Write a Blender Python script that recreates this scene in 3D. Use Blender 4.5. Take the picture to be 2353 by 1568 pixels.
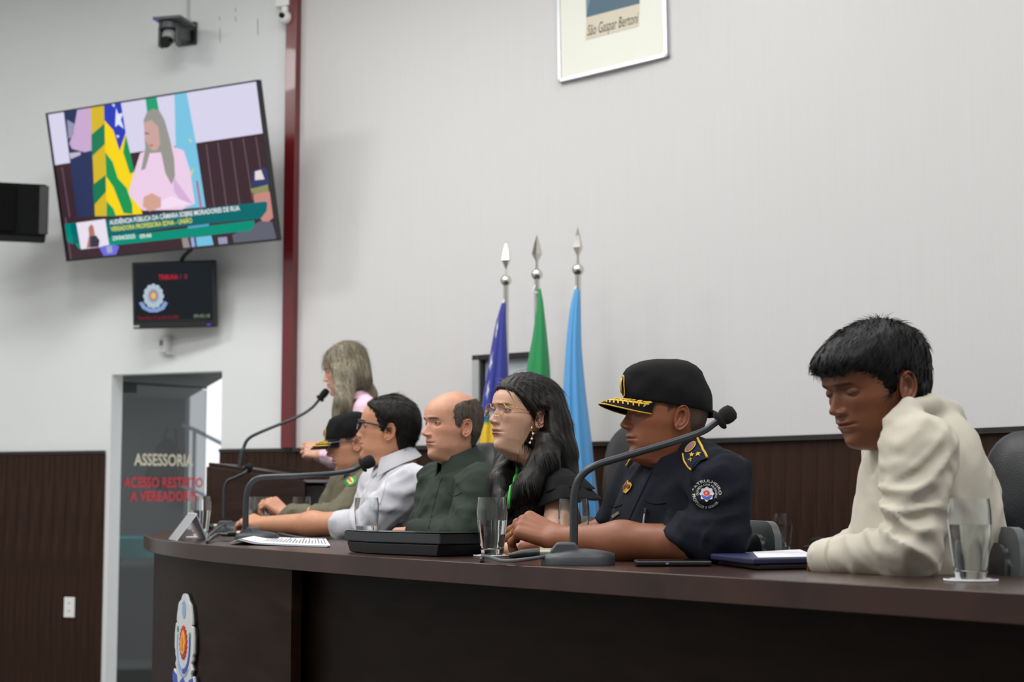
import bpy, bmesh, math, random
import numpy as np
from mathutils import Vector, Matrix

random.seed(7)
SC = bpy.context.scene
for _o in list(bpy.data.objects):
    bpy.data.objects.remove(_o, do_unlink=True)
COL = SC.collection

# ------------------------------------------------------------------ camera
F_PX, CX, CY, HOR = 3800.0, 1176.5, 784.0, 1135.0      # focal length, centre and horizon in pixels of 2353x1568
CAM_Z = 1.555
PITCH = math.atan((HOR - CY) / F_PX)
cam_data = bpy.data.cameras.new('camera')
cam = bpy.data.objects.new('camera', cam_data)
COL.objects.link(cam)
cam.location = (0, 0, CAM_Z)
cam.rotation_euler = (math.pi / 2 + PITCH, 0, 0)
cam_data.sensor_width = 36.0
cam_data.sensor_fit = 'HORIZONTAL'
cam_data.lens = 36.0 * F_PX / 2353.0
cam_data.clip_start = 0.05
cam_data.clip_end = 100
cam_data.dof.use_dof = True
cam_data.dof.focus_distance = 4.1
cam_data.dof.aperture_fstop = 4.5
SC.camera = cam

# ------------------------------------------------------------------ world, lights, exposure
world = bpy.data.worlds.new('hall_ambient')
SC.world = world
world.use_nodes = True
world.node_tree.nodes['Background'].inputs[0].default_value = (0.95, 0.97, 1.0, 1)
world.node_tree.nodes['Background'].inputs[1].default_value = 2.2
SC.view_settings.view_transform = 'Standard'
SC.view_settings.look = 'None'
SC.view_settings.gamma = 1.0
SC.view_settings.use_curve_mapping = False
SC.view_settings.exposure = -1.0

DAIS, TOP, CEIL = 0.62, 1.40, 4.75      # dais floor, table top, ceiling

def ceiling_lamp(x, y, sx, sy, power, col=(1.0, 0.99, 0.975)):
    l = bpy.data.lights.new('ceiling_lamp_light', 'AREA')
    l.shape = 'RECTANGLE'; l.size = sx; l.size_y = sy
    l.energy = power; l.color = col
    o = bpy.data.objects.new('ceiling_lamp_light', l)
    o.location = (x, y, CEIL - 0.06)
    COL.objects.link(o)
    return o
for lx, ly, pw in ((-4.2, 1.4, 100), (-1.4, 1.4, 150), (1.2, 1.4, 120),
                   (-4.2, 4.2, 110), (-1.4, 4.2, 110), (1.2, 4.2, 55),
                   (-4.2, 6.8, 125), (-1.6, 6.6, 105), (0.2, 6.2, 34)):
    ceiling_lamp(lx, ly, 1.5, 0.7, pw)

# ------------------------------------------------------------------ pixel helpers (real positions from the photograph)
RX = np.array([1.0, 0, 0]); RF = np.array([0, math.cos(PITCH), math.sin(PITCH)]); RU = np.array([0, -math.sin(PITCH), math.cos(PITCH)])
CAM = np.array([0, 0, CAM_Z])
def ray(px, py):
    return (px - CX) / F_PX * RX + RF + (CY - py) / F_PX * RU
def P(px, py, d):
    r = ray(px, py); return CAM + r * (d / r[1])
def PZ(px, py, z):
    r = ray(px, py); return CAM + r * ((z - CAM_Z) / r[2])
def PPL(px, py, p0, n):
    r = ray(px, py); p0 = np.asarray(p0, float); n = np.asarray(n, float)
    return CAM + r * (np.dot(p0 - CAM, n) / np.dot(r, n))
def nrm(v):
    v = np.asarray(v, float); return v / (np.linalg.norm(v) + 1e-12)
def V3(*a):
    return np.array(a, float)

# ------------------------------------------------------------------ materials
def lin(c):
    out = []
    for x in c[:3]:
        x = x / 255.0
        out.append(x / 12.92 if x <= 0.04045 else ((x + 0.055) / 1.055) ** 2.4)
    return (out[0], out[1], out[2], 1.0)
def _new(name):
    m = bpy.data.materials.new(name); m.use_nodes = True
    nt = m.node_tree
    return m, nt, nt.nodes['Principled BSDF']
def mat(name, c, rough=0.5, metal=0.0, spec=0.5, var=0.0, vscale=(8, 8, 8), bump=0.0, bscale=(60, 60, 60), c2=None, coat=0.0, sheen=0.0, sss=0.0, bdist=0.004):
    m, nt, b = _new(name)
    b.inputs['Base Color'].default_value = lin(c)
    b.inputs['Roughness'].default_value = rough
    b.inputs['Metallic'].default_value = metal
    b.inputs['Specular IOR Level'].default_value = spec
    b.inputs['Coat Weight'].default_value = coat
    if sheen:
        b.inputs['Sheen Weight'].default_value = sheen
    if sss:
        b.inputs['Subsurface Weight'].default_value = sss
        b.inputs['Subsurface Radius'].default_value = (0.012, 0.005, 0.003)
        b.inputs['Subsurface Scale'].default_value = 0.6
    tc = nt.nodes.new('ShaderNodeTexCoord')
    if var or c2 is not None:
        mp = nt.nodes.new('ShaderNodeMapping'); mp.inputs['Scale'].default_value = vscale
        nz = nt.nodes.new('ShaderNodeTexNoise'); nz.inputs['Scale'].default_value = 1.0; nz.inputs['Detail'].default_value = 5
        nt.links.new(tc.outputs['Object'], mp.inputs['Vector']); nt.links.new(mp.outputs[0], nz.inputs['Vector'])
        rp = nt.nodes.new('ShaderNodeValToRGB')
        rp.color_ramp.elements[0].position = 0.3; rp.color_ramp.elements[1].position = 0.7
        a = lin(c); d = lin(c2) if c2 is not None else tuple(min(1, x * (1 + var)) for x in a[:3]) + (1,)
        if c2 is None:
            a = tuple(x * (1 - var) for x in a[:3]) + (1,)
        rp.color_ramp.elements[0].color = a; rp.color_ramp.elements[1].color = d
        nt.links.new(nz.outputs['Fac'], rp.inputs[0]); nt.links.new(rp.outputs[0], b.inputs['Base Color'])
    if bump:
        mp = nt.nodes.new('ShaderNodeMapping'); mp.inputs['Scale'].default_value = bscale
        nz = nt.nodes.new('ShaderNodeTexNoise'); nz.inputs['Scale'].default_value = 1.0; nz.inputs['Detail'].default_value = 4
        nt.links.new(tc.outputs['Object'], mp.inputs['Vector']); nt.links.new(mp.outputs[0], nz.inputs['Vector'])
        bp = nt.nodes.new('ShaderNodeBump'); bp.inputs['Strength'].default_value = bump; bp.inputs['Distance'].default_value = bdist
        nt.links.new(nz.outputs['Fac'], bp.inputs['Height']); nt.links.new(bp.outputs[0], b.inputs['Normal'])
    return m
def emis(name, c, s=1.0):
    m, nt, b = _new(name)
    b.inputs['Base Color'].default_value = (0, 0, 0, 1)
    b.inputs['Roughness'].default_value = 0.25
    b.inputs['Specular IOR Level'].default_value = 0.12
    b.inputs['Emission Color'].default_value = lin(c)
    b.inputs['Emission Strength'].default_value = s
    return m
def glassmat(name, c=(255, 255, 255), rough=0.0, ior=1.45):
    m, nt, b = _new(name)
    b.inputs['Base Color'].default_value = lin(c)
    b.inputs['Transmission Weight'].default_value = 1.0
    b.inputs['Roughness'].default_value = rough
    b.inputs['IOR'].default_value = ior
    return m
def attrmat(name, rough=0.6, spec=0.4, sss=0.0, bump=0.0, bscale=300.0, var=0.0, sheen=0.0, aniso=None, bdist=0.001):
    """base colour from the 'col' point attribute (the thing's own colours)"""
    m, nt, b = _new(name)
    at = nt.nodes.new('ShaderNodeAttribute'); at.attribute_name = 'col'
    b.inputs['Roughness'].default_value = rough
    b.inputs['Specular IOR Level'].default_value = spec
    if sheen: b.inputs['Sheen Weight'].default_value = sheen
    if sss:
        b.inputs['Subsurface Weight'].default_value = sss
        b.inputs['Subsurface Radius'].default_value = (0.010, 0.004, 0.0025)
        b.inputs['Subsurface Scale'].default_value = 0.6
    out = at.outputs['Color']
    tc = nt.nodes.new('ShaderNodeTexCoord')
    if var:
        nz = nt.nodes.new('ShaderNodeTexNoise'); nz.inputs['Scale'].default_value = 45; nz.inputs['Detail'].default_value = 6
        nt.links.new(tc.outputs['Object'], nz.inputs['Vector'])
        mr = nt.nodes.new('ShaderNodeMapRange'); mr.inputs[1].default_value = 0.3; mr.inputs[2].default_value = 0.7
        mr.inputs[3].default_value = 1 - var; mr.inputs[4].default_value = 1 + var
        nt.links.new(nz.outputs['Fac'], mr.inputs[0])
        mx = nt.nodes.new('ShaderNodeVectorMath'); mx.operation = 'SCALE'
        nt.links.new(out, mx.inputs[0]); nt.links.new(mr.outputs[0], mx.inputs['Scale'])
        out = mx.outputs[0]
    nt.links.new(out, b.inputs['Base Color'])
    if bump:
        nz = nt.nodes.new('ShaderNodeTexNoise'); nz.inputs['Scale'].default_value = bscale; nz.inputs['Detail'].default_value = 3
        nt.links.new(tc.outputs['Object'], nz.inputs['Vector'])
        bp = nt.nodes.new('ShaderNodeBump'); bp.inputs['Strength'].default_value = bump; bp.inputs['Distance'].default_value = bdist
        nt.links.new(nz.outputs['Fac'], bp.inputs['Height']); nt.links.new(bp.outputs[0], b.inputs['Normal'])
    return m
def woodmat(name, c1, c2, rough=0.35, scale=(3, 3, 40), coat=0.0, spec=0.25):
    m, nt, b = _new(name)
    b.inputs['Specular IOR Level'].default_value = spec
    tc = nt.nodes.new('ShaderNodeTexCoord')
    mp = nt.nodes.new('ShaderNodeMapping'); mp.inputs['Scale'].default_value = scale
    nz = nt.nodes.new('ShaderNodeTexNoise'); nz.inputs['Scale'].default_value = 1.0; nz.inputs['Detail'].default_value = 8; nz.inputs['Distortion'].default_value = 0.4
    rp = nt.nodes.new('ShaderNodeValToRGB')
    rp.color_ramp.elements[0].position = 0.32; rp.color_ramp.elements[1].position = 0.68
    rp.color_ramp.elements[0].color = lin(c1); rp.color_ramp.elements[1].color = lin(c2)
    nt.links.new(tc.outputs['Object'], mp.inputs['Vector']); nt.links.new(mp.outputs[0], nz.inputs['Vector'])
    nt.links.new(nz.outputs['Fac'], rp.inputs[0]); nt.links.new(rp.outputs[0], b.inputs['Base Color'])
    b.inputs['Roughness'].default_value = rough
    b.inputs['Coat Weight'].default_value = coat
    bp = nt.nodes.new('ShaderNodeBump'); bp.inputs['Strength'].default_value = 0.06; bp.inputs['Distance'].default_value = 0.002
    nt.links.new(nz.outputs['Fac'], bp.inputs['Height']); nt.links.new(bp.outputs[0], b.inputs['Normal'])
    return m

# ------------------------------------------------------------------ mesh helpers
ORG = {}
class MB:
    """collects shapes, then links them as one mesh object"""
    def __init__(s): s.v = []; s.f = []; s.m = []; s.n = 0
    def add(s, v, f, mi=0):
        v = np.asarray(v, float).reshape(-1, 3)
        s.v.append(v)
        for q in f: s.f.append(tuple(int(i) + s.n for i in q)); s.m.append(mi)
        s.n += len(v); return s
    def box(s, c, size, ax=None, mi=0):
        c = np.asarray(c, float); h = np.asarray(size, float) / 2
        A = np.eye(3) if ax is None else np.asarray(ax, float)
        vs = [c + A[0] * h[0] * i + A[1] * h[1] * j + A[2] * h[2] * k for k in (-1, 1) for j in (-1, 1) for i in (-1, 1)]
        return s.add(vs, [(0, 2, 3, 1), (4, 5, 7, 6), (0, 1, 5, 4), (2, 6, 7, 3), (0, 4, 6, 2), (1, 3, 7, 5)], mi)
    def tube(s, pts, r, n=12, caps=True, mi=0, flat=1.0, up=None):
        pts = np.asarray(pts, float); k = len(pts)
        r = np.full(k, r) if np.isscalar(r) else np.asarray(r, float)
        T = np.gradient(pts, axis=0); T /= np.linalg.norm(T, axis=1)[:, None] + 1e-12
        u = np.asarray(up, float) if up is not None else (V3(0, 0, 1) if abs(T[0][2]) < 0.9 else V3(1, 0, 0))
        vs = []
        for i in range(k):
            u = u - T[i] * np.dot(u, T[i]); u = nrm(u); w = np.cross(T[i], u)
            for j in range(n):
                a = 2 * math.pi * j / n
                vs.append(pts[i] + r[i] * (math.cos(a) * u * flat + math.sin(a) * w))
        fs = [(i * n + j, i * n + (j + 1) % n, (i + 1) * n + (j + 1) % n, (i + 1) * n + j) for i in range(k - 1) for j in range(n)]
        if caps:
            fs.append(tuple(range(n - 1, -1, -1))); fs.append(tuple((k - 1) * n + j for j in range(n)))
        return s.add(vs, fs, mi)
    def cyl(s, a, b, r0, r1=None, n=20, mi=0):
        return s.tube([a, b], [r0, r0 if r1 is None else r1], n, True, mi)
    def lathe(s, prof, n=32, o=(0, 0, 0), ax=None, mi=0, closed=False):
        o = np.asarray(o, float); A = np.eye(3) if ax is None else np.asarray(ax, float)
        vs = []
        for (r, z) in prof:
            for j in range(n):
                a = 2 * math.pi * j / n
                vs.append(o + A[0] * r * math.cos(a) + A[1] * r * math.sin(a) + A[2] * z)
        k = len(prof); fs = []
        for i in range(k - (0 if closed else 1)):
            i2 = (i + 1) % k
            for j in range(n):
                fs.append((i * n + j, i * n + (j + 1) % n, i2 * n + (j + 1) % n, i2 * n + j))
        if not closed:
            if prof[0][0] > 1e-6: fs.append(tuple(range(n - 1, -1, -1)))
            if prof[-1][0] > 1e-6: fs.append(tuple((k - 1) * n + j for j in range(n)))
        return s.add(vs, fs, mi)
    def prism(s, poly, o, ax, d0, d1, mi=0):
        """2d polygon in plane (ax0, ax1) at o, extruded along ax2 from d0 to d1"""
        o = np.asarray(o, float); A = np.asarray(ax, float); k = len(poly)
        vs = [o + A[0] * x + A[1] * y + A[2] * d for d in (d0, d1) for (x, y) in poly]
        fs = [tuple(range(k - 1, -1, -1)), tuple(range(k, 2 * k))]
        fs += [(i, (i + 1) % k, k + (i + 1) % k, k + i) for i in range(k)]
        return s.add(vs, fs, mi)
    def poly(s, pts, mi=0):
        return s.add(pts, [tuple(range(len(pts)))], mi)
    def sphere(s, c, r, nu=20, nv=12, ax=None, mi=0):
        r = np.full(3, r) if np.isscalar(r) else np.asarray(r, float); A = np.eye(3) if ax is None else np.asarray(ax, float)
        c = np.asarray(c, float); vs = []
        for i in range(nv + 1):
            p = math.pi * i / nv
            for j in range(nu):
                a = 2 * math.pi * j / nu
                vs.append(c + A[0] * r[0] * math.sin(p) * math.cos(a) + A[1] * r[1] * math.sin(p) * math.sin(a) - A[2] * r[2] * math.cos(p))
        fs = [(i * nu + j, i * nu + (j + 1) % nu, (i + 1) * nu + (j + 1) % nu, (i + 1) * nu + j) for i in range(nv) for j in range(nu)]
        return s.add(vs, fs, mi)
    def grid(s, G, mi=0, wrap=False):
        G = np.asarray(G, float); a, b = G.shape[:2]
        fs = [(i * b + j, i * b + (j + 1) % b, (i + 1) * b + (j + 1) % b, (i + 1) * b + j) for i in range(a - 1) for j in range(b if wrap else b - 1)]
        return s.add(G.reshape(-1, 3), fs, mi)
    def slab(s, G, t, mi=0):
        """open grid thickened along its vertex normals"""
        G = np.asarray(G, float); a, b = G.shape[:2]
        du = np.gradient(G, axis=0); dv = np.gradient(G, axis=1); N = np.cross(du, dv)
        N /= np.linalg.norm(N, axis=2)[:, :, None] + 1e-12
        H = G - N * t; o = a * b
        I = lambda i, j: i * b + j
        fs = [(I(i, j), I(i + 1, j), I(i + 1, j + 1), I(i, j + 1)) for i in range(a - 1) for j in range(b - 1)]
        fs += [(o + I(i, j), o + I(i, j + 1), o + I(i + 1, j + 1), o + I(i + 1, j)) for i in range(a - 1) for j in range(b - 1)]
        bd = [I(i, 0) for i in range(a)] + [I(a - 1, j) for j in range(1, b)] + [I(i, b - 1) for i in range(a - 2, -1, -1)] + [I(0, j) for j in range(b - 2, 0, -1)]
        for k in range(len(bd)):
            p, q = bd[k], bd[(k + 1) % len(bd)]; fs.append((q, p, o + p, o + q))
        return s.add(np.concatenate([G.reshape(-1, 3), H.reshape(-1, 3)]), fs, mi)
    def verts(s): return np.concatenate(s.v) if s.v else np.zeros((0, 3))

def make_mesh(name, v, f, mi=None, smooth=False, cols=None, fix=True):
    me = bpy.data.meshes.new(name)
    if isinstance(f, np.ndarray):
        nf, k = f.shape
        me.vertices.add(len(v)); me.vertices.foreach_set('co', np.asarray(v, np.float32).ravel())
        me.loops.add(nf * k); me.loops.foreach_set('vertex_index', f.astype(np.int32).ravel())
        me.polygons.add(nf); me.polygons.foreach_set('loop_start', np.arange(0, nf * k, k, dtype=np.int32))
        me.update(calc_edges=True); me.validate()
    else:
        me.from_pydata([tuple(x) for x in v], [], f)
    if mi is not None and any(mi):
        me.polygons.foreach_set('material_index', np.asarray(mi, np.int32))
    if smooth:
        me.polygons.foreach_set('use_smooth', np.ones(len(me.polygons), bool))
    if cols is not None:
        a = me.attributes.new('col', 'FLOAT_COLOR', 'POINT')
        c4 = np.ones((len(v), 4), np.float32); c4[:, :3] = cols
        a.data.foreach_set('color', c4.ravel())
    if fix and not isinstance(f, np.ndarray):
        bm = bmesh.new(); bm.from_mesh(me); bmesh.ops.recalc_face_normals(bm, faces=bm.faces); bm.to_mesh(me); bm.free()
    me.update()
    return me

def tag(o, label=None, cat=None, group=None, kind=None):
    if label: o['label'] = label
    if cat: o['category'] = cat
    if group: o['group'] = group
    if kind: o['kind'] = kind
    return o
def thing(name, loc, label, cat, group=None, rz=0.0, kind=None):
    o = bpy.data.objects.new(name, None); COL.objects.link(o)
    o.empty_display_size = 0.1
    o.location = tuple(loc); o.rotation_euler = (0, 0, rz)
    ORG[o.name] = np.asarray(loc, float)
    return tag(o, label, cat, group, kind)
def obj(name, mb, m, parent=None, smooth=None, bevel=0.0, local=False, cols=None, label=None, seg=2, angle=40):
    """mb: MB or (verts, faces[, mi]); m: material or list; world coordinates unless local"""
    if isinstance(mb, MB): v, f, mi = mb.verts(), mb.f, mb.m
    else: v, f = mb[0], mb[1]; mi = mb[2] if len(mb) > 2 else None
    v = np.asarray(v, float)
    if parent is not None:
        org = np.zeros(3) if local else ORG[parent.name]
    else:
        org = np.zeros(3) if local else V3((v[:, 0].min() + v[:, 0].max()) / 2, (v[:, 1].min() + v[:, 1].max()) / 2, v[:, 2].min())
    me = make_mesh(name, v - org, f, mi, False, cols)
    for q in (m if isinstance(m, (list, tuple)) else [m]): me.materials.append(q)
    o = bpy.data.objects.new(name, me); COL.objects.link(o)
    if parent is not None:
        o.parent = parent; ORG[o.name] = ORG[parent.name]
    else:
        o.location = tuple(org); ORG[o.name] = org
    if smooth is True:
        me.polygons.foreach_set('use_smooth', np.ones(len(me.polygons), bool))
    elif smooth == 'auto':
        me.polygons.foreach_set('use_smooth', np.ones(len(me.polygons), bool))
        me.set_sharp_from_angle(angle=math.radians(angle))
    if bevel:
        md = o.modifiers.new('bevel', 'BEVEL'); md.width = bevel; md.segments = seg; md.limit_method = 'ANGLE'; md.angle_limit = math.radians(40)
        if smooth is None:
            me.polygons.foreach_set('use_smooth', np.ones(len(me.polygons), bool)); md.harden_normals = True
    if label: o['label'] = label
    return o
def copy_tree(o, parent=None):
    c = o.copy(); COL.objects.link(c); c.parent = parent
    ORG[c.name] = ORG.get(o.name, np.zeros(3))
    for ch in list(o.children): copy_tree(ch, c)
    return c

def text_mesh(txt, size, extrude=0.0, align='CENTER', shear=0.0, bold=0.0, sx=1.0):
    """flat lettering as vertices in its own plane (x right, y up)"""
    cu = bpy.data.curves.new('lettering', 'FONT'); cu.body = txt; cu.size = size; cu.align_x = align; cu.align_y = 'CENTER'
    cu.extrude = extrude; cu.shear = shear; cu.offset = bold; cu.resolution_u = 3; cu.fill_mode = 'FRONT' if extrude == 0 else 'BOTH'
    ob = bpy.data.objects.new('lettering', cu); COL.objects.link(ob)
    dg = bpy.context.evaluated_depsgraph_get()
    me = bpy.data.meshes.new_from_object(ob.evaluated_get(dg))
    v = np.array([x.co[:] for x in me.vertices], float).reshape(-1, 3); f = [tuple(p.vertices) for p in me.polygons]
    if len(v): v[:, 0] *= sx
    bpy.data.objects.remove(ob, do_unlink=True); bpy.data.curves.remove(cu); bpy.data.meshes.remove(me)
    return v, f
def put_text(mb, txt, size, o, ax, d, mi=0, align='CENTER', shear=0.0, bold=0.0, sx=1.0, width=None):
    v, f = text_mesh(txt, size, 0.0, align, shear, bold, sx)
    if width is not None and len(v):
        w = v[:, 0].max() - v[:, 0].min(); v[:, 0] *= width / w
    A = np.asarray(ax, float); o = np.asarray(o, float)
    W = o + v[:, :1] * A[0] + v[:, 1:2] * A[1] + d * A[2]
    mb.add(W, f, mi)

def catmull(pts, n=8):
    pts = np.asarray(pts, float); out = []
    Q = np.vstack([2 * pts[0] - pts[1], pts, 2 * pts[-1] - pts[-2]])
    for i in range(1, len(Q) - 2):
        for k in range(n):
            t = k / n
            out.append(0.5 * (2 * Q[i] + (Q[i + 1] - Q[i - 1]) * t + (2 * Q[i - 1] - 5 * Q[i] + 4 * Q[i + 1] - Q[i + 2]) * t * t + (3 * Q[i] - Q[i - 1] - 3 * Q[i + 1] + Q[i + 2]) * t ** 3))
    out.append(pts[-1]); return np.array(out)
def ellip(rx, ry, n=32, cx=0, cy=0, a0=0.0, a1=2 * math.pi):
    full = abs(a1 - a0 - 2 * math.pi) < 1e-6
    return [(cx + rx * math.cos(a0 + (a1 - a0) * i / (n if full else n - 1)), cy + ry * math.sin(a0 + (a1 - a0) * i / (n if full else n - 1))) for i in range(n)]
def star(r, n=5, inner=0.4, rot=math.pi / 2, cx=0, cy=0):
    return [(cx + (r if i % 2 == 0 else r * inner) * math.cos(rot + math.pi * i / n), cy + (r if i % 2 == 0 else r * inner) * math.sin(rot + math.pi * i / n)) for i in range(2 * n)]

# ================================================================== materials of the room
def wallmat(name, c, stripes=False):
    m, nt, b = _new(name)
    b.inputs['Roughness'].default_value = 0.62
    b.inputs['Specular IOR Level'].default_value = 0.25
    tc = nt.nodes.new('ShaderNodeTexCoord')
    nz = nt.nodes.new('ShaderNodeTexNoise'); nz.inputs['Detail'].default_value = 4
    mp = nt.nodes.new('ShaderNodeMapping')
    if stripes:
        mp.inputs['Scale'].default_value = (70, 1.5, 1); nz.inputs['Scale'].default_value = 1.0
        nt.links.new(tc.outputs['UV'], mp.inputs['Vector'])
    else:
        mp.inputs['Scale'].default_value = (1.3, 1.3, 1.3); nz.inputs['Scale'].default_value = 1.0
        nt.links.new(tc.outputs['Object'], mp.inputs['Vector'])
    nt.links.new(mp.outputs[0], nz.inputs['Vector'])
    rp = nt.nodes.new('ShaderNodeValToRGB'); a = lin(c)
    k = 0.012 if stripes else 0.02
    rp.color_ramp.elements[0].position = 0.3; rp.color_ramp.elements[1].position = 0.7
    rp.color_ramp.elements[0].color = tuple(x * (1 - k) for x in a[:3]) + (1,); rp.color_ramp.elements[1].color = tuple(x * (1 + k) for x in a[:3]) + (1,)
    nt.links.new(nz.outputs['Fac'], rp.inputs[0]); nt.links.new(rp.outputs[0], b.inputs['Base Color'])
    n2 = nt.nodes.new('ShaderNodeTexNoise'); n2.inputs['Scale'].default_value = 140
    nt.links.new(tc.outputs['Object'], n2.inputs['Vector'])
    bp = nt.nodes.new('ShaderNodeBump'); bp.inputs['Strength'].default_value = 0.08; bp.inputs['Distance'].default_value = 0.002
    nt.links.new(n2.outputs['Fac'], bp.inputs['Height']); nt.links.new(bp.outputs[0], b.inputs['Normal'])
    return m
M_WALL_L = wallmat('white_painted_plaster', (226, 229, 230))
M_WALL_B = wallmat('pinstriped_grey_wallcovering', (214, 213, 213), True)
M_CEIL = mat('white_ceiling', (228, 228, 226), 0.8)
M_FLOOR = mat('grey_stone_floor', (150, 146, 140), 0.35, var=0.08, vscale=(3, 3, 3))
M_CARPET = mat('dais_carpet', (84, 76, 72), 0.9, bump=0.3, bscale=(300, 300, 300))
M_PLANK = woodmat('dark_wood_plank', (38, 23, 16), (62, 42, 32), 0.45, (45, 45, 2.2), spec=.15)
M_CAP = mat('wainscot_cap', (38, 33, 33), 0.4)
M_RED = mat('dark_red_lacquer', (104, 22, 28), 0.28, var=0.12, vscale=(4, 4, 1.5), coat=0.3)
M_WHITEPL = mat('white_plastic', (232, 233, 233), 0.4)
M_GREYPL = mat('grey_plastic', (120, 124, 128), 0.45)
M_BLACKPL = mat('black_plastic', (22, 23, 25), 0.42, bump=0.1, bscale=(500, 500, 500))
M_BLACKGL = mat('black_gloss', (10, 11, 13), 0.15)
M_CHROME = mat('brushed_steel', (205, 205, 202), 0.22, metal=1.0)
M_ALU = mat('aluminium', (200, 202, 206), 0.32, metal=0.9)

# ================================================================== shell
A0 = V3(-1.16, 8.77, 0)                                  # corner between the two walls
WD = nrm(V3(-1, 0.436, 0))                               # direction of the left wall
WN = V3(WD[1], -WD[0], 0); WN = WN if WN[1] < 0 else -WN  # its normal into the room
def wall_s(px):
    """distance along the left wall where it crosses pixel column px"""
    k = (px - CX) / F_PX
    return (k * A0[1] - A0[0]) / (WD[0] - k * WD[1])
def on_wall(px, py, off=0.0):
    return PPL(px, py, A0 + WN * off, WN)

def struct(name, mb, m, label, **k):
    o = obj(name, mb, m, **k); o['label'] = label; o['kind'] = 'structure'; return o

hall = [(-6.5, -5), (3.3, -5), (3.3, 12.5), (-6.5, 12.5)]
mb = MB(); mb.prism(hall, (0, 0, 0), np.eye(3), -0.1, 0.0)
struct('floor', mb, M_FLOOR, 'grey stone floor of the hall')
mb = MB(); mb.prism(hall, (0, 0, 0), np.eye(3), CEIL, CEIL + 0.1)
struct('ceiling', mb, M_CEIL, 'white ceiling of the hall')

# left wall, pierced by the door opening
S1, S2 = wall_s(509), wall_s(255)
DOOR_Z = float(on_wall(387, 857)[2])
WT = 0.10
mb = MB(); ax = np.array([WD, WN, V3(0, 0, 1)])
def wbox(s0, s1, z0, z1):
    mb.box(A0 + WD * (s0 + s1) / 2 - WN * WT / 2 + V3(0, 0, (z0 + z1) / 2), (s1 - s0, WT, z1 - z0), ax)
wbox(-0.02, S1, 0, CEIL); wbox(S2, 6.2, 0, CEIL); wbox(S1, S2, DOOR_Z, CEIL)
struct('wall_left', mb, M_WALL_L, 'white painted wall carrying the large television')

# curved rear wall behind the dais
_p = np.array([(-1.16, 8.77), (-.47, 8.29), (.37, 7.73), (.985, 7.15), (1.338, 6.66), (1.833, 5.92), (2.3, 5.1)])
_c = np.polyfit(_p[:, 0], _p[:, 1], 3)
_L = np.linspace(-1.16, 2.75, 70); _D = np.polyval(_c, _L); _D += (8.77 - _D[0]) * np.exp(-(_L + 1.16) / 0.5)
WALLC = np.stack([_L, _D], 1)
_T = np.gradient(WALLC, axis=0); _T /= np.linalg.norm(_T, axis=1)[:, None]
WALLN = np.stack([_T[:, 1], -_T[:, 0]], 1)               # towards the hall
_S = np.concatenate([[0], np.cumsum(np.linalg.norm(np.diff(WALLC, axis=0), axis=1))])
def arc(s, off=0.0):
    """point, tangent and normal of the curved wall at arc length s"""
    p = V3(np.interp(s, _S, WALLC[:, 0]), np.interp(s, _S, WALLC[:, 1]), 0)
    n = nrm(V3(np.interp(s, _S, WALLN[:, 0]), np.interp(s, _S, WALLN[:, 1]), 0))
    return p + n * off, V3(-n[1], n[0], 0), n
def arc_s(px, off=0.0):
    k = (px - CX) / F_PX
    q = WALLC + WALLN * off
    g = q[:, 0] - k * q[:, 1]
    return float(np.interp(0, g, _S))
def arc_pt(px, py, off=0.0):
    p, t, n = arc(arc_s(px, off), off)
    return P(px, py, p[1]), t, n
vs = []; n = len(WALLC)
for off in (0, -0.15):
    for z in (0, CEIL):
        for i in range(n): vs.append((WALLC[i, 0] + WALLN[i, 0] * off, WALLC[i, 1] + WALLN[i, 1] * off, z))
fs = []
for i in range(n - 1):
    fs += [(i, i + 1, n + i + 1, n + i), (2 * n + i + 1, 2 * n + i, 3 * n + i, 3 * n + i + 1), (n + i, n + i + 1, 3 * n + i + 1, 3 * n + i), (i + 1, i, 2 * n + i, 2 * n + i + 1)]
fs += [(0, n, 3 * n, 2 * n), (n - 1, 3 * n - 1, 4 * n - 1, 2 * n - 1)]
wb = struct('wall_back', (np.array(vs), fs), M_WALL_B, 'curved pale grey wall behind the dais', smooth='auto')
uv = wb.data.uv_layers.new(name='UVMap')
_lv = np.zeros(len(wb.data.loops), np.int32); wb.data.loops.foreach_get('vertex_index', _lv)
_uv = np.zeros((len(_lv), 2), np.float32); _uv[:, 0] = _S[_lv % n]; _uv[:, 1] = ((_lv // n) % 2) * CEIL
uv.data.foreach_set('uv', _uv.ravel())
mb = MB(); e = WALLC[-1]
mb.box(((e[0] + 0.08), (e[1] - 5.0) / 2, CEIL / 2), (0.16, e[1] + 5.0, CEIL)); struct('wall_right', mb, M_WALL_L, 'white side wall to the right of the dais')
mb = MB(); mb.box((-1.6, -5.05, CEIL / 2), (9.8, 0.1, CEIL)); struct('wall_rear', mb, M_WALL_L, 'white wall at the public end of the hall')
mb = MB(); mb.box((-6.55, 3.75, CEIL / 2), (0.1, 17.5, CEIL)); struct('wall_side', mb, M_WALL_L, 'white side wall of the public hall')

# red corner post
mb = MB()
mb.box(A0 + WN * 0.02 + V3(-0.012, 0, (1.795 + CEIL) / 2), (0.066, 0.06, CEIL - 1.795), ax)
struct('trim_1', mb, M_RED, 'dark red lacquered vertical post in the wall corner', bevel=0.003)

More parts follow.
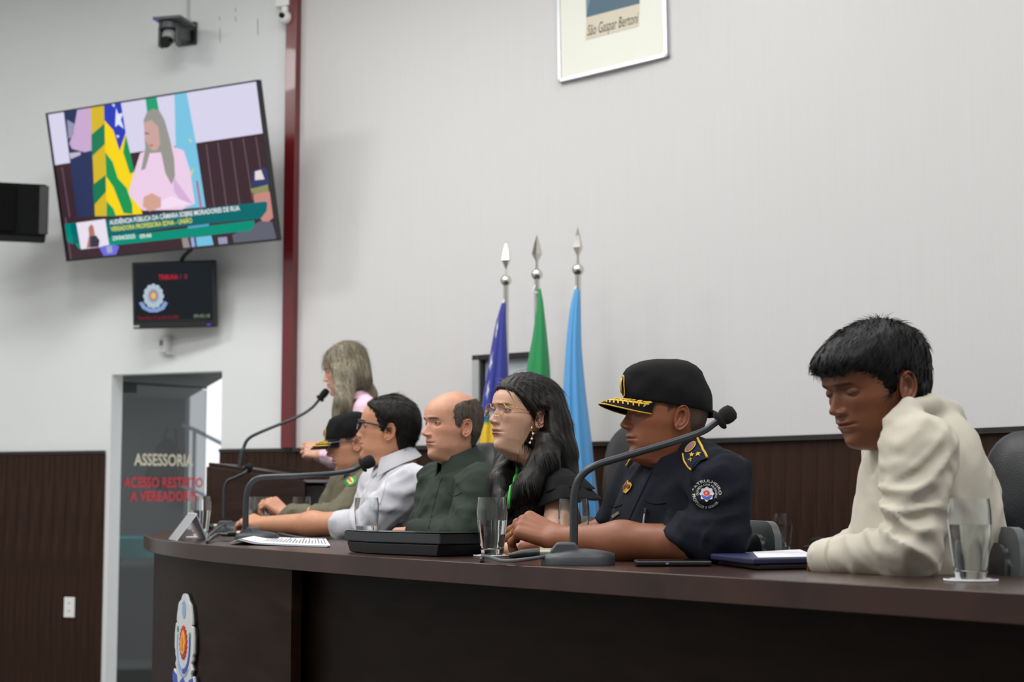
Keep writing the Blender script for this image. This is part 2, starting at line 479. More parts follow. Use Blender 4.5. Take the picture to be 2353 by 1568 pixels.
# wainscot: planks one by one
WH = 1.795
def planks(trim, h0, h1, place, n, name='plank'):
    pm = MB(); pm.box((0, 0, (h1 - h0) / 2), (0.0846, 0.018, h1 - h0))
    src = None
    for i in range(n):
        p, t, nn = place(i)
        if src is None:
            src = obj('plank', pm, M_PLANK, trim, bevel=0.0015, local=True); o = src
        else:
            o = src.copy(); COL.objects.link(o); o.parent = trim
        q = p + nn * 0.010
        o.location = (q[0] - ORG[trim.name][0], q[1] - ORG[trim.name][1], h0 - ORG[trim.name][2])
        o.rotation_euler = (0, 0, math.atan2(t[1], t[0]))
def wainscot(name, label, h0, place, n, capfn):
    t = thing(name, tuple(place(0)[0][:2]) + (h0,), label, None, kind='structure')
    planks(t, h0, WH - 0.018, place, n)
    c = MB(); c.slab(capfn, 0.02); obj('cap_strip', c, M_CAP, t)
    return t
def lw(s): return A0 + WD * s
def cap_line(pts, nns, z0=WH - 0.018, z1=WH):
    return np.array([[V3(p[0], p[1], z0) + nn * 0.024, V3(p[0], p[1], z1) + nn * 0.024] for p, nn in zip(pts, nns)])
n1 = int(S1 / 0.0855)
wainscot('trim_2', 'dark plank wainscot between the glass door and the red post', 0.0, lambda i: (lw(S1 - 0.045 - 0.0855 * i), WD, WN), n1 + 1, cap_line([lw(0.0), lw(S1)], [WN, WN])[::-1])
wainscot('trim_3', 'dark plank wainscot left of the glass door', 0.0, lambda i: (lw(S2 + 0.07 + 0.0855 * i), WD, WN), 14, cap_line([lw(S2 + 0.028), lw(S2 + 1.25)], [WN, WN])[::-1])
nb = int((_S[-1] - 0.05) / 0.0855)
sp = [0.05 + 0.0855 * (i + 0.5) for i in range(nb)]
wainscot('trim_4', 'dark plank wainscot along the curved wall behind the dais', DAIS, lambda i: arc(sp[i]), nb, cap_line([arc(s)[0] for s in np.linspace(0.03, _S[-1], 60)], [arc(s)[2] for s in np.linspace(0.03, _S[-1], 60)])[::-1])

# dais platform is added after the table line is known (see c_table)

# ================================================================== recessed service door behind the flags
g0, tt, nn = arc_pt(1103, 819, 0.0)
g1, _, _ = arc_pt(1250, 813, 0.0)
dv = g1 - g0; dv[2] = 0; dw = np.linalg.norm(dv); dv = nrm(dv); dn = V3(dv[1], -dv[0], 0); dn = dn if dn[1] < 0 else -dn
ax2 = np.array([dv, dn, V3(0, 0, 1)]); zt = float(g0[2]); zb = DAIS
d2 = thing('door_1', (g0[0], g0[1], zb), 'pale flush service door in a dark lined frame behind the flags', None, kind='structure')
base = V3(g0[0], g0[1], 0)
mb = MB()
mb.box(base + dv * 0.02 + dn * 0.03 + V3(0, 0, (zt + zb) / 2), (0.04, 0.07, zt - zb), ax2)
mb.box(base + dv * (dw - 0.02) + dn * 0.03 + V3(0, 0, (zt + zb) / 2), (0.04, 0.07, zt - zb), ax2)
obj('door_frame', mb, mat('pale_grey_frame', (176, 180, 178), 0.5), d2, bevel=0.003)
mb = MB()
mb.box(base + dv * dw / 2 + dn * 0.035 + V3(0, 0, zt - 0.012), (dw, 0.06, 0.024), ax2)
mb.box(base + dv * 0.047 + dn * 0.03 + V3(0, 0, (zt + zb) / 2), (0.014, 0.04, zt - zb), ax2)
obj('seal_strip', mb, mat('dark_gap_shade', (25, 26, 26), 0.6), d2)  # dark strips painted in for the shade of the frame gap
mb = MB(); mb.box(base + dv * dw / 2 + dn * 0.012 + V3(0, 0, (zt + zb) / 2), (dw - 0.05, 0.03, zt - zb - 0.03), ax2)
obj('door_panel', mb, mat('pale_blue_grey_panel', (186, 193, 199), 0.45), d2)

# ================================================================== glass door and what is behind it
HZ = DOOR_Z - 0.03
hinge = P(273, 868, 9.46); free = P(474, 882, 9.98)
hinge[2] = free[2] = 0
ld = nrm(free - hinge); lw_ = np.linalg.norm(free - hinge); ln = V3(ld[1], -ld[0], 0); ln = ln if ln[1] < 0 else -ln
axd = np.array([ld, ln, V3(0, 0, 1)])
d1 = thing('door_2', (hinge[0], hinge[1], 0.01), 'tinted glass door standing ajar with cream and red lettering', None, kind='structure')
m, nt, b = _new('tinted_glass')
b.inputs['Base Color'].default_value = lin((158, 163, 164)); b.inputs['Transmission Weight'].default_value = 1.0; b.inputs['Roughness'].default_value = 0.0; b.inputs['IOR'].default_value = 1.45
M_TINT = m
mb = MB(); mb.box(hinge + ld * lw_ / 2 + V3(0, 0, HZ / 2), (lw_, 0.01, HZ - 0.02), axd); obj('glass_leaf', mb, M_TINT, d1)
mb = MB(); mb.box(hinge - ld * 0.008 + V3(0, 0, HZ / 2), (0.016, 0.03, HZ), axd)
mb.box(hinge + ld * 0.06 + V3(0, 0, HZ - 0.03), (0.12, 0.028, 0.05), axd)
mb.box(hinge + ld * lw_ / 2 + V3(0, 0, HZ + 0.002), (lw_, 0.016, 0.012), axd)
obj('pivot_hinge', mb, mat('dark_bronze_fitting', (48, 46, 44), 0.4, metal=0.6), d1)
LP0 = hinge + ln * 0.007
def on_leaf(px, py): return PPL(px, py, LP0, ln)
def leaf_text(name, txt, x0, x1, yc, hpx, m):
    a, c = on_leaf(x0, yc), on_leaf(x1, yc); w = np.linalg.norm((c - a)[:2]); o = (a + c) / 2
    o[2] = on_leaf((x0 + x1) / 2, yc)[2]
    hh = hpx / F_PX * o[1]
    mb = MB(); put_text(mb, txt, hh * 1.38, o, np.array([ld, V3(0, 0, 1), ln]), 0.0, width=w, bold=hh * 0.035)
    obj(name, mb, m, d1)
leaf_text('lettering', 'ASSESSORIA', 308, 444, 1059, 27, mat('cream_vinyl', (226, 220, 196), 0.5))
leaf_text('lettering', 'ACESSO RESTRITO', 284, 467, 1110.5, 23, mat('red_vinyl', (205, 42, 58), 0.5))
leaf_text('lettering', 'A VEREADORES', 299, 455, 1142, 22, bpy.data.materials['red_vinyl'])

# annex room behind the glass door
M_DGREY = mat('dark_grey_plaster', (96, 100, 100), 0.8)  # plain dark grey finish of the office walls, soffit and desk pedestal
fa = P(426, 918, 12.0); ez = float(fa[2])
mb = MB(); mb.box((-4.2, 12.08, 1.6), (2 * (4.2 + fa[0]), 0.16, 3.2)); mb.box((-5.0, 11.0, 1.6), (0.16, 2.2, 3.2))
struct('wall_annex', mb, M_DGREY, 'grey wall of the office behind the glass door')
mb = MB()
q0 = A0 - WN * (WT + 0.02); near = q0 + WD * (S1 - 0.15); farl = q0 + WD * 5.0
op = P(513, 868, 9.75)
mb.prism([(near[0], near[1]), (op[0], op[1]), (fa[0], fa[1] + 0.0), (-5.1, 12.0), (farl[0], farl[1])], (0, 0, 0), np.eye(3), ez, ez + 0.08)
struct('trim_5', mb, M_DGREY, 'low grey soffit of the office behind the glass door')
rl = thing('stair_handrail', (op[0] - 0.1, 10.6, 0.0), 'grey steel stair handrail outside, seen through the glass door', 'handrail')
M_RAIL = mat('grey_painted_steel', (196, 202, 212), 0.5, metal=0.2)
mb = MB(); mb.tube([P(420, 978, 11.6), P(446, 988, 11.2), P(530, 1030, 10.4)], 0.013, 10)
mb.tube([P(418, 1118, 11.6), P(446, 1128, 11.2), P(530, 1168, 10.4)], 0.011, 10)
obj('rail', mb, M_RAIL, rl)
mb = MB(); a = P(446, 988, 11.2); mb.tube([a, V3(a[0], a[1], 0.0)], 0.014, 10); obj('post', mb, M_RAIL, rl)
_al = bpy.data.lights.new('annex_fill_light', 'AREA'); _al.size = 0.5; _al.energy = 30  # unseen area light added to brighten the office behind the glass
_ao = bpy.data.objects.new('annex_fill_light', _al); COL.objects.link(_ao); _ao.location = (-3.1, 11.0, ez - 0.03)
tk = thing('teal_desk', P(300, 1300, 11.0) * V3(1, 1, 0), 'teal topped desk seen through the lower part of the glass door', 'desk')
c = P(292, 1236, 11.2); mb = MB(); mb.prism([(x * 0.42, y * 0.3) for x, y in ellip(1, 1, 28)], c + V3(-0.1, 0.1, 0), np.eye(3), -0.13, 0.0); obj('desk_top', mb, mat('teal_laminate', (0, 165, 170), 0.4), tk)
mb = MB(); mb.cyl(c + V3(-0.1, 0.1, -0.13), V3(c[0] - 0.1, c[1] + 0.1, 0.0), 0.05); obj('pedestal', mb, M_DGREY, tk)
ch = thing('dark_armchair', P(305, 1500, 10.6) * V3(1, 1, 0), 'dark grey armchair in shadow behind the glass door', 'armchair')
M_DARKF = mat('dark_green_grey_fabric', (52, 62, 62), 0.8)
c = P(325, 1400, 10.6)
mb = MB(); mb.box((c[0], c[1], 0.42), (0.62, 0.5, 0.16)); obj('seat', mb, M_DARKF, ch, bevel=0.04)
mb = MB(); mb.box((c[0] + 0.02, c[1] + 0.22, 0.78), (0.6, 0.14, 0.66)); obj('backrest', mb, M_DARKF, ch, bevel=0.05)
for sx in (-1, 1):
    mb = MB(); mb.box((c[0] + 0.3 * sx, c[1], 0.56), (0.12, 0.5, 0.46)); obj('armrest', mb, M_DARKF, ch, bevel=0.04)
mb = MB(); mb.box((c[0], c[1], 0.17), (0.6, 0.48, 0.34)); obj('base', mb, M_DARKF, ch)
bg = thing('bag_stand_in', P(385, 1095, 11.7), 'dark rounded bag hanging on the wall behind the lettering of the glass door', 'bag')  # stand-in for a dark head-sized shape in the glass, no known bag
c = P(387, 1050, 11.83)
M_BAG = mat('black_nylon', (10, 10, 11), 0.7)
mb = MB(); mb.sphere(c + V3(0, -0.02, 0.0), (0.1, 0.07, 0.13)); mb.sphere(c + V3(-0.03, -0.03, -0.13), (0.13, 0.08, 0.11)); obj('pouch', mb, M_BAG, bg, smooth=True)
mb = MB(); mb.tube([c + V3(-.05, 0.04, 0.08), c + V3(-.03, 0.06, 0.2), c + V3(.03, 0.06, 0.2), c + V3(.05, 0.04, 0.08)], 0.01, 8); obj('strap', mb, M_BAG, bg)

# ================================================================== things on the left wall
# socket plate
c = on_wall(161, 1396, 0.021)
so = thing('socket_plate', c, 'white double power socket on the dark plank wainscot', 'socket')
A = np.array([-WD, V3(0, 0, 1), WN])
mb = MB(); mb.prism([(-.036, -.056), (.036, -.056), (.036, .056), (-.036, .056)], c, A, 0, 0.01); obj('plate', mb, M_WHITEPL, so, bevel=0.003)
for dz in (0.022, -0.022):
    for dx in (-0.007, 0.0, 0.007):
        mb = MB(); mb.prism(ellip(0.0025, 0.0025, 8, dx, dz + (0.003 if dx == 0 else 0)), c, A, 0.0095, 0.0108); obj('pin_hole', mb, M_BLACKPL, so)

# loudspeaker box
c = on_wall(30, 489, 0.45)
sp_ = thing('loudspeaker', c, 'black wall loudspeaker with grille left of the large television', 'loudspeaker')
fwd = nrm(V3(0.30, -1, 0)); rt = V3(-fwd[1], fwd[0], 0)
A = np.array([rt, fwd, V3(0, 0, 1)]); ppm = F_PX / c[1]
W = 165 / ppm; H = 122 / ppm
mb = MB(); mb.box(c + rt * (-0.10), (W + 0.16, 0.26, H), A); obj('cabinet', mb, mat('black_vinyl_cabinet', (12, 14, 14), 0.7, spec=.1, bump=0.3, bscale=(400, 400, 400)), sp_, bevel=0.012)
mb = MB(); mb.box(c + rt * (-0.17) + fwd * 0.135, (W - 0.02, 0.015, H - 0.04), A); obj('grille', mb, mat('black_metal_grille', (8, 9, 9), 0.7, spec=.1, bump=0.6, bscale=(700, 700, 700)), sp_, bevel=0.004)
mb = MB(); mb.box(c + rt * (W / 2 - 0.035) + fwd * 0.132, (0.05, 0.012, H - 0.02), A); obj('side_port', mb, M_BLACKPL, sp_, bevel=0.004)
mb = MB(); mb.cyl(c - fwd * 0.1, on_wall(30, 489, 0.0), 0.025); obj('wall_bracket', mb, M_BLACKPL, sp_)

# small white thermostat / sensor
c = on_wall(377, 792, 0.035)
se = thing('wall_sensor', c, 'small white boxed wall sensor below the black monitor', 'sensor')
A = np.array([nrm(-WD + WN * 0.35), nrm(WN + WD * 0.35), V3(0, 0, 1)])
mb = MB(); mb.box(c, (0.055, 0.03, 0.09), A); obj('housing', mb, M_WHITEPL, se, bevel=0.004)
mb = MB(); mb.box(c + A[1] * 0.016 - A[0] * 0.004 + V3(0, 0, 0.008), (0.032, 0.003, 0.03), A); obj('display', mb, mat('grey_lcd', (120, 132, 134), 0.3), se)
mb = MB(); mb.box(on_wall(383, 792, 0.008), (0.05, 0.016, 0.10), np.array([-WD, WN, V3(0, 0, 1)])); mb.box(c + V3(0.02, 0, -0.05), (0.06, 0.03, 0.006), A); obj('wall_plate', mb, M_WHITEPL, se)

# ptz camera on a bracket
c0 = on_wall(404, 78, 0.16)
pt = thing('ptz_camera', on_wall(425, 80, 0.0), 'black and grey motorised camera on a wall bracket above the television', 'camera')
k = c0[1] / F_PX
f_ = nrm(V3(-0.25, -1, 0)); r_ = V3(-f_[1], f_[0], 0); A = np.array([r_, f_, V3(0, 0, 1)])
M_CAMG = mat('dark_grey_camera_plastic', (66, 69, 72), 0.4); 
mb = MB(); mb.box(on_wall(432, 78, 0.012), (0.11, 0.024, 0.125), np.array([-WD, WN, V3(0, 0, 1)])); obj('back_plate', mb, M_BLACKPL, pt, bevel=0.003)
mb = MB(); mb.box(c0 + V3(0, 0, 26 * k) + f_ * 0.02 + r_ * 0.0, (0.165, 0.20, 0.016), A); mb.box(c0 + V3(0.03, 0.08, 10 * k), (0.03, 0.18, 0.06), A); obj('shelf_bracket', mb, mat('grey_powder_coat', (92, 95, 97), 0.45), pt, bevel=0.003)
mb = MB(); cc = c0 + V3(-0.02, 0, 14 * k) + f_ * 0.03
mb.prism(ellip(0.06, 0.06, 24), cc + V3(0, 0, 0), np.array([r_, f_, V3(0, 0, 1)]), -0.02, 0.02)
for sx in (-1, 1): mb.box(cc + r_ * 0.052 * sx + V3(0, 0, -0.06), (0.014, 0.05, 0.11), A)
obj('yoke', mb, M_CAMG, pt, bevel=0.004)
mb = MB(); mb.sphere(cc + V3(0, 0, -0.055), (0.042, 0.045, 0.042), ax=A); obj('camera_head', mb, mat('silver_camera_shell', (150, 152, 155), 0.35), pt, smooth=True)
mb = MB(); o = cc + V3(0, 0, -0.075); ld2 = nrm(f_ + V3(0, 0, -0.5)); mb.cyl(o + ld2 * 0.02, o + ld2 * 0.062, 0.03, 0.032, 24); obj('lens', mb, M_BLACKGL, pt, smooth='auto')
mb = MB(); mb.box(cc + f_ * 0.075 + V3(-0.04, 0, 0.012), (0.006, 0.004, 0.012), A); obj('status_light', mb, emis('blue_led', (60, 60, 255), 2.0), pt)
mb = MB(); mb.tube([c0 + V3(0.05, 0.08, 0.07), on_wall(431, 40, 0.01), on_wall(431, -60, 0.01)], 0.006, 8); obj('cable', mb, mat('white_cable_duct', (205, 206, 204), 0.6), pt)

# small white dome camera with junction box
c = on_wall(655, 8, 0.04)
dm = thing('dome_camera', on_wall(655, 20, 0.0), 'white ball security camera under a junction box beside the red post', 'camera')
A = np.array([-WD, WN, V3(0, 0, 1)])
mb = MB(); mb.box(on_wall(655, 2, 0.035), (0.085, 0.07, 0.075), A); obj('junction_box', mb, M_WHITEPL, dm, bevel=0.004)
c = on_wall(655, 41, 0.06)
mb = MB(); mb.sphere(c, 0.038); mb.cyl(c, c + V3(0, 0, 0.06), 0.02); obj('ball_housing', mb, M_WHITEPL, dm, smooth='auto')
mb = MB(); q = nrm(V3(-0.35, -1, 0.1)); mb.cyl(c + q * 0.025, c + q * 0.045, 0.017, 0.015, 20); obj('lens', mb, M_BLACKGL, dm, smooth='auto')
# screw marks left in the plaster
M_SCUFF = mat('grey_scuff', (168, 172, 172), 0.7)
for x, y, h in ((504, 42, 4), (505, 81, 17), (541, 22, 4), (541, 44, 5), (592, 62, 18)):
    mb = MB(); mb.tube([on_wall(x, y - h, 0.001), on_wall(x + 1, y + h, 0.001)], 0.0025, 6)
    obj('wall_scuff', mb, M_SCUFF, bpy.data.objects['wall_left'])
# ================================================================== television
def tv_axes(yaw, tilt, roll):
    r = V3(math.cos(yaw), math.sin(yaw), 0); n = V3(math.sin(yaw), -math.cos(yaw), 0); u = V3(0, 0, 1)
    n2 = n * math.cos(tilt) - u * math.sin(tilt); u2 = u * math.cos(tilt) + n * math.sin(tilt)
    return np.array([r * math.cos(roll) + u2 * math.sin(roll), u2 * math.cos(roll) - r * math.sin(roll), n2])
TVC = V3(-1.871, 8.643, 3.239); TVA = tv_axes(-0.506, 0.224, 0.006); TW, TH = 1.45, 0.819
tv = thing('television', on_wall(375, 420, 0.0), 'large flat television tilted down from the wall, showing the hearing', 'television')
def trect(w, h): return [(-w / 2, -h / 2), (w / 2, -h / 2), (w / 2, h / 2), (-w / 2, h / 2)]
mb = MB(); mb.prism(trect(TW, TH), TVC, TVA, -0.028, -0.003); mb.prism(trect(TW * .55, TH * .6), TVC, TVA, -0.08, -0.028); obj('housing', mb, M_BLACKPL, tv, bevel=0.004)
mb = MB(); mb.prism(trect(TW - 0.012, TH - 0.016), TVC, TVA, -0.003, 0.0)
EM = {}
def E_(c, s=1.0):
    s = s * 2.0; k = (c, s)
    if k not in EM: EM[k] = emis('screen_%d_%d_%d' % c, c, s)
    return EM[k]
scr = obj('screen', mb, E_((215, 212, 236)), tv)
class Screen:
    """flat picture drawn on a display plane; coordinates are points of the photograph carried onto the panel"""
    def __init__(s, c, A, parent, w, h): s.c, s.A, s.parent, s.k, s.w, s.h = c, A, parent, 0, w, h; s.mb = MB(); s.mats = []
    def loc(s, px, py):
        q = PPL(px, py, s.c, s.A[2]) - s.c
        x, y = float(np.dot(q, s.A[0])), float(np.dot(q, s.A[1]))
        return (max(-s.w / 2, min(s.w / 2, x)), max(-s.h / 2, min(s.h / 2, y)))
    def mi(s, m):
        if m not in s.mats: s.mats.append(m)
        return s.mats.index(m)
    def p(s, pts, col, e=1.0):
        s.k += 1; m = s.mi(E_(col, e))
        s.mb.poly([s.c + s.A[0] * x + s.A[1] * y + s.A[2] * (0.0004 + 0.0002 * s.k) for x, y in (s.loc(*q) for q in pts)], m); return s
    def t(s, txt, x0, x1, y0, y1, hpx, col, e=1.0):
        s.k += 1; a = s.loc(x0, y0); b_ = s.loc(x1, y1)
        w = b_[0] - a[0]; o = s.c + s.A[0] * (a[0] + b_[0]) / 2 + s.A[1] * (a[1] + b_[1]) / 2
        hh = hpx / F_PX * s.c[1]
        put_text(s.mb, txt, hh * 1.4, o, s.A, 0.0004 + 0.0002 * s.k, s.mi(E_(col, e)), width=w, bold=hh * 0.03)
    def done(s, name): return obj(name, s.mb, s.mats, s.parent)
S = Screen(TVC, TVA, scr, TW - 0.012, TH - 0.016)
S.p([(125, 380), (163, 374), (300, 352), (450, 329), (607, 306), (641, 552), (157, 600)], (62, 42, 50))
for x0, y0, x1, y1 in ((473, 332, 492, 480), (500, 328, 520, 476), (530, 324, 550, 470), (558, 318, 580, 460), (587, 314, 600, 400), (142, 385, 160, 500), (150, 500, 163, 598)):
    S.p([(x0, y0), (x0 + 2, y0), (x1 + 2, y1), (x1, y1)], (116, 92, 104))
S.p([(147, 256), (178, 251), (212, 300), (216, 495), (178, 500), (160, 360)], (44, 54, 92))
S.p([(178, 251), (211, 246), (211, 346), (195, 350), (166, 342), (160, 330), (170, 300)], (202, 170, 208))
S.p([(160, 352), (186, 349), (186, 356), (163, 366)], (190, 185, 205))
S.p([(155, 275), (172, 285), (170, 310), (158, 320)], (150, 150, 178))
S.p([(209, 245), (241, 240), (246, 497), (219, 497)], (214, 182, 44))
S.p([(211, 310), (243, 282), (243, 330), (212, 360)], (30, 124, 84))
S.p([(214, 425), (244, 402), (245, 440), (217, 472)], (22, 120, 80))
S.p([(240, 240), (279, 234), (292, 330), (312, 410), (328, 492), (246, 497)], (250, 214, 22))
S.p([(290, 310), (300, 350), (310, 395), (300, 400), (284, 350)], (24, 150, 84))
S.p([(243, 350), (260, 372), (272, 410), (292, 432), (305, 470), (306, 492), (285, 490), (262, 430), (245, 405)], (24, 150, 84))
S.p([(246, 462), (262, 480), (268, 497), (246, 497)], (24, 150, 84))
S.p([(240, 240), (279, 235), (290, 305), (276, 347), (262, 300), (241, 276)], (44, 62, 186))
S.p([(268, 248), (273, 262), (284, 260), (279, 275), (286, 296), (273, 286), (266, 292)], (226, 230, 250))
S.p([(258, 240), (265, 239), (264, 247)], (226, 230, 250)); S.p([(268, 310), (276, 312), (272, 318)], (226, 230, 250))
S.p([(336, 227), (361, 222), (368, 262), (340, 262)], (38, 158, 112))
S.p([(402, 214), (430, 210), (452, 330), (474, 476), (422, 480), (405, 330)], (122, 196, 226))
S.p([(434, 318), (442, 322), (440, 328)], (222, 214, 90)); S.p([(436, 400), (448, 385), (440, 408)], (222, 214, 90))
S.p([(452, 415), (456, 415), (466, 480), (462, 480)], (190, 70, 110))
S.p([(345, 343), (372, 350), (398, 336), (424, 346), (438, 390), (450, 468), (420, 482), (330, 484), (297, 446), (310, 395), (324, 352)], (236, 206, 232))
S.p([(398, 400), (410, 420), (446, 470), (430, 478), (402, 440)], (214, 178, 214)); S.p([(372, 462), (395, 450), (445, 470), (372, 480)], (244, 222, 242))
S.p([(332, 276), (340, 257), (354, 250), (368, 254), (380, 276), (392, 318), (402, 365), (404, 404), (396, 424), (382, 398), (372, 350), (346, 352), (336, 388), (326, 392), (336, 340)], (152, 150, 142))
S.p([(332, 282), (350, 276), (366, 292), (370, 330), (362, 346), (350, 345), (336, 322)], (204, 164, 158))
S.p([(334, 304), (345, 306), (344, 309), (334, 307)], (120, 84, 84)); S.p([(344, 332), (356, 333), (350, 337)], (176, 90, 100))
S.p([(333, 452), (352, 444), (372, 455), (372, 476), (346, 486), (330, 474)], (212, 164, 146))
S.p([(583, 394), (600, 386), (614, 385), (626, 424), (580, 430)], (50, 60, 104)); S.p([(588, 394), (602, 390), (610, 412), (588, 414)], (226, 216, 214))
S.p([(577, 434), (618, 424), (620, 440), (598, 446), (582, 444)], (142, 142, 96))
S.p([(584, 446), (622, 440), (630, 500), (612, 516), (590, 490)], (196, 136, 128))
S.p([(536, 540), (560, 528), (600, 508), (628, 510), (640, 552), (540, 560)], (96, 98, 112))
S.p([(452, 545), (488, 541), (494, 568), (456, 572)], (118, 192, 222)); S.p([(420, 548), (434, 546), (440, 570), (424, 572)], (152, 140, 138)); S.p([(440, 546), (448, 545), (452, 570), (444, 571)], (150, 170, 220))
S.p([(503, 546), (524, 544), (526, 562), (506, 564)], (150, 152, 180))
S.p([(152, 514), (182, 511), (248, 505), (612, 463), (617, 466), (615, 485), (602, 502), (400, 522), (250, 548), (166, 561), (156, 552)], (0, 104, 108))
S.p([(176, 560), (260, 545), (588, 506), (586, 520), (578, 530), (262, 564), (184, 572)], (0, 142, 118))
S.p([(152, 515), (164, 514), (172, 560), (158, 556)], (0, 134, 118))
S.p([(434, 520), (484, 514), (482, 519), (434, 525)], (90, 160, 206))
S.p([(178, 512), (245, 503), (254, 565), (189, 573)], (232, 224, 236))
S.p([(206, 524), (212, 515), (218, 520), (222, 545), (228, 566), (202, 570), (208, 540)], (176, 116, 106))
S.p([(210, 543), (224, 541), (232, 552), (230, 567), (210, 569)], (56, 56, 74))
S.p([(231, 568), (245, 564), (264, 562), (277, 566), (270, 588), (242, 590)], (112, 108, 220)); S.p([(247, 567), (260, 564), (262, 580), (250, 582)], (160, 170, 196))
S.t('AUDIÊNCIA PÚBLICA DA CÂMARA SOBRE MORADORES DE RUA', 255, 554, 512, 478, 11, (236, 236, 240))
S.t('VEREADORA PROFESSORA EDNA - UNIÃO', 258, 445, 527, 507, 11, (222, 222, 92))
S.t('29/04/2025', 262, 314, 548, 543, 10, (226, 240, 236)); S.t('09:44', 325, 351, 544, 541, 10, (226, 240, 236))
S.done('broadcast_picture')
mb = MB()
fr = 0.007
for (cx_, cy_, w_, h_) in ((0, TH / 2 - fr / 2, TW, fr), (0, -TH / 2 + fr * 0.8, TW, fr * 1.6), (-TW / 2 + fr / 2, 0, fr, TH), (TW / 2 - fr / 2, 0, fr, TH)):
    mb.prism([(cx_ + x, cy_ + y) for x, y in trect(w_, h_)], TVC, TVA, -0.003, 0.012)
obj('bezel', mb, M_BLACKPL, tv)
a = TVC - TVA[2] * 0.08; w_ = on_wall(375, 420, 0.0)
mb = MB(); mb.cyl(a, w_, 0.03); mb.box(w_ + WN * 0.01, (0.3, 0.02, 0.3), np.array([WD, WN, V3(0, 0, 1)])); mb.cyl(a + V3(0, 0, 0.12), w_ + V3(0, 0, 0.05), 0.02); obj('wall_mount', mb, M_BLACKPL, tv)

# ================================================================== small black monitor
MC = V3(-1.831, 8.883, 2.628); MA = tv_axes(-0.17, 0.09, 0.008); MW, MH = 0.472, 0.362
mo = thing('wall_monitor', on_wall(398, 675, 0.0), 'small black monitor with a crest and red text below the television', 'monitor')
mb = MB(); mb.prism(trect(MW, MH), MC, MA, -0.04, 0.0); obj('housing', mb, M_BLACKPL, mo, bevel=0.006)
mb = MB(); mb.prism([(x, y + 0.012) for x, y in trect(MW - 0.03, MH - 0.05)], MC, MA, 0.0, 0.0015); ms = obj('screen', mb, E_((26, 31, 36)), mo)
S = Screen(MC + MA[2] * 0.0016, MA, ms, MW - 0.03, MH - 0.02)
def rel(cx_, cy_, pts, k=1.0): return [(cx_ + x * k, cy_ + y * k) for x, y in pts]
S.p(ellip(21, 26, 28, 353, 681), (160, 184, 196))
for i in range(12):
    a_ = 2 * math.pi * i / 12; S.p(ellip(6, 7, 10, 353 + 18 * math.cos(a_), 681 + 22 * math.sin(a_)), (176, 192, 206))
S.p(ellip(13, 16, 20, 353, 680), (128, 170, 190)); S.p(ellip(9, 12, 20, 353, 680), (190, 104, 92)); S.p(ellip(6, 8, 20, 353, 680), (216, 186, 120))
S.p([(320, 696), (328, 694), (337, 706), (353, 711), (369, 706), (379, 692), (386, 697), (378, 711), (362, 718), (344, 718), (328, 710)], (132, 158, 208))
S.t('TRIBUNA', 365, 410, 638, 637, 11, (190, 34, 58)); S.t('1 0', 414, 430, 637, 636, 11, (130, 44, 70))
S.t('Terça-feira, 29 de abril de 2025', 316, 411, 731, 729, 7, (132, 26, 40)); S.t('09:43:18', 446, 483, 727.5, 726, 8, (120, 130, 104))
S.p([(316, 737), (480, 733), (480, 734), (316, 738)], (60, 62, 66))
S.done('screen_text')
mb = MB(); q = MC - MA[1] * (MH / 2 - 0.014); mb.prism(trect(0.035, 0.011), q - MA[0] * (MW / 2 - 0.02), MA, 0.0, 0.001); obj('maker_badge', mb, mat('silver_badge', (170, 172, 174), 0.4), mo)
mb = MB(); mb.prism(ellip(0.012, 0.005, 14), q + MA[0] * (MW / 2 - 0.04), MA, 0.0, 0.001); obj('power_light', mb, E_((70, 76, 214)), mo)
mb = MB(); mb.cyl(MC - MA[2] * 0.03, on_wall(398, 675, 0.0), 0.02); obj('wall_mount', mb, M_BLACKPL, mo)
mb = MB(); mb.tube([MC + MA[1] * MH / 2 - MA[2] * 0.02 + MA[0] * 0.04, MC + MA[1] * (MH / 2 + 0.03) - MA[2] * 0.03 + MA[0] * 0.055, TVC - TVA[1] * TH / 2 - TVA[2] * 0.04 + TVA[0] * 0.12], 0.011, 8); obj('cable', mb, M_BLACKPL, mo, smooth=True)

# ================================================================== framed portrait
pc, pt_, pn = arc_pt(1408, 60, 0.0)
PA = np.array([pt_, V3(0, 0, 1), pn]); PA[0] = PA[0] if PA[0][0] > 0 else -PA[0]
p0 = pc + pn * 0.035
def onp(px, py): return PPL(px, py, p0, pn)
bl, br = onp(1283, 190), onp(1534, 130)
wv = br - bl; pw = float(np.dot(wv, PA[0])); tiltz = float(wv[2]) / pw
PA[0] = nrm(wv); PA[1] = nrm(np.cross(PA[2], PA[0])); PA[1] = PA[1] if PA[1][2] > 0 else -PA[1]
ph = pw * 1.4; pwid = np.linalg.norm(wv); po = bl + wv / 2 + PA[1] * ph / 2
pf = thing('framed_portrait', bl + wv / 2, 'framed portrait print with wide mat and calligraphic caption high on the curved wall', 'picture')
mb = MB()
for cx_, cy_, w_, h_ in ((0, ph / 2 - .009, pwid, .018), (0, -ph / 2 + .009, pwid, .018), (-pwid / 2 + .009, 0, .018, ph), (pwid / 2 - .009, 0, .018, ph)):
    mb.prism([(cx_ + x, cy_ + y) for x, y in trect(w_, h_)], po, PA, -0.03, 0.004)
obj('frame', mb, M_ALU, pf, bevel=0.002)
mb = MB(); mb.prism(trect(pwid - .03, ph - .03), po, PA, -0.028, -0.003); obj('mat_board', mb, mat('ivory_mat_board', (236, 237, 226), 0.7), pf)
def pl2(px, py):
    q = onp(px, py) - po; return (float(np.dot(q, PA[0])), float(np.dot(q, PA[1])))
a_, b_ = pl2(1347, 40), pl2(1469, 8); top = ph / 2 - 0.14
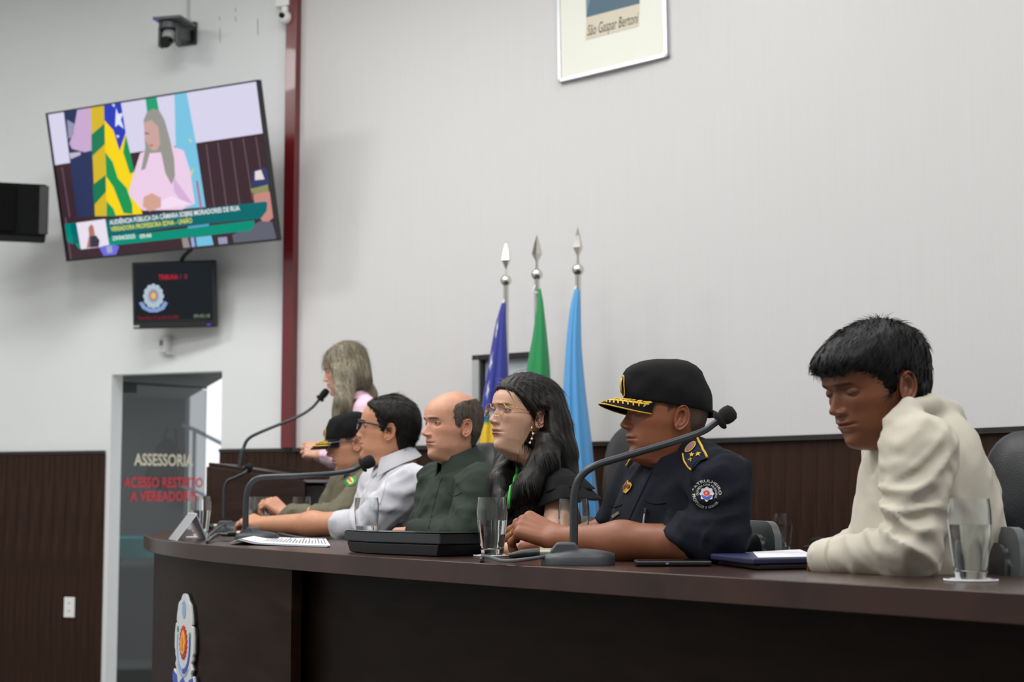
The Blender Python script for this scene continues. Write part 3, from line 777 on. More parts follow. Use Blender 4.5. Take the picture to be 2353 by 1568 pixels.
mb = MB(); mb.prism([a_, b_, (b_[0], top), (a_[0], top)], po, PA, -0.003, -0.001)
pr = obj('print', mb, mat('dark_teal_print', (74, 112, 122), 0.6, c2=(88, 104, 128), vscale=(9, 9, 9)), pf)
mb = MB(); q1, q2 = pl2(1345, 92), pl2(1467, 60); mb.prism([q1, q2, b_, a_], po, PA, -0.003, -0.0012); obj('caption_band', mb, mat('cream_caption', (216, 208, 188), 0.7), pf)
mb = MB(); l0 = pl2(1347, 0); mb.prism([a_, (a_[0] + .035, a_[1] + .12), (a_[0] + .05, top), (a_[0], top)], po, PA, -0.001, -0.0004); obj('print_highlight', mb, mat('pale_teal_print', (112, 152, 162), 0.6), pf)
t1, t2 = pl2(1347, 72), pl2(1467, 42); mb = MB(); o_ = po + PA[0] * (t1[0] + t2[0]) / 2 + PA[1] * (t1[1] + t2[1]) / 2
put_text(mb, 'São Gaspar Bertoni', 0.075, o_, PA, -0.0008, width=(t2[0] - t1[0]) * 0.98, shear=0.25); obj('caption', mb, mat('black_ink', (40, 38, 36), 0.7), pf)
# a simple bust above the frame line of the photograph
mb = MB(); hx = (a_[0] + b_[0]) / 2; mb.prism(ellip(0.05, 0.065, 24, hx, top - 0.16), po, PA, -0.001, 0.0002); obj('print_face', mb, mat('printed_skin', (196, 160, 136), 0.6), pf)

# ================================================================== flags
M_POLE = mat('polished_silver_pole', (214, 212, 206), 0.16, metal=1.0)
M_FLAG = attrmat('satin_flag_cloth', 0.45, 0.4, bump=0.15, bscale=500, sheen=0.3)
def flag(name, label, xs, ytip, yball, d, rows, colfn, nple, zb_px, seed=0):
    base = P(xs, ytip, d)
    t = thing(name, (base[0], base[1], DAIS), label, 'flag', 'ceremonial flags on silver poles')
    k = d / F_PX; bx = V3(base[0], base[1], 0)
    zball = P(xs, yball, d)[2]; ztip = base[2]
    mb = MB(); mb.cyl(V3(bx[0], bx[1], DAIS + 0.03), V3(bx[0], bx[1], zball), 0.0125, n=16); obj('pole', mb, M_POLE, t, smooth='auto')
    mb = MB(); mb.lathe([(0, 0), (0.15, 0), (0.15, 0.02), (0.05, 0.035), (0.03, 0.08), (0.02, 0.09), (0, 0.09)], 28, (bx[0], bx[1], DAIS)); obj('stand', mb, M_POLE, t, smooth='auto')
    mb = MB(); mb.sphere(V3(bx[0], bx[1], zball), 0.0265, 24, 14); obj('ball', mb, M_POLE, t, smooth=True)
    mb = MB(); h = ztip - zball; ro = seed * 0.7
    prof = [(0.008, 0.02), (0.006, h * .30), (0.009, h * .36), (0.024, h * .52), (0.012, h * .80), (0.004, h * .95), (0.0, h)]
    for (r0, z0), (r1, z1) in zip(prof[:-1], prof[1:]):
        pass
    mb.lathe([(r, z) for r, z in prof], 4, (bx[0], bx[1], zball), np.array([[math.cos(ro), math.sin(ro), 0], [-math.sin(ro), math.cos(ro), 0], [0, 0, 1]])); obj('spear_finial', mb, M_POLE, t)
    # draped cloth
    R = catmull(np.array(rows, float), 10); n = 150; G = []; C = []
    rng = np.random.RandomState(seed); ph_ = rng.rand(4) * 6
    for (y, xl, xr) in R:
        c = P((xl + xr) / 2, y, d - 0.03); w = (xr - xl) / 2 * k
        v = (y - R[0][0]) / (R[-1][0] - R[0][0])
        a = np.linspace(0, 2 * math.pi, n, endpoint=False)
        dep = 0.012 + 0.075 * v ** 0.7
        rip = 1 + (0.05 + 0.22 * v) * np.sin(nple * a + ph_[0] + 1.5 * v) * (np.abs(np.sin(a)) ** 0.6) + 0.08 * v * np.sin(3 * a + ph_[1])
        X = c[0] + w * np.cos(a); Y = c[1] + dep * np.sin(a) * rip; Z = c[2] + 0.0 * a
        G.append(np.stack([X, Y, Z], 1)); C.append([colfn(((ai / (2 * math.pi)) % 1.0), v, i, math.cos(ai)) for i, ai in enumerate(a)])
    G = np.array(G); mb = MB(); mb.grid(G, wrap=True)
    obj('cloth', mb, M_FLAG, t, smooth=True, cols=np.array([lin(c)[:3] for row in C for c in row]))
    mb = MB(); q = P(xs - 4, rows[0][0] - 8, d - 0.015); mb.tube([q, q + V3(-0.012, -0.01, -0.03), P(rows[0][1] + 4, rows[0][0] + 10, d - 0.03)], 0.004, 6); obj('tie_cord', mb, M_WHITEPL, t)
    return t
BLUE, YEL, GRN, WHT = (44, 52, 150), (232, 190, 40), (20, 128, 66), (228, 228, 228)
STARS = [(-.62, .13, .05), (-.75, .30, .045), (-.2, .62, .10), (.35, .5, .05), (-.70, .44, .04)]
def goias(u, v, i, cx_):
    s = cx_          # across the visible face: -1 left .. 1 right
    front = u > 0.5
    vv = v + 0.06 * s
    if vv < 0.47 + 0.06 * math.sin(3 * s):
        if front:
            for sx, sv, r in STARS:
                dx = (s - sx) * 0.35; dv = (v - sv * 0.75) * 1.0
                rr = math.hypot(dx, dv * 1.2); an = math.atan2(dv, dx)
                if rr < r * (0.62 + 0.38 * math.cos(5 * an + sx * 9)): return WHT
            if s < -0.9 and v < 0.06: return WHT
        return BLUE
    b = int((vv + 0.18 * s) * 9 + 0.4 * math.sin(6 * s))
    return (YEL, YEL, GRN)[b % 3]
flag('state_flag', 'blue, yellow and green striped flag with white stars furled on a silver pole', 1163, 555, 645, 7.6,
     [(697, 1152, 1162), (730, 1142, 1163), (780, 1132, 1165), (850, 1120, 1168), (930, 1108, 1168), (1010, 1100, 1166), (1090, 1104, 1172), (1300, 1100, 1180)], goias, 7, 0, 3)
flag('national_flag', 'plain green flag furled on a silver pole behind the long haired woman', 1234, 540, 631, 7.41,
     [(664, 1236, 1243), (700, 1233, 1249), (770, 1224, 1257), (850, 1210, 1264), (930, 1204, 1266), (1050, 1200, 1268), (1300, 1196, 1272)], lambda u, v, i, c: (16, 140, 76) if v < .55 else ((226, 190, 40) if abs(c) < .5 else (16, 140, 76)), 5, 0, 11)
flag('city_flag', 'sky blue flag furled on a silver pole, nearest of the three', 1328, 522, 620, 7.19,
     [(666, 1319, 1333), (720, 1308, 1335), (800, 1300, 1337), (900, 1294, 1346), (1000, 1292, 1358), (1100, 1300, 1368), (1190, 1310, 1378), (1330, 1310, 1385)], lambda u, v, i, c: (84, 160, 218), 9, 0, 5)
# ================================================================== curved front bench
M_TABLE = woodmat('dark_walnut_laminate', (30, 19, 13), (42, 28, 20), 0.42, (4, 4, 30), spec=.06)
M_TABTOP = woodmat('dark_walnut_top', (42, 25, 19), (58, 36, 28), 0.26, (5, 5, 5), spec=0.3)
M_PANEL = woodmat('dark_walnut_panel', (17, 10, 6), (26, 16, 11), 0.5, (6, 6, 30), spec=.08)
_fe = [(342, 1234.7), (396, 1245.5), (470, 1252), (583, 1260.7), (730, 1272.8), (947, 1284.5), (1077, 1292), (1360, 1309.5), (1555, 1320), (1770, 1332), (2011, 1347), (2353, 1362.5)]
FE = np.array([PZ(x, y, TOP)[:2] for x, y in _fe])
_pc = np.polyfit(FE[:, 1], FE[:, 0], 3)                    # smooth: lateral as a cubic of depth
ds = np.linspace(1.7, 6.3, 70)
xs_ = np.polyval(_pc, np.clip(ds, 2.4, 5.95))
sl = np.polyval(np.polyder(_pc), 2.4); xs_[ds < 2.4] += (ds[ds < 2.4] - 2.4) * sl
sl2 = np.polyval(np.polyder(_pc), 5.95); xs_[ds > 5.95] += (ds[ds > 5.95] - 5.95) * sl2 * 0.9
FC = np.stack([xs_, ds], 1)                                # front edge in plan, near -> far
# rounded far end
far = [(-1.415, 6.62), (-1.44, 6.95), (-1.40, 7.2), (-1.30, 7.32), (-1.15, 7.34), (-1.0, 7.22)]
FC = np.vstack([FC, catmull(np.vstack([FC[-1:], far]), 6)[1:]])
def fc_norm(C):
    T = np.gradient(C, axis=0); T /= np.linalg.norm(T, axis=1)[:, None]
    N = np.stack([T[:, 1], -T[:, 0]], 1)                   # away from the audience
    return T, N
FT, FN = fc_norm(FC)
nmain = 70
def inner(k): return FC[:nmain] + FN[:nmain] * k
if np.dot(FN[20], (1, 0.3)) < 0: FN = -FN
DEPTH = 0.58
IN = FC[:nmain] + FN[:nmain] * DEPTH
IN = IN[IN[:, 1] < 7.15]
outline = list(map(tuple, FC)) + [tuple(q) for q in IN[::-1]]
bench = thing('curved_bench', (0.0, 4.0, DAIS), 'long curved dark wood bench where the panel sits', 'table')
mb = MB(); mb.prism(outline, (0, 0, 0), np.eye(3), TOP - 0.05, TOP)
obj('table_top', mb, M_TABTOP, bench, bevel=0.003)
def panel(C, off0, thick, z0, z1):
    T, N = fc_norm(C)
    if np.dot(N[len(N) // 2], (1, 0.3)) < 0: N = -N
    a = C + N * off0; b = C + N * (off0 + thick); n = len(C)
    vs = [(p[0], p[1], z) for L in (a, b) for z in (z0, z1) for p in L]; fs = []
    for i in range(n - 1):
        fs += [(i, i + 1, n + i + 1, n + i), (2 * n + i + 1, 2 * n + i, 3 * n + i, 3 * n + i + 1), (n + i, n + i + 1, 3 * n + i + 1, 3 * n + i), (i + 1, i, 2 * n + i, 2 * n + i + 1)]
    fs += [(0, n, 3 * n, 2 * n), (n - 1, 3 * n - 1, 4 * n - 1, 2 * n - 1)]
    mb = MB(); mb.add(vs, fs); return mb
def col_idx(px, C=FC):
    k = (px - CX) / F_PX; g = C[:nmain, 0] - k * C[:nmain, 1]; return int(np.argmin(np.abs(g)))
# the panels stand one behind the next, as the step at the crest panel shows
q = FC + FN * 0.04; k680 = int(np.argmin(np.abs(q[:nmain, 0] - (682 - CX) / F_PX * q[:nmain, 1])))
pnl = obj('crest_panel', panel(FC[k680:-8], 0.04, 0.03, DAIS, TOP - 0.05), M_TABLE, bench, smooth='auto')
obj('front_panel', panel(FC[:k680 + 2], 0.10, 0.03, DAIS, TOP - 0.05), M_PANEL, bench, smooth='auto')
for i in (6, 24, 44, 60):
    mb = MB(); a = V3(*FC[i], 0); nn = V3(*FN[i], 0); mb.box(a + nn * 0.33 + V3(0, 0, (DAIS + TOP - 0.05) / 2), (0.36, 0.03, TOP - 0.05 - DAIS), np.array([nn, V3(-nn[1], nn[0], 0), V3(0, 0, 1)])); obj('support_panel', mb, M_PANEL, bench)

# dais platform
T_, N_ = FT, FN
front = FC - FN * 0.18
poly = [tuple(p) for p in front] + [(-1.1, 8.6)] + [tuple(p) for p in WALLC[2:]] + [(2.75, 1.7)]
mb = MB(); mb.prism(poly, (0, 0, 0), np.eye(3), 0.0, DAIS); struct('floor_dais', mb, M_CARPET, 'raised dais under the bench')

# crest on the panel
q = FC + FN * 0.04; ic = int(np.argmin(np.abs(q[:nmain, 0] - (438 - CX) / F_PX * q[:nmain, 1])))
ct = V3(*FT[ic], 0); ct = ct if ct[0] > 0 else -ct
cn = -V3(*FN[ic], 0); c0 = V3(q[ic, 0], q[ic, 1], P(438, 1483, q[ic, 1])[2])
CA = np.array([ct, V3(0, 0, 1), cn])
cr = thing('crest_plaque', c0, 'colourful municipal crest plaque with a red gear fixed to the bench front', 'crest')
hh = 116 / F_PX * c0[1]; ww = hh * 1.15
def sc(pts, k=1.0): return [(x * ww * k, y * hh * k) for x, y in pts]
MW_, MB_, MR_, MY_, MG_ = mat('crest_white', (222, 224, 226), 0.25), mat('crest_blue', (38, 74, 178), 0.3), mat('crest_red', (190, 30, 40), 0.3), mat('crest_yellow', (244, 190, 40), 0.3), mat('crest_green', (54, 150, 84), 0.3)
MLB = mat('crest_pale_blue', (146, 178, 214), 0.3); MBL = mat('crest_black_edge', (24, 24, 26), 0.3)
shape = [(0.0, 1.0), (.12, .985), (.2, .93), (.24, .88), (.42, .8), (.5, .62), (.54, .5), (.54, .43), (.50, .42), (.6, .38), (.66, .2), (.66, -.1), (.6, -.16), (.6, -.24), (.52, -.3), (.6, -.42), (.5, -.5), (.5, -.6), (.7, -.52), (.75, -.66), (.6, -.95), (0, -1.0)]
shape = shape + [(-x, y) for x, y in shape[::-1][1:-1]]
mb = MB(); mb.prism(sc([(x * 1.05 + .02, y) for x, y in shape]), c0, CA, 0.0, 0.006); obj('edge', mb, MBL, cr)
mb = MB(); mb.prism(sc(shape), c0, CA, 0.006, 0.014); obj('plate', mb, MW_, cr, bevel=0.002)
gear = []
for i in range(36):
    a_ = 2 * math.pi * i / 36; r = 1.0 if i % 2 else 0.80
    gear += [(0.29 * r * math.cos(a_), 0.05 + 0.34 * r * math.sin(a_))]
mb = MB(); mb.prism(sc(gear), c0, CA, 0.014, 0.0165); obj('gear', mb, MR_, cr)
mb = MB(); mb.prism(sc([(0, .29), (.1, .2), (.16, .05), (.13, -.1), (.05, -.17), (-.05, -.17), (-.13, -.1), (-.16, .05), (-.1, .2)]), c0, CA, 0.0165, 0.0185); obj('flame', mb, MY_, cr)
mb = MB(); mb.prism(sc([(0, .22), (.05, .1), (.03, 0), (.07, -.06), (0, -.12), (-.07, -.06), (-.03, 0), (-.05, .1)]), c0, CA, 0.0185, 0.0195); obj('torch', mb, mat('crest_orange', (226, 110, 40), 0.3), cr)
def band(r0, r1, a0, a1, sy=1.25, cy=0.05, n=24):
    o = [(r1 * math.cos(a0 + (a1 - a0) * i / n), cy + sy * r1 * math.sin(a0 + (a1 - a0) * i / n)) for i in range(n + 1)]
    return o + [(r0 * math.cos(a0 + (a1 - a0) * i / n), cy + sy * r0 * math.sin(a0 + (a1 - a0) * i / n)) for i in range(n, -1, -1)]
mb = MB(); mb.prism(sc(band(.40, .48, math.radians(268), math.radians(375))), c0, CA, 0.014, 0.016); obj('blue_arc', mb, MB_, cr)
mb = MB(); mb.prism(sc(band(.40, .47, math.radians(165), math.radians(266))), c0, CA, 0.014, 0.016); obj('pale_arc', mb, MLB, cr)
mb = MB(); mb.prism(sc(band(.50, .535, math.radians(225), math.radians(315))), c0, CA, 0.014, 0.0155); obj('ribbon', mb, MLB, cr)
mb = MB(); mb.prism(sc(ellip(.13, .17, 20, 0.0, .68)), c0, CA, 0.014, 0.0155); mb.prism(sc([(-.2, .78), (0, .88), (.2, .78), (.12, .8), (0, .84), (-.12, .8)]), c0, CA, .014, .0152); obj('crown_mark', mb, MLB, cr)
for lx_, ly_ in ((-.42, .28), (.44, .22)):
    mb = MB(); mb.prism(sc(ellip(.06, .065, 12, lx_, ly_)), c0, CA, 0.014, 0.0155); obj('leaf', mb, MG_, cr)
for s in (-1, 1):
    mb = MB(); mb.prism(sc([(s * .45, -.62), (s * .68, -.56), (s * .74, -.68), (s * .58, -.95), (s * .3, -.98)]), c0, CA, 0.014, 0.0165); obj('scroll', mb, MB_, cr)
mb = MB(); mb.prism(sc([(-.3, -.98), (-.2, -.72), (0, -.62), (.2, -.72), (.3, -.98), (.1, -.86), (-.1, -.86)]), c0, CA, 0.014, 0.016); obj('lower_mark', mb, MB_, cr)

# ================================================================== drinking glasses
M_GLASS = glassmat('clear_glass', (250, 252, 252), 0.0, 1.45)
M_WATER = glassmat('water', (246, 250, 250), 0.0, 1.33)
def glass_profile(h=0.142, t=0.0016):
    out = [(0.0, 0), (0.027, 0), (0.0285, 0.004), (0.031, 0.03), (0.0365, 0.075), (0.0385, 0.10), (0.038, 0.12), (0.0355, h)]
    inn = [(0.0355 - t, h), (0.038 - t, 0.12), (0.0385 - t, 0.10), (0.0365 - t, 0.075), (0.031 - t, 0.03), (0.0275, 0.016), (0.02, 0.014), (0.0, 0.014)]
    return out + inn
def inner_r(z):
    zs = [0.014, 0.03, 0.075, 0.10, 0.12, 0.142]; rs = [0.0265, 0.0294, 0.0349, 0.0369, 0.0364, 0.0339]
    return float(np.interp(z, zs, rs))
_gm = MB(); _gm.lathe(glass_profile(), 48)
_wm = {}
SRC_G = None
def tumbler(loc, label, level=0.08, coaster=None, k=1.0, turn=0.0):
    global SRC_G
    t = thing('drinking_glass', loc, label, 'glass', 'water tumblers on the bench'); t.scale = (k, k, k)
    if SRC_G is None:
        o = obj('tumbler', _gm, M_GLASS, t, smooth='auto', local=True); SRC_G = o
    else:
        o = SRC_G.copy(); COL.objects.link(o); o.parent = t
    if level:
        key = round(level, 3)
        if key not in _wm:
            w = MB(); w.lathe([(0.0, 0.0142)] + [(inner_r(z) + 0.0004, z) for z in np.linspace(0.0142, level, 7)] + [(0.0, level)], 48); _wm[key] = w
        obj('water', _wm[key], M_WATER, t, smooth='auto', local=True)
    if coaster is not None:
        c = thing('coaster', V3(loc[0], loc[1], loc[2] - 0.004), coaster, 'coaster', 'coasters under the tumblers')
        m_ = MB(); m_.lathe([(0, 0), (0.047, 0), (0.048, 0.002), (0.047, 0.0038), (0, 0.0038)], 40); obj('disc', m_, mat('white_paper_board', (228, 228, 230), 0.6) if 'white_paper_board' not in bpy.data.materials else bpy.data.materials['white_paper_board'], c, local=True, smooth='auto')
        m_ = MB(); m_.lathe([(0.038, 0.0036), (0.046, 0.0036), (0.046, 0.0041), (0.038, 0.0041)], 40, closed=True); obj('printed_ring', m_, mat('navy_print', (34, 42, 92), 0.6) if 'navy_print' not in bpy.data.materials else bpy.data.materials['navy_print'], c, local=True)
    return t
def tz(x, y, dz=0.0):
    p = PZ(x, y, TOP); p[2] += dz + 0.0005; return p
tumbler(tz(2231, 1336, .004), 'half full water glass nearest the camera beside the seated young man', 0.096, 'white paper coaster under the nearest water glass')
tumbler(tz(1131, 1279, .004), 'water glass standing in front of the long haired woman', 0.085, 'white paper coaster under the glass before the long haired woman')
tumbler(tz(1319, 1281), 'water glass behind the gooseneck of the nearest microphone', 0.070)
tumbler(tz(842, 1250), 'water glass behind the flat black device', 0.055)
tumbler(tz(592, 1226), 'water glass partly hidden behind the middle microphone stem', 0.093)
tumbler(tz(459, 1236, .004), 'water glass beside the folded name plate at the bench end', 0.092, 'white paper coaster under the glass by the name plate')
tumbler(tz(692, 1222), 'water glass furthest back, beyond the forearm of the man in the cap', 0.05)
tumbler(tz(600, 1221.5), 'water glass next to the raised hand of the man in the cap', 0.07)

# ================================================================== name plate, papers, flat device, phone, folder
a = thing('name_plate', tz(440, 1243), 'folded metal name plate standing like a tent at the bench end', 'name plate')
d_ = nrm(V3(-0.32, 0.947, 0)); e_ = nrm(V3(0.88, 0.48, 0)); bz = TOP + 0.0005
p_l, p_r = PZ(404, 1243, bz), PZ(477, 1241, bz); apex = (p_l + p_r) / 2; apex[2] = P(452, 1180, apex[1])[2]; apex[0] = P(452, 1180, apex[1])[0]
for nm, q0, sgn in (('near_leaf', p_l, 1), ('far_leaf', p_r, -1)):
    mb = MB(); G = np.array([[q0, q0 + d_ * 0.2], [apex, apex + d_ * 0.2]]); mb.slab(G if sgn > 0 else G[:, ::-1], 0.004); obj(nm, mb, M_ALU if sgn > 0 else mat('white_enamel', (206, 208, 218), 0.35), a)

pp = thing('paper_sheets', tz(640, 1252), 'loose printed sheets with a curled corner on the bench', 'papers')
g = [PZ(528, 1252, bz), PZ(752, 1258.5, bz), PZ(742, 1241.5, bz), PZ(575, 1240, bz)]
M_PAPER = mat('white_paper', (232, 232, 240), 0.6); M_INK = mat('dark_ink', (58, 58, 62), 0.7)
for k in range(3):
    G = []
    for i in range(12):
        u = i / 11; row = []
        for j in range(8):
            v = j / 7; q = (g[0] * (1 - u) + g[1] * u) * (1 - v) + (g[3] * (1 - u) + g[2] * u) * v
            lift = 0.012 * math.exp(-((u - 0.10) / 0.09) ** 2) * (1 - 0.3 * v) + 0.003 * math.sin(5 * u) * (1 - u) + 0.0015 + 0.0018 * k
            row.append(q + V3(0.004 * k, 0.003 * k, lift))
        G.append(row)
    mb = MB(); mb.slab(np.array(G)[::-1], 0.0006); obj('sheet', mb, M_PAPER, pp, smooth='auto')
for i in range(20):
    u = 0.3 + 0.66 * i / 19; v0, v1 = 0.15, 0.55 + 0.4 * ((i * 7) % 5) / 5
    f = lambda u, v: (g[0] * (1 - u) + g[1] * u) * (1 - v) + (g[3] * (1 - u) + g[2] * u) * v + V3(0.008, 0.006, 0.0078 + 0.003 * math.sin(5 * u) * (1 - u))
    mb = MB(); mb.tube([f(u, v0), f(u, v1)], 0.0012, 4, flat=0.3); obj('text_line', mb, M_INK, pp)

# flat black device (a display unit lying on the bench)
dv_ = thing('flat_display', tz(900, 1270), 'flat black display unit lying on the bench in front of the man in grey', 'display')
C_ = PZ(851, 1274, TOP)[:2]; tng = nrm(V3(0.686, -0.727, 0))[:2]; nrm2 = V3(0.727, 0.686, 0)[:2]
Bq = C_ + tng * 0.262; Aq = C_ + nrm(V3(-0.9, 0.40, 0))[:2] * 0.17
low = [C_, Bq, Bq + nrm2 * 0.16, Aq + nrm2 * 0.12]
cen = np.mean(low, axis=0)
up = [cen + (p - cen) * 1.10 for p in low]
def quadprism(a, b, z0, z1):
    m_ = MB(); vs = [(p[0], p[1], z0) for p in a] + [(p[0], p[1], z1) for p in b]
    m_.add(vs, [(3, 2, 1, 0), (4, 5, 6, 7)] + [(i, (i + 1) % 4, 4 + (i + 1) % 4, 4 + i) for i in range(4)]); return m_
obj('base', quadprism(low, [cen + (p - cen) * 1.06 for p in low], TOP + 0.0005, TOP + 0.030), mat('matte_black_shell', (15, 16, 18), 0.5), dv_, bevel=0.004)
obj('screen_slab', quadprism(up, up, TOP + 0.030, TOP + 0.058), mat('blue_black_shell', (34, 38, 43), 0.4), dv_, bevel=0.004)
mb = MB(); mb.add([(p[0], p[1], TOP + 0.0585) for p in [cen + (p - cen) * 1.02 for p in up]], [(0, 1, 2, 3)]); obj('glass_face', mb, M_BLACKGL, dv_)
mb = MB(); mb.tube(catmull([tz(1040, 1272, .012), tz(1065, 1264, .012), tz(1090, 1258, .01), tz(1118, 1258, .004)], 6), 0.0035, 8); obj('power_lead', mb, M_BLACKPL, dv_, smooth=True)
mb = MB(); q = tz(1058, 1274, 0.006); t_ = nrm(V3(0.9, -0.2, 0))
mb.box(q, (0.062, 0.03, 0.011), np.array([t_, V3(-t_[1], t_[0], 0), V3(0, 0, 1)])); o = obj('lilac_case', mb, mat('lilac_plastic', (132, 122, 196), 0.4), bevel=0.004); tag(o, 'small lilac case lying beside the flat black display', 'case')

# phone, tablet folder with paper
p0, p1 = tz(1458, 1303), tz(1640, 1303); t_ = nrm(p1 - p0); n_ = V3(-t_[1], t_[0], 0)
ph_ = thing('smartphone', (p0 + p1) / 2, 'black smartphone lying at the bench edge before the uniformed officer', 'phone')
A = np.array([t_, n_, V3(0, 0, 1)]); c = (p0 + p1) / 2 + n_ * 0.035 + V3(0, 0, 0.0065)
mb = MB(); mb.box(c, (0.162, 0.076, 0.011), A); obj('body', mb, M_BLACKPL, ph_, bevel=0.004)
mb = MB(); mb.box(c + V3(0, 0, 0.006), (0.154, 0.068, 0.001), A); obj('glass', mb, M_BLACKGL, ph_)
mb = MB(); mb.box(c - n_ * 0.0382 + t_ * (-0.015), (0.006, 0.0015, 0.004), A); obj('side_button', mb, M_CHROME, ph_)
fo = thing('blue_folder', tz(1760, 1300), 'navy folder with a white sheet on top resting on a dark tablet', 'folder')
a_, b_, c_, e_ = tz(1730, 1312), tz(1884, 1308.5), tz(1840, 1288), tz(1632, 1299)
q = [a_, b_, c_ , e_]
def qp(z0, z1, k=1.0, sh=V3(0, 0, 0)):
    cc = sum(q) / 4; pts = [cc + (p - cc) * k + sh for p in q]
    m_ = MB(); vs = [(p[0], p[1], TOP + z0) for p in pts] + [(p[0], p[1], TOP + z1) for p in pts]
    m_.add(vs, [(3, 2, 1, 0), (4, 5, 6, 7)] + [(i, (i + 1) % 4, 4 + (i + 1) % 4, 4 + i) for i in range(4)]); return m_
obj('tablet', qp(0.0008, 0.011, 0.96, V3(0.012, 0.0, 0)), M_BLACKPL, fo, bevel=0.003)
obj('cover', qp(0.0115, 0.0245), mat('navy_leatherette', (32, 38, 74), 0.4, bump=0.2, bscale=(400, 400, 400)), fo, bevel=0.004)
f = lambda u, v: (a_ * (1 - u) + b_ * u) * (1 - v) + (e_ * (1 - u) + c_ * u) * v
mb = MB(); mb.add([f(u, v) * V3(1, 1, 0) + V3(0, 0, TOP + z) for z in (0.025, 0.0262) for u, v in ((.10, .03), (.97, .02), (.98, .95), (.42, .9))], [(3, 2, 1, 0), (4, 5, 6, 7)] + [(i, (i + 1) % 4, 4 + (i + 1) % 4, 4 + i) for i in range(4)]); obj('paper', mb, M_PAPER, fo)
rb = thing('card_box', tz(2362, 1318), 'small red and white box at the right edge behind the last glass', 'box')
c = tz(2362, 1318); mb = MB(); mb.box(c + V3(0.0, 0, 0.008), (0.05, 0.04, 0.016)); obj('white_half', mb, M_WHITEPL, rb, bevel=0.002)
mb = MB(); mb.box(c + V3(0.0, 0, 0.026), (0.05, 0.04, 0.02)); obj('red_half', mb, mat('red_card', (190, 30, 40), 0.5), rb, bevel=0.002)

# ================================================================== gooseneck microphones
M_MIC = mat('charcoal_rubber_paint', (52, 56, 60), 0.45); M_FOAM = mat('black_foam', (20, 21, 24), 0.95, bump=0.8, bscale=(900, 900, 900)); M_NECK = mat('gunmetal_neck', (58, 62, 66), 0.35, metal=0.4)
def microphone(label, bpos, path, kx, head_len=0.05, rn=0.0065, base=True, face=(1, 0, 0), cable=None, base_len=0.16, stem=None):
    """path: world points of the neck from socket to head"""
    t = thing('gooseneck_microphone', bpos, label, 'microphone', 'gooseneck microphones')
    fx = nrm(face); fy = V3(-fx[1], fx[0], 0); A = np.array([fx, fy, V3(0, 0, 1)])
    if base:
        L = base_len
        # sloping oval foot
        G = []
        for i in range(13):
            u = -0.5 + i / 12; w = 0.058 * L / 0.16 * math.sqrt(max(0.02, 1 - (2 * u) ** 4)); h = (0.016 + 0.018 * (1 - ((u - 0.05) / 0.6) ** 2)) * L / 0.16
            row = []
            for j in range(15):
                a = math.pi * j / 14; row.append(bpos + fx * u * L + fy * (-w * math.cos(a)) + V3(0, 0, max(0.0, h * math.sin(a) ** 0.45)))
            G.append(row)
        mb = MB(); mb.grid(np.array(G)); mb.poly([r[0] for r in G] + [r[-1] for r in G[::-1]]); mb.poly(G[0]); mb.poly(G[-1][::-1])
        obj('foot', mb, M_MIC, t, smooth='auto')
        k = L / 0.16
        mb = MB(); mb.prism([(-.055 * k, 0), (-.0 * k, 0), (.008 * k, .022 * k), (-.004 * k, .048 * k), (-.045 * k, .048 * k), (-.06 * k, .03 * k)], bpos + fy * (-0.024 * k), np.array([fx, V3(0, 0, 1), fy]), 0, 0.048 * k); obj('socket_block', mb, mat('grey_rubber', (70, 74, 78), 0.4) if 'grey_rubber' not in bpy.data.materials else bpy.data.materials['grey_rubber'], t, bevel=0.006 * k, seg=3)
        mb = MB(); q = bpos + V3(0, 0, 0.024 * k); mb.cyl(q - fx * 0.055 * k, q - fx * 0.082 * k, 0.0105 * k, n=20); obj('connector_ring', mb, mat('satin_nickel', (170, 166, 150), 0.35, metal=0.8) if 'satin_nickel' not in bpy.data.materials else bpy.data.materials['satin_nickel'], t, smooth='auto')
        mb = MB(); mb.tube([q - fx * 0.082 * k, q - fx * 0.12 * k + V3(0, 0, -.002), q - fx * 0.15 * k + V3(0, 0, -.006)], [0.0115 * k, 0.010 * k, 0.005 * k], 16); obj('plug', mb, M_BLACKPL, t, smooth='auto')
    pts = catmull(path, 8)
    s = np.linspace(0, 1, len(pts)); rad = rn * (1.0 - 0.25 * s)
    if stem: rad = rad * np.where(s < stem, 1.5, 1.0)
    mb = MB(); mb.tube(pts, rad, 14); obj('neck', mb, M_NECK, t, smooth='auto')
    hd = nrm(pts[-1] - pts[-3]); e = pts[-1]; R = rn * 2.1
    mb = MB(); up = V3(0, 0, 1) if abs(hd[2]) < .9 else V3(1, 0, 0); a1 = nrm(np.cross(up, hd)); a2 = np.cross(hd, a1); AA = np.array([a1, a2, hd]); H = head_len
    mb.lathe([(0, -.1 * H), (R * .9, -.1 * H), (R * 1.15, 0), (R * 1.15, .12 * H), (R * .8, .2 * H), (R * .95, .32 * H), (R, .6 * H), (R * .9, .85 * H), (R * .5, .99 * H), (0, H)], 20, e, AA)
    obj('windscreen', mb, M_FOAM, t, smooth=True)
    if cable is not None:
        mb = MB(); mb.tube(catmull(cable, 8), 0.0042, 10); obj('cable', mb, M_BLACKPL if 'black' in label else mat('grey_cable', (74, 78, 84), 0.5), t, smooth=True)
    return t
b1 = tz(1328, 1298)
D1 = b1[1]
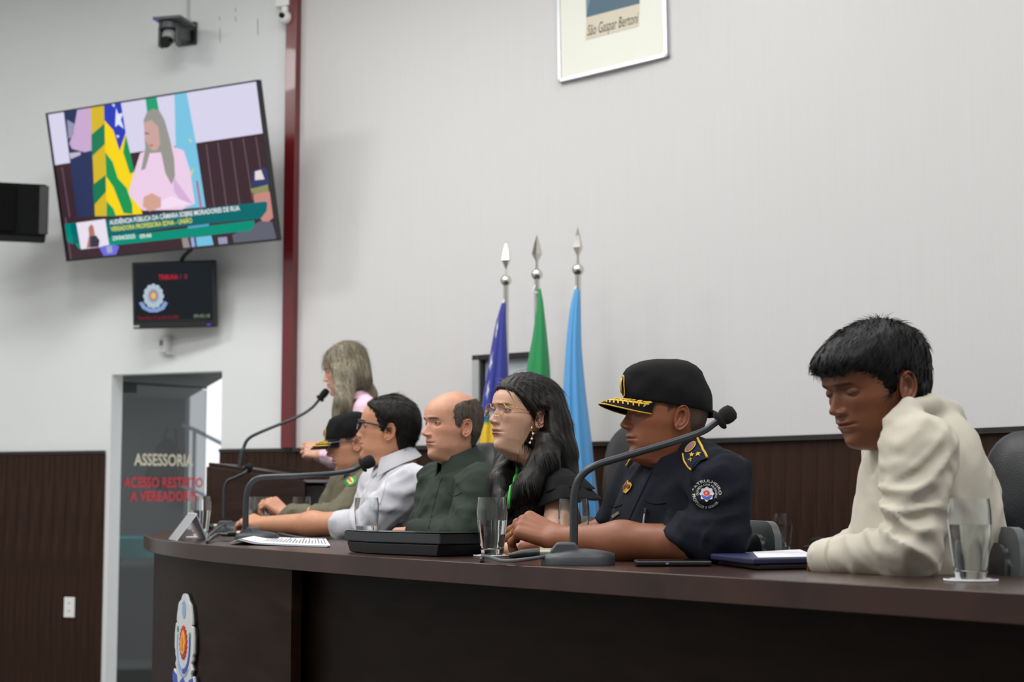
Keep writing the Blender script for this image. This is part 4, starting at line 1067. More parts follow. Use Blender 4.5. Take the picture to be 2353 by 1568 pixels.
microphone('nearest gooseneck microphone arching across the uniformed officer', b1,
           [P(1318, 1256, D1), P(1319, 1200, D1), P(1320, 1140, D1), P(1333, 1098, D1), P(1368, 1071, D1), P(1440, 1048, D1 + .01), P(1540, 1018, D1 + .02), P(1612, 993, D1 + .03), P(1640, 975, D1 + .03), P(1652, 967, D1 + .03)],
           1, 0.042, 0.0095, face=(1, -0.08, 0), cable=[P(1268, 1276, D1), P(1225, 1284, D1 - .03), P(1160, 1290, D1 - .01), P(1125, 1281, D1 + .06), P(1113, 1279, D1 + .12), tz(1108, 1288, .006), tz(1106, 1293, .004), tz(1112, 1275, .006)], base_len=0.162)
b2 = tz(590, 1243)
D2 = b2[1]
microphone('middle gooseneck microphone pointing towards the man with glasses', b2,
           [P(564, 1214, D2), P(565, 1170, D2), P(567, 1135, D2), P(576, 1112, D2), P(600, 1098, D2), P(680, 1094, D2), P(760, 1089, D2 + .02), P(806, 1082, D2 + .03), P(832, 1070, D2 + .03)],
           1, 0.046, 0.0105, face=(0.9, -0.45, 0), cable=[b2 + V3(-0.1, .02, .02), tz(497, 1243, .02), tz(475, 1250, .006), tz(485, 1240, .02), tz(520, 1222, .03), tz(560, 1222, .03), tz(610, 1232, .02), tz(690, 1240, .005), tz(745, 1243, .005)], base_len=0.15)
b3 = tz(530, 1223)
D3 = b3[1]
microphone('far gooseneck microphone under the hand of the man with glasses', b3,
           [P(515, 1192, D3), P(515, 1160, D3), P(516, 1125, D3), P(523, 1106, D3), P(540, 1098, D3), P(562, 1087, D3), P(569, 1079, D3 + .02)],
           1, 0.03, 0.0075, face=(0.9, -0.4, 0), cable=[b3 + V3(-0.08, 0.02, .02), tz(492, 1216, .008), tz(505, 1221, .006)], base_len=0.15)

# ================================================================== lectern
LD = 7.55
l0 = P(484, 1200, LD); le = thing('lectern', V3(P(600, 1200, LD)[0], LD + 0.2, DAIS), 'dark wood lectern with a sloping top where the speaker stands', 'lectern')
M_LECT = woodmat('dark_lectern_wood', (38, 25, 20), (54, 37, 30), 0.4, (6, 6, 25))
yaw = 0.06; lx = V3(math.cos(yaw), -math.sin(yaw), 0); ly = V3(math.sin(yaw), math.cos(yaw), 0)
o_ = V3(P(484, 1100, LD)[0], LD, 0)
W_ = (702 - 484) / F_PX * LD; ZL, ZR = P(484, 1073, LD)[2], P(700, 1106, LD)[2]
for nm, off in (('side_panel', 0.0), ('side_panel', 0.5)):
    mb = MB(); mb.prism([(0, DAIS), (W_, DAIS), (W_, ZR), (0, ZL)], o_ + ly * off, np.array([lx, V3(0, 0, 1), ly]), 0, 0.025); obj(nm, mb, M_LECT, le, bevel=0.002)
mb = MB(); mb.prism([(0, DAIS), (0.52, DAIS), (0.52, ZL), (0, ZL)], o_, np.array([ly, V3(0, 0, 1), lx]), -0.02, 0.0); obj('front_panel', mb, M_LECT, le, bevel=0.002)
mb = MB(); mb.prism([(-0.02, ZL), (W_ + 0.0, ZR), (W_ + 0.0, ZR + 0.02), (-0.02, ZL + 0.02)], o_ - ly * 0.01, np.array([lx, V3(0, 0, 1), ly]), 0.05, 0.54); obj('sloping_top', mb, M_LECT, le, bevel=0.002)
mb = MB(); mb.prism([(0.16, ZL - 0.0), (W_, ZR + .02), (W_, ZR + 0.035), (0.16, ZL + .02)], o_ + ly * 0.5, np.array([lx, V3(0, 0, 1), ly]), 0.0, 0.02); obj('book_ledge', mb, M_LECT, le)
mb = MB(); zs = P(720, 1106, LD)[2]; mb.box(o_ + lx * (W_ + 0.06) + ly * 0.26 + V3(0, 0, zs), (0.14, 0.48, 0.012), np.array([lx, ly, V3(0, 0, 1)])); obj('shelf', mb, mat('pale_shelf_edge', (118, 114, 114), 0.4), le)
mb = MB(); mb.box(o_ + lx * (W_ + 0.04) + ly * 0.27 + V3(0, 0, (DAIS + zs) / 2 - 0.01), (0.09, 0.46, zs - DAIS - 0.02), np.array([lx, ly, V3(0, 0, 1)])); obj('inner_box', mb, mat('dark_opening_shade', (14, 12, 11), 0.7), le)  # solid block, its black standing for the shade inside the open side
q = P(682, 1101, LD + .1); mb = MB(); mb.box(q, (0.045, 0.03, 0.012)); mb.sphere(q + V3(-.015, 0, .006), .008); mb.sphere(q + V3(.012, 0, .007), .007); o = obj('purple_clip', mb, mat('violet_plastic', (92, 78, 190), 0.4), bevel=0.002); tag(o, 'small purple clip lying on the lectern top', 'clip')
DL = LD + 0.12
microphone('tall gooseneck microphone on the lectern in front of the speaker', P(553, 1079, DL),
           [P(551, 1078, DL), P(555, 1055, DL), P(560, 1030, DL), P(571, 1009, DL), P(600, 993, DL), P(680, 960, DL + .03), P(715, 939, DL + .05), P(735, 917, DL + .05)], 1, 0.058, 0.0085, base=False, stem=0.28)

# ================================================================== counter along the back wall, with a glass and a folded microphone
cb = thing('back_counter', V3(*arc(arc_s(1800), 0.3)[0][:2], DAIS), 'dark wood counter along the curved wall behind the young man', 'counter')
ZC = 1.333
sa, sb_ = arc_s(1560), min(arc_s(2300), _S[-1] - .1)
ss = np.linspace(sa, sb_, 30)
i_, o__ = [arc(s, 0.06)[0][:2] for s in ss], [arc(s, 0.62)[0][:2] for s in ss]
mb = MB(); mb.prism([tuple(p) for p in o__] + [tuple(p) for p in i_[::-1]], (0, 0, 0), np.eye(3), ZC - 0.04, ZC); obj('counter_top', mb, M_TABTOP, cb, bevel=0.003)
mb = MB(); n2 = [arc(s, 0.52)[0][:2] for s in ss]; n3 = [arc(s, 0.49)[0][:2] for s in ss]; mb.prism([tuple(p) for p in n2] + [tuple(p) for p in n3[::-1]], (0, 0, 0), np.eye(3), DAIS, ZC - 0.04); obj('counter_front', mb, M_PANEL, cb)
gp = PZ(1799, 1267, ZC); gp[2] += 0.0045; tumbler(gp, 'water glass on the counter behind, between officer and young man', 0.10, 'white coaster under the glass on the back counter')
q = PZ(1878, 1274, ZC)
fm = thing('folded_microphone', q, 'black folded desk microphone on the counter behind the young man', 'microphone')
k = q[1] / F_PX
mb = MB(); mb.tube(catmull([q + V3(-30 * k, 0, 16 * k), q + V3(-12 * k, -.01, 20 * k), q + V3(4 * k, 0, 30 * k)], 6), [0.004] * 6 + [0.006] * 7, 10); obj('arm', mb, M_BLACKPL, fm, smooth=True)
mb = MB(); mb.sphere(q + V3(4 * k, 0, 30 * k), (20 * k, .03, 9 * k)); obj('head', mb, M_FOAM, fm, smooth=True)
mb = MB(); mb.lathe([(0, 0), (24 * k, 0), (24 * k, 6 * k), (14 * k, 14 * k), (0, 15 * k)], 24, q + V3(0, 0, 0.0005)); obj('base', mb, M_BLACKPL, fm, smooth='auto')

# ================================================================== chairs
M_SHELL = mat('grey_chair_shell', (70, 75, 77), 0.35); M_LEATH = mat('black_leather', (30, 32, 34), 0.38, bump=0.25, bscale=(220, 220, 220)); M_LEATG = mat('glossy_black_pad', (26, 28, 31), 0.22)
def rr(w, h, r, n=6):
    out = []
    for cx_, cy_, a0 in ((w / 2 - r, h / 2 - r, 0), (-w / 2 + r, h / 2 - r, 90), (-w / 2 + r, -h / 2 + r, 180), (w / 2 - r, -h / 2 + r, 270)):
        for i in range(n + 1):
            a = math.radians(a0 + 90 * i / n); out.append((cx_ + r * math.cos(a), cy_ + r * math.sin(a)))
    return out
def padded(poly, t, depth, bulge):
    """rounded pad: rings shrinking towards the middle on both faces"""
    G = []
    for k_, d in ((0.15, -depth / 2 - bulge), (0.6, -depth / 2 - bulge * .8), (.92, -depth / 2 - bulge * .2), (1.0, -depth * .3), (1.0, depth * .3), (.92, depth / 2), (.5, depth / 2 + bulge * .3), (.1, depth / 2 + bulge * .3)):
        G.append([(x * k_, d, y * k_) for x, y in poly])
    return np.array(G)
def low_chair():
    """local: faces -x; +z up"""
    t = thing('panel_chair', (0, 0, 0), 'chair', 'chair', 'low padded chairs along the bench')
    Z = np.array([V3(0, 1, 0), V3(1, 0, 0), V3(0, 0, 1)])
    def loc(G, c, lean=0.0):
        G = G.copy(); out = np.zeros_like(G); out[..., 0] = G[..., 1] + c[0] + lean * G[..., 2]; out[..., 1] = G[..., 0] + c[1]; out[..., 2] = G[..., 2] + c[2]; 
        out[..., 0] -= 0.35 * out[..., 1] ** 2
        return out
    mb = MB(); G = loc(padded(rr(0.46, 0.42, 0.09), 0, 0.03, 0.012), (0.25, 0, 0.66), 0.12); mb.grid(G, wrap=True); mb.poly(G[0]); mb.poly(G[-1]); b = obj('backrest', mb, M_SHELL, t, smooth='auto', local=True)
    mb = MB(); G = loc(padded(rr(0.40, 0.36, 0.07), 0, 0.02, 0.02), (0.226, 0, 0.66), 0.12); mb.grid(G, wrap=True); mb.poly(G[0]); mb.poly(G[-1]); o = obj('back_pad', mb, M_LEATG, b, smooth='auto', local=True)
    mb = MB(); G = loc(padded(rr(0.41, 0.37, 0.07), 0, 0.02, 0.01), (0.272, 0, 0.66), 0.12); mb.grid(G, wrap=True); mb.poly(G[0]); mb.poly(G[-1]); o = obj('back_pad', mb, M_LEATG, b, smooth='auto', local=True)
    mb = MB(); poly = rr(0.44, 0.44, 0.08); mb.prism(poly, (0, 0, 0.39), np.eye(3), 0, 0.055); obj('seat', mb, M_LEATH, t, bevel=0.02, seg=3, local=True)
    for sx in (-1, 1):
        for sy in (-1, 1):
            mb = MB(); mb.tube([(0.17 * sx, 0.18 * sy, 0.39), (0.21 * sx, 0.2 * sy, 0.0)], 0.012, 10); obj('leg', mb, M_CHROME, t, smooth='auto', local=True)
    for sy in (-1, 1):
        mb = MB(); mb.tube([(0.18, 0.2 * sy, 0.40), (0.25, 0.2 * sy, 0.45), (0.28, 0.18 * sy, 0.58)], 0.012, 10); obj('back_stay', mb, M_CHROME, t, smooth='auto', local=True)
    return t
CH0 = low_chair(); _used = [False]
def put_low(x, y, ang, label):
    c = CH0 if not _used[0] else copy_tree(CH0); _used[0] = True
    c.location = (x, y, DAIS); c.rotation_euler = (0, 0, ang); c['label'] = label
    return c
def tall_chair():
    t = thing('executive_chair', (0, 0, 0), 'chair', 'chair', 'tall black leather chairs behind the panel')
    Z = 0.0
    def pad(c, w, h, r, dep, lean, bul):
        G = padded(rr(w, h, r), 0, dep, bul); out = np.zeros_like(G); out[..., 0] = G[..., 1] + c[0] + lean * G[..., 2]; out[..., 1] = G[..., 0]; out[..., 2] = G[..., 2] + c[2]; out[..., 0] -= 0.25 * out[..., 1] ** 2; return out
    for nm, c, w, h, r in (('backrest', (0.26, 0, 0.66), 0.52, 0.38, 0.08), ('headrest', (0.30, 0, 1.01), 0.50, 0.36, 0.13)):
        mb = MB(); G = pad(c, w, h, r, 0.08, 0.10, 0.03); mb.grid(G, wrap=True); mb.poly(G[0]); mb.poly(G[-1]); obj(nm, mb, M_LEATH, t, smooth='auto', local=True)
    mb = MB(); mb.prism(rr(0.52, 0.5, 0.09), (0, 0, 0.42), np.eye(3), 0, 0.1); obj('seat', mb, M_LEATH, t, bevel=0.03, seg=3, local=True)
    for sy in (-1, 1):
        mb = MB(); mb.tube(catmull([(0.2, 0.29 * sy, 0.45), (0.2, 0.31 * sy, 0.64), (0.05, 0.31 * sy, 0.67), (-0.12, 0.31 * sy, 0.65), (-0.14, 0.29 * sy, 0.46)], 6), 0.024, 10); obj('armrest', mb, M_LEATH, t, smooth='auto', local=True)
    mb = MB(); mb.cyl((0, 0, 0.1), (0, 0, 0.42), 0.03); obj('gas_column', mb, M_CHROME, t, smooth='auto', local=True)
    for k in range(5):
        a = 2 * math.pi * k / 5; mb = MB(); mb.tube([(0, 0, 0.12), (0.3 * math.cos(a), 0.3 * math.sin(a), 0.06)], [0.03, 0.018], 10); lg = obj('base_leg', mb, M_BLACKPL, t, smooth='auto', local=True)
        mb = MB(); mb.sphere((0.3 * math.cos(a), 0.3 * math.sin(a), 0.03), 0.029); obj('caster', mb, M_BLACKPL, lg, smooth=True, local=True)
    return t
TC0 = tall_chair(); _ut = [False]
def put_tall(x, y, ang, label, k=1.0):
    c = TC0 if not _ut[0] else copy_tree(TC0); _ut[0] = True
    c.location = (x, y, DAIS); c.rotation_euler = (0, 0, ang); c['label'] = label; c.scale = (k, k, k); return c
# ================================================================== implicit-surface tools for figures
f32 = np.float32
def s_rcone(p, a, b, ra, rb):
    a = np.asarray(a, f32); b = np.asarray(b, f32); ab = b - a
    t = np.clip(((p - a) @ ab) / (ab @ ab + 1e-9), 0, 1)
    return np.linalg.norm(p - a - t[:, None] * ab, axis=1) - (ra + t * (rb - ra))
def s_ell(p, c, A, r):
    q = (p - np.asarray(c, f32)) @ np.asarray(A, f32).T; r = np.asarray(r, f32)
    k0 = np.linalg.norm(q / r, axis=1); k1 = np.linalg.norm(q / (r * r), axis=1) + 1e-6
    return k0 * (k0 - 1) / k1
def s_min(a, b, k):
    if k <= 0: return np.minimum(a, b)
    h = np.clip(0.5 + 0.5 * (b - a) / k, 0, 1)
    return b + (a - b) * h - k * h * (1 - h)
def nets(fn, lo, hi, h):
    """surface-nets mesh of fn < 0 in a box"""
    lo = np.asarray(lo, float); hi = np.asarray(hi, float)
    n = np.maximum(3, np.ceil((hi - lo) / h).astype(int) + 1)
    ax = [(lo[i] + h * np.arange(n[i])).astype(f32) for i in range(3)]
    B = 6; nb = (n + B - 1) // B                                 # far blocks take their centre's value
    bc = [(lo[i] + h * (np.arange(nb[i]) * B + (B - 1) / 2)).astype(f32) for i in range(3)]
    FB = fn(np.stack(np.meshgrid(*bc, indexing='ij'), -1).reshape(-1, 3)).reshape(nb)
    bi = [np.arange(n[i]) // B for i in range(3)]
    F = FB[np.ix_(*bi)].astype(f32).copy()
    m = np.abs(F) < h * B * 1.25 + 0.014
    ii = np.argwhere(m)
    F[m] = fn(np.stack([ax[0][ii[:, 0]], ax[1][ii[:, 1]], ax[2][ii[:, 2]]], 1))
    S = F < 0
    c = np.zeros(n - 1, np.int8)
    offs = [(i, j, kk) for i in (0, 1) for j in (0, 1) for kk in (0, 1)]
    for o in offs: c += S[o[0]:n[0] - 1 + o[0], o[1]:n[1] - 1 + o[1], o[2]:n[2] - 1 + o[2]]
    act = np.argwhere((c > 0) & (c < 8))
    if len(act) == 0: return np.zeros((0, 3)), np.zeros((0, 4), int)
    vals = np.stack([F[act[:, 0] + o[0], act[:, 1] + o[1], act[:, 2] + o[2]] for o in offs], 1)
    acc = np.zeros((len(act), 3)); cnt = np.zeros(len(act))
    OA = np.array(offs, float)
    for i in range(8):
        for j in range(i + 1, 8):
            if np.abs(OA[i] - OA[j]).sum() != 1: continue
            a, b = vals[:, i], vals[:, j]; s = (a < 0) != (b < 0)
            t = np.where(s, a / (a - b + 1e-12), 0)
            acc += np.where(s[:, None], OA[i] + t[:, None] * (OA[j] - OA[i]), 0); cnt += s
    V = lo + h * (act + acc / cnt[:, None])
    ids = np.full(n - 1, -1, np.int64); ids[act[:, 0], act[:, 1], act[:, 2]] = np.arange(len(act))
    faces = []
    for a in range(3):
        b, d = (a + 1) % 3, (a + 2) % 3
        sl0 = [slice(None)] * 3; sl1 = [slice(None)] * 3; sl0[a] = slice(0, n[a] - 1); sl1[a] = slice(1, n[a])
        ch = S[tuple(sl0)] != S[tuple(sl1)]
        e = np.argwhere(ch); e = e[(e[:, b] > 0) & (e[:, d] > 0) & (e[:, b] < n[b] - 1) & (e[:, d] < n[d] - 1)]
        if not len(e): continue
        def cid(db, dd):
            q = e.copy(); q[:, b] += db; q[:, d] += dd; return ids[q[:, 0], q[:, 1], q[:, 2]]
        q = np.stack([cid(-1, -1), cid(0, -1), cid(0, 0), cid(-1, 0)], 1)
        pos = S[e[:, 0], e[:, 1], e[:, 2]]
        q[~pos] = q[~pos][:, ::-1]
        faces.append(q[(q >= 0).all(1)])
    return V, np.concatenate(faces)
def join(parts):
    vs, fs, cs, o = [], [], [], 0
    for v, f, c in parts:
        vs.append(v); fs += [tuple(int(i) + o for i in q) for q in f]; cs.append(np.broadcast_to(np.asarray(c, float), (len(v), 3))); o += len(v)
    return np.concatenate(vs), fs, np.concatenate(cs)
def fig_obj(name, v, f, m, parent, cols=None, smooth=True):
    """large mesh part, vertices in world space"""
    f = np.asarray(f) if not isinstance(f, np.ndarray) else f
    me = make_mesh(name, np.asarray(v) - ORG[parent.name], f if f.ndim == 2 else [tuple(q) for q in f], None, smooth, cols, fix=False)
    me.materials.append(m)
    o = bpy.data.objects.new(name, me); COL.objects.link(o); o.parent = parent; ORG[o.name] = ORG[parent.name]
    return o
def wr(p, seed, amp, fr):
    """irregular soft cloth creases, two sizes"""
    r = np.random.RandomState(seed); out = np.zeros(len(p), f32)
    for i in range(5):
        d = nrm(r.randn(3) * V3(1, 1, .8)).astype(f32); e = nrm(r.randn(3)).astype(f32); g = nrm(r.randn(3)).astype(f32); k = fr * (0.8 + 0.9 * i / 4)
        ph = k * (p @ d) + 1.9 * np.sin(0.55 * k * (p @ e) + r.rand() * 6) + 0.9 * np.sin(1.1 * k * (p @ g) + r.rand() * 6)
        m = 0.5 + 0.5 * np.sin(0.35 * k * (p @ g) + r.rand() * 6)
        out += ((0.5 + 0.5 * np.cos(ph)) ** 3 * m).astype(f32)
    return -amp * (out - 0.8)

# ------------------------------------------------------------------ the head
def pw(z, tab): return np.interp(z, [a for a, b in tab], [b for a, b in tab])
def smooth_tab(tab, z, s=2.0):
    """table lookup (mm) with light smoothing"""
    zz = np.arange(-170, 260, 0.25); v = pw(zz, tab); n = int(4 * s / 0.25); k = np.exp(-0.5 * (np.arange(-n, n + 1) * 0.25 / s) ** 2); k /= k.sum()
    vv = np.convolve(np.pad(v, n, mode='edge'), k, 'valid'); return np.interp(z, zz, vv)
FRONT = [(-140, 14), (-112, 28), (-90, 33), (-50, 32), (-28, 32), (-19, 35), (-12, 43), (-7, 54), (-3, 67), (2, 77), (6, 80.5), (12, 82.5), (20, 82.5), (30, 80), (36, 81.5), (42, 86), (50, 88), (58, 90), (66, 88), (74, 86.5), (90, 87), (106, 88), (118, 90), (126, 94), (134, 97), (146, 98), (160, 96.5), (176, 89), (190, 78), (203, 62), (214, 44), (222, 25), (228, 5), (230.5, -10)]
BACK = [(-140, -36), (-112, -58), (-90, -66), (-50, -67), (-20, -66), (0, -66), (20, -68), (40, -73), (60, -81), (80, -90), (100, -97), (125, -102), (150, -103), (175, -97), (195, -85), (210, -68), (221, -48), (228, -27), (230.5, -12)]
WIDTH = [(-140, 30), (-112, 46), (-90, 52), (-50, 50), (-20, 49), (-8, 49), (0, 50.5), (8, 53), (16, 55), (30, 58), (45, 60), (60, 63), (80, 67.5), (100, 71), (120, 74), (140, 76.5), (160, 77), (178, 74), (195, 66), (208, 54), (219, 38), (227, 18), (230.5, 2)]
NOSE = [(64, 0), (68, 1), (70, 5), (72, 14), (75, 20.5), (79, 24), (83, 24), (88, 20.5), (96, 15), (104, 10), (112, 5), (118, 2), (124, 0.5), (130, 0)]
class Head:
    def __init__(s, ear_px, d_ear, phi, pitch, roll=0.0, scale=1.0, neck=None, nose=1.0, jaw=1.0, chin=0.0, skin=(190, 140, 115), lips=(165, 95, 90), brow=(50, 40, 36), brow_w=1.0, stubble=0.0, eye_open=0.5, lid_drop=0.0, lipk=1.0, hairtint=None, fat=0.0, browz=0.0, width=1.0, gaze=0.0, zs=1.0, sock=1.0):
        az = math.atan((ear_px[0] - CX) / F_PX); ph = math.radians(phi); p = math.radians(pitch); ro = math.radians(roll)
        perp = V3(-math.cos(az), math.sin(az), 0); vw = V3(math.sin(az), math.cos(az), 0)
        f = perp * math.cos(ph) - vw * math.sin(ph); u = V3(0, 0, 1); l = np.cross(u, f)
        f2 = f * math.cos(p) + u * math.sin(p); u2 = u * math.cos(p) - f * math.sin(p)
        l3 = l * math.cos(ro) + u2 * math.sin(ro); u3 = u2 * math.cos(ro) - l * math.sin(ro)
        s.f, s.l, s.u, s.k, s.zs = f2, l3, u3, scale, zs; s.yawf = f; s.yawl = l
        s.o = P(ear_px[0], ear_px[1], d_ear) - scale * (-.008 * f2 + .078 * width * l3 + .104 * u3)
        s.neck = neck; s.prm = dict(nose=nose, jaw=jaw, chin=chin, skin=skin, lips=lips, brow=brow, brow_w=brow_w, stubble=stubble, eye_open=eye_open, lid_drop=lid_drop, lipk=lipk, hairtint=hairtint, fat=fat, browz=browz, width=width, gaze=gaze, sock=sock)
        s.build()
    def w(s, q):
        q = np.asarray(q, float); return s.o + s.k * (q[..., 0:1] * s.f + q[..., 1:2] * s.l + ((q[..., 2:3] - .104) * s.zs + .104) * s.u)
    def build(s):
        R = s.prm
        z = np.concatenate([np.linspace(-135, -14, 26), np.linspace(-12, 135, 112), np.linspace(137, 222, 44), np.array([224, 226, 227.5, 228.8, 229.7, 230.2, 230.45])])
        t = np.linspace(-1, 1, 161)[:-1]; th = math.pi * (0.55 * t + 0.45 * np.sign(t) * np.abs(t) ** 2.0)
        Z, TH = np.meshgrid(z, th, indexing='ij')
        ZE = Z - 20 * np.clip(1 - np.cos(TH), 0, 1) * np.clip((86 - Z) / 50, 0, 1) * np.clip((Z + 90) / 70, 0, 1)   # the jaw line rises towards the ear
        fr = smooth_tab(FRONT, Z, 2.6); bk = smooth_tab(BACK, Z, 5.0); wd = smooth_tab(WIDTH, ZE, 5.0)
        tp = np.clip((Z - 205) / 12, 0, 1); fr = fr * (1 - tp) + smooth_tab(FRONT, Z, .8) * tp; bk = bk * (1 - tp) + smooth_tab(BACK, Z, .8) * tp; wd = wd * (1 - tp) + smooth_tab(WIDTH, Z, .8) * tp
        jm = np.exp(-((ZE - 25) / 38.0) ** 2); wd = wd * (1 + (R['jaw'] - 1) * jm) * R['width']
        fr = fr + R['chin'] * np.exp(-((Z - 12) / 14.0) ** 2)
        lowface = np.exp(-((Z - 30) / 40.0) ** 2)
        wd = wd + R['fat'] * lowface; fr = np.where(Z < 2, fr + 0.8 * R['fat'] * np.exp(-((Z + 15) / 18.0) ** 2), fr)
        frs = np.where(Z > -4, smooth_tab(FRONT, np.maximum(Z, 6), 13.0), fr); wf_ = np.exp(-(TH / 0.55) ** 2); lowm = np.clip((Z - 2) / 16, 0, 1) * np.clip((200 - Z) / 20, 0, 1)
        fr = fr + (frs - fr) * (1 - wf_) * lowm                       # cheeks do not repeat the lips' profile
        xc = (fr + bk) / 2; a = (fr - bk) / 2
        c, sn = np.cos(TH), np.sin(TH)
        n = 2.0 + 0.35 * np.clip((Z - 20) / 60, 0, 1)
        # chin and jaw: narrower front below the mouth
        X = xc + a * np.sign(c) * np.abs(c) ** (2 / n); Y = wd * np.sign(sn) * np.abs(sn) ** (2 / n)
        taper = np.clip((34 - Z) / 34, 0, 1) * np.clip((Z + 30) / 30, 0, 1)
        fx = np.clip((X - 10) / 80, 0, 1)
        Y = Y * (1 - 0.36 * taper * fx)
        ay = np.abs(Y); front = np.clip((X - 20) / 40, 0, 1)
        base = X.copy()
        g = lambda zc, sz, yc, sy: np.exp(-((Z - zc) / sz) ** 2 - ((ay - yc) / sy) ** 2)
        # eye sockets, brow, cheeks
        X = X - front * (8.0 * R['sock'] * g(115, 9.5, 33, 15) + 5.0 * g(118, 8, 16, 9))
        X = X + front * (3.6 * g(132, 6, 26, 16) + 2.0 * g(133, 7, 4, 12))
        X = X + front * 3.2 * g(94, 13, 44, 15); Y = Y + np.sign(Y) * 2.2 * g(95, 15, 62, 16)
        X = X - front * 2.5 * g(62, 16, 36, 10)
        Y = Y - np.sign(Y) * 3.0 * np.exp(-((Z - 142) / 22.0) ** 2) * np.clip(1 - np.abs(X - 50) / 40, 0, 1)
        # nose
        N = smooth_tab(NOSE, Z, 1.0) * R['nose']
        wn = pw(Z, [(64, 11), (72, 12.5), (80, 12.0), (88, 10.0), (100, 8.5), (118, 8.5), (130, 11)])
        X = X + front * N * np.exp(-(ay / wn) ** 2.4)
        al = g(76.5, 5.2, 14.5, 5.0); X = X + front * 9.5 * al * R['nose']; Y = Y + np.sign(Y) * 1.5 * al
        X = X - front * 2.0 * g(80, 7, 22, 4)                                     # crease round the wing
        X = X - front * 2.2 * g(71, 2.0, 7.5, 3.2)                                  # nostrils
        # mouth
        lk = R['lipk']
        X = X + front * lk * (4.2 * np.exp(-((Z - 56) / 3.6) ** 2) + 4.6 * np.exp(-((Z - 45.5) / 4.0) ** 2)) * np.exp(-(ay / 19) ** 2.6)
        X = X - front * 4.6 * np.exp(-((Z - 50.6 + 0.02 * ay) / 1.7) ** 2) * np.exp(-(ay / 25) ** 4)
        X = X - front * 1.8 * g(51, 5, 27, 5) - front * 1.5 * g(63, 7, 0, 3.5)
        X = X - front * 2.0 * np.exp(-((Z - 35) / 5) ** 2) * np.exp(-(ay / 20) ** 2)
        X = X + front * 2.5 * g(15, 9, 0, 15)
        L = np.stack([X, Y, Z], -1) / 1000.0
        s.L, s.TH, s.zrow = L, TH, z
        du = np.gradient(L, axis=0); dv = np.gradient(np.concatenate([L[:, -1:], L, L[:, :1]], 1), axis=1)[:, 1:-1]
        Nn = np.cross(dv, du); Nn /= np.linalg.norm(Nn, axis=2)[..., None] + 1e-12
        Nn *= np.where((Nn[..., 0] * (L[..., 0] - xc / 1000) + Nn[..., 1] * L[..., 1]).sum() > 0, 1, -1); s.N = Nn
        # skin tints: lips, mouth line, blush, brows and stubble
        sk = np.array(lin(R['skin'])[:3]); C = np.broadcast_to(sk, L.shape).copy()
        def blend(m, col):
            m = np.clip(m, 0, 1)[..., None]; C[:] = C * (1 - m) + np.array(lin(col)[:3]) * m
        lipm = front * (np.exp(-((Z - 55.5) / 3.3) ** 4) * (ay < 22) * np.exp(-(ay / 19) ** 6) + np.exp(-((Z - 45.5) / 4.2) ** 4) * np.exp(-(ay / 18) ** 6))
        blend(0.85 * lipm, R['lips'])
        blend(0.75 * front * np.exp(-((Z - 50.6) / 1.3) ** 2) * (ay < 24), (70, 34, 32))  # dark line along the mouth crease
        blend(0.25 * front * (g(78, 9, 8, 12) + g(92, 14, 46, 16)), tuple(min(255, int(v)) for v in (R['skin'][0] * 1.02, R['skin'][1] * 0.80, R['skin'][2] * 0.80)))
        bz = 131.5 + R['browz'] - 0.004 * (ay - 30) ** 2
        blend(front * R['brow_w'] * 0.92 * np.exp(-((Z - bz) / (3.6 - 0.03 * (ay - 30))) ** 4) * np.clip((ay - 9) / 6, 0, 1) * np.clip((52 - ay) / 8, 0, 1), R['brow'])
        if R['stubble']:
            blend(R['stubble'] * (np.clip((46 - Z) / 16, 0, 1) * np.clip((Z + 18) / 14, 0, 1) * np.clip((X + 5) / 30, 0, 1) + 0.8 * front * np.exp(-((Z - 64) / 4) ** 2) * (ay < 26)), tuple(int(v * 0.55) for v in R['skin']))
        if R['hairtint'] is not None:
            col, fn = R['hairtint']; blend(fn(X, Y, Z), col)
        s.C = C
        W = s.w(L)
        if s.neck is not None:
            m0 = W[0].mean(0); sh = np.clip((-0.004 - L[..., 2]) / 0.11, 0, 1); sh = sh * sh * (3 - 2 * sh)
            W = W + sh[..., None] * (np.asarray(s.neck) - m0)
        s.W = W
        a, b = L.shape[:2]
        I, J = np.meshgrid(np.arange(a - 1), np.arange(b), indexing='ij')
        F = np.stack([I * b + J, I * b + (J + 1) % b, (I + 1) * b + (J + 1) % b, (I + 1) * b + J], -1).reshape(-1, 4)
        s.F = F
        parts = [(W.reshape(-1, 3), F, C.reshape(-1, 3))]
        for sg in (-1, 1):
            parts.append(s.ear(sg))
            parts += s.lids(sg)
        s.parts = parts
    def neck_at(s, z=-72):
        i = int(np.argmin(np.abs(s.zrow - z))); j = int(np.argmin(np.abs(s.zrow - (z + 40)))); k = int(np.argmin(np.abs(s.zrow - (z - 40))))
        return s.W[i].mean(0), nrm(s.W[j].mean(0) - s.W[k].mean(0))
    def ear(s, sg):
        rings = [(0.02, -7), (0.3, -7.5), (0.45, -4), (0.55, 1.5), (0.66, 4.0), (0.75, 1.5), (0.83, 2.0), (0.90, 5.0), (0.97, 5.5), (1.02, 3.0), (1.0, -1.0), (0.90, -4.5), (0.72, -9.0), (0.5, -14.0)]
        n = 40; V = []
        out = nrm(V3(-0.30, sg, 0.05)); fw = nrm(V3(1, 0.30 * sg, 0.0)); up = nrm(V3(-0.20, 0, 1)); fw = nrm(fw - up * np.dot(fw, up)); out = np.cross(up, fw) * 1.0
        out = out if out[1] * sg > 0 else -out
        c = V3(-.011, sg * 0.0775 * s.prm['width'], .104)
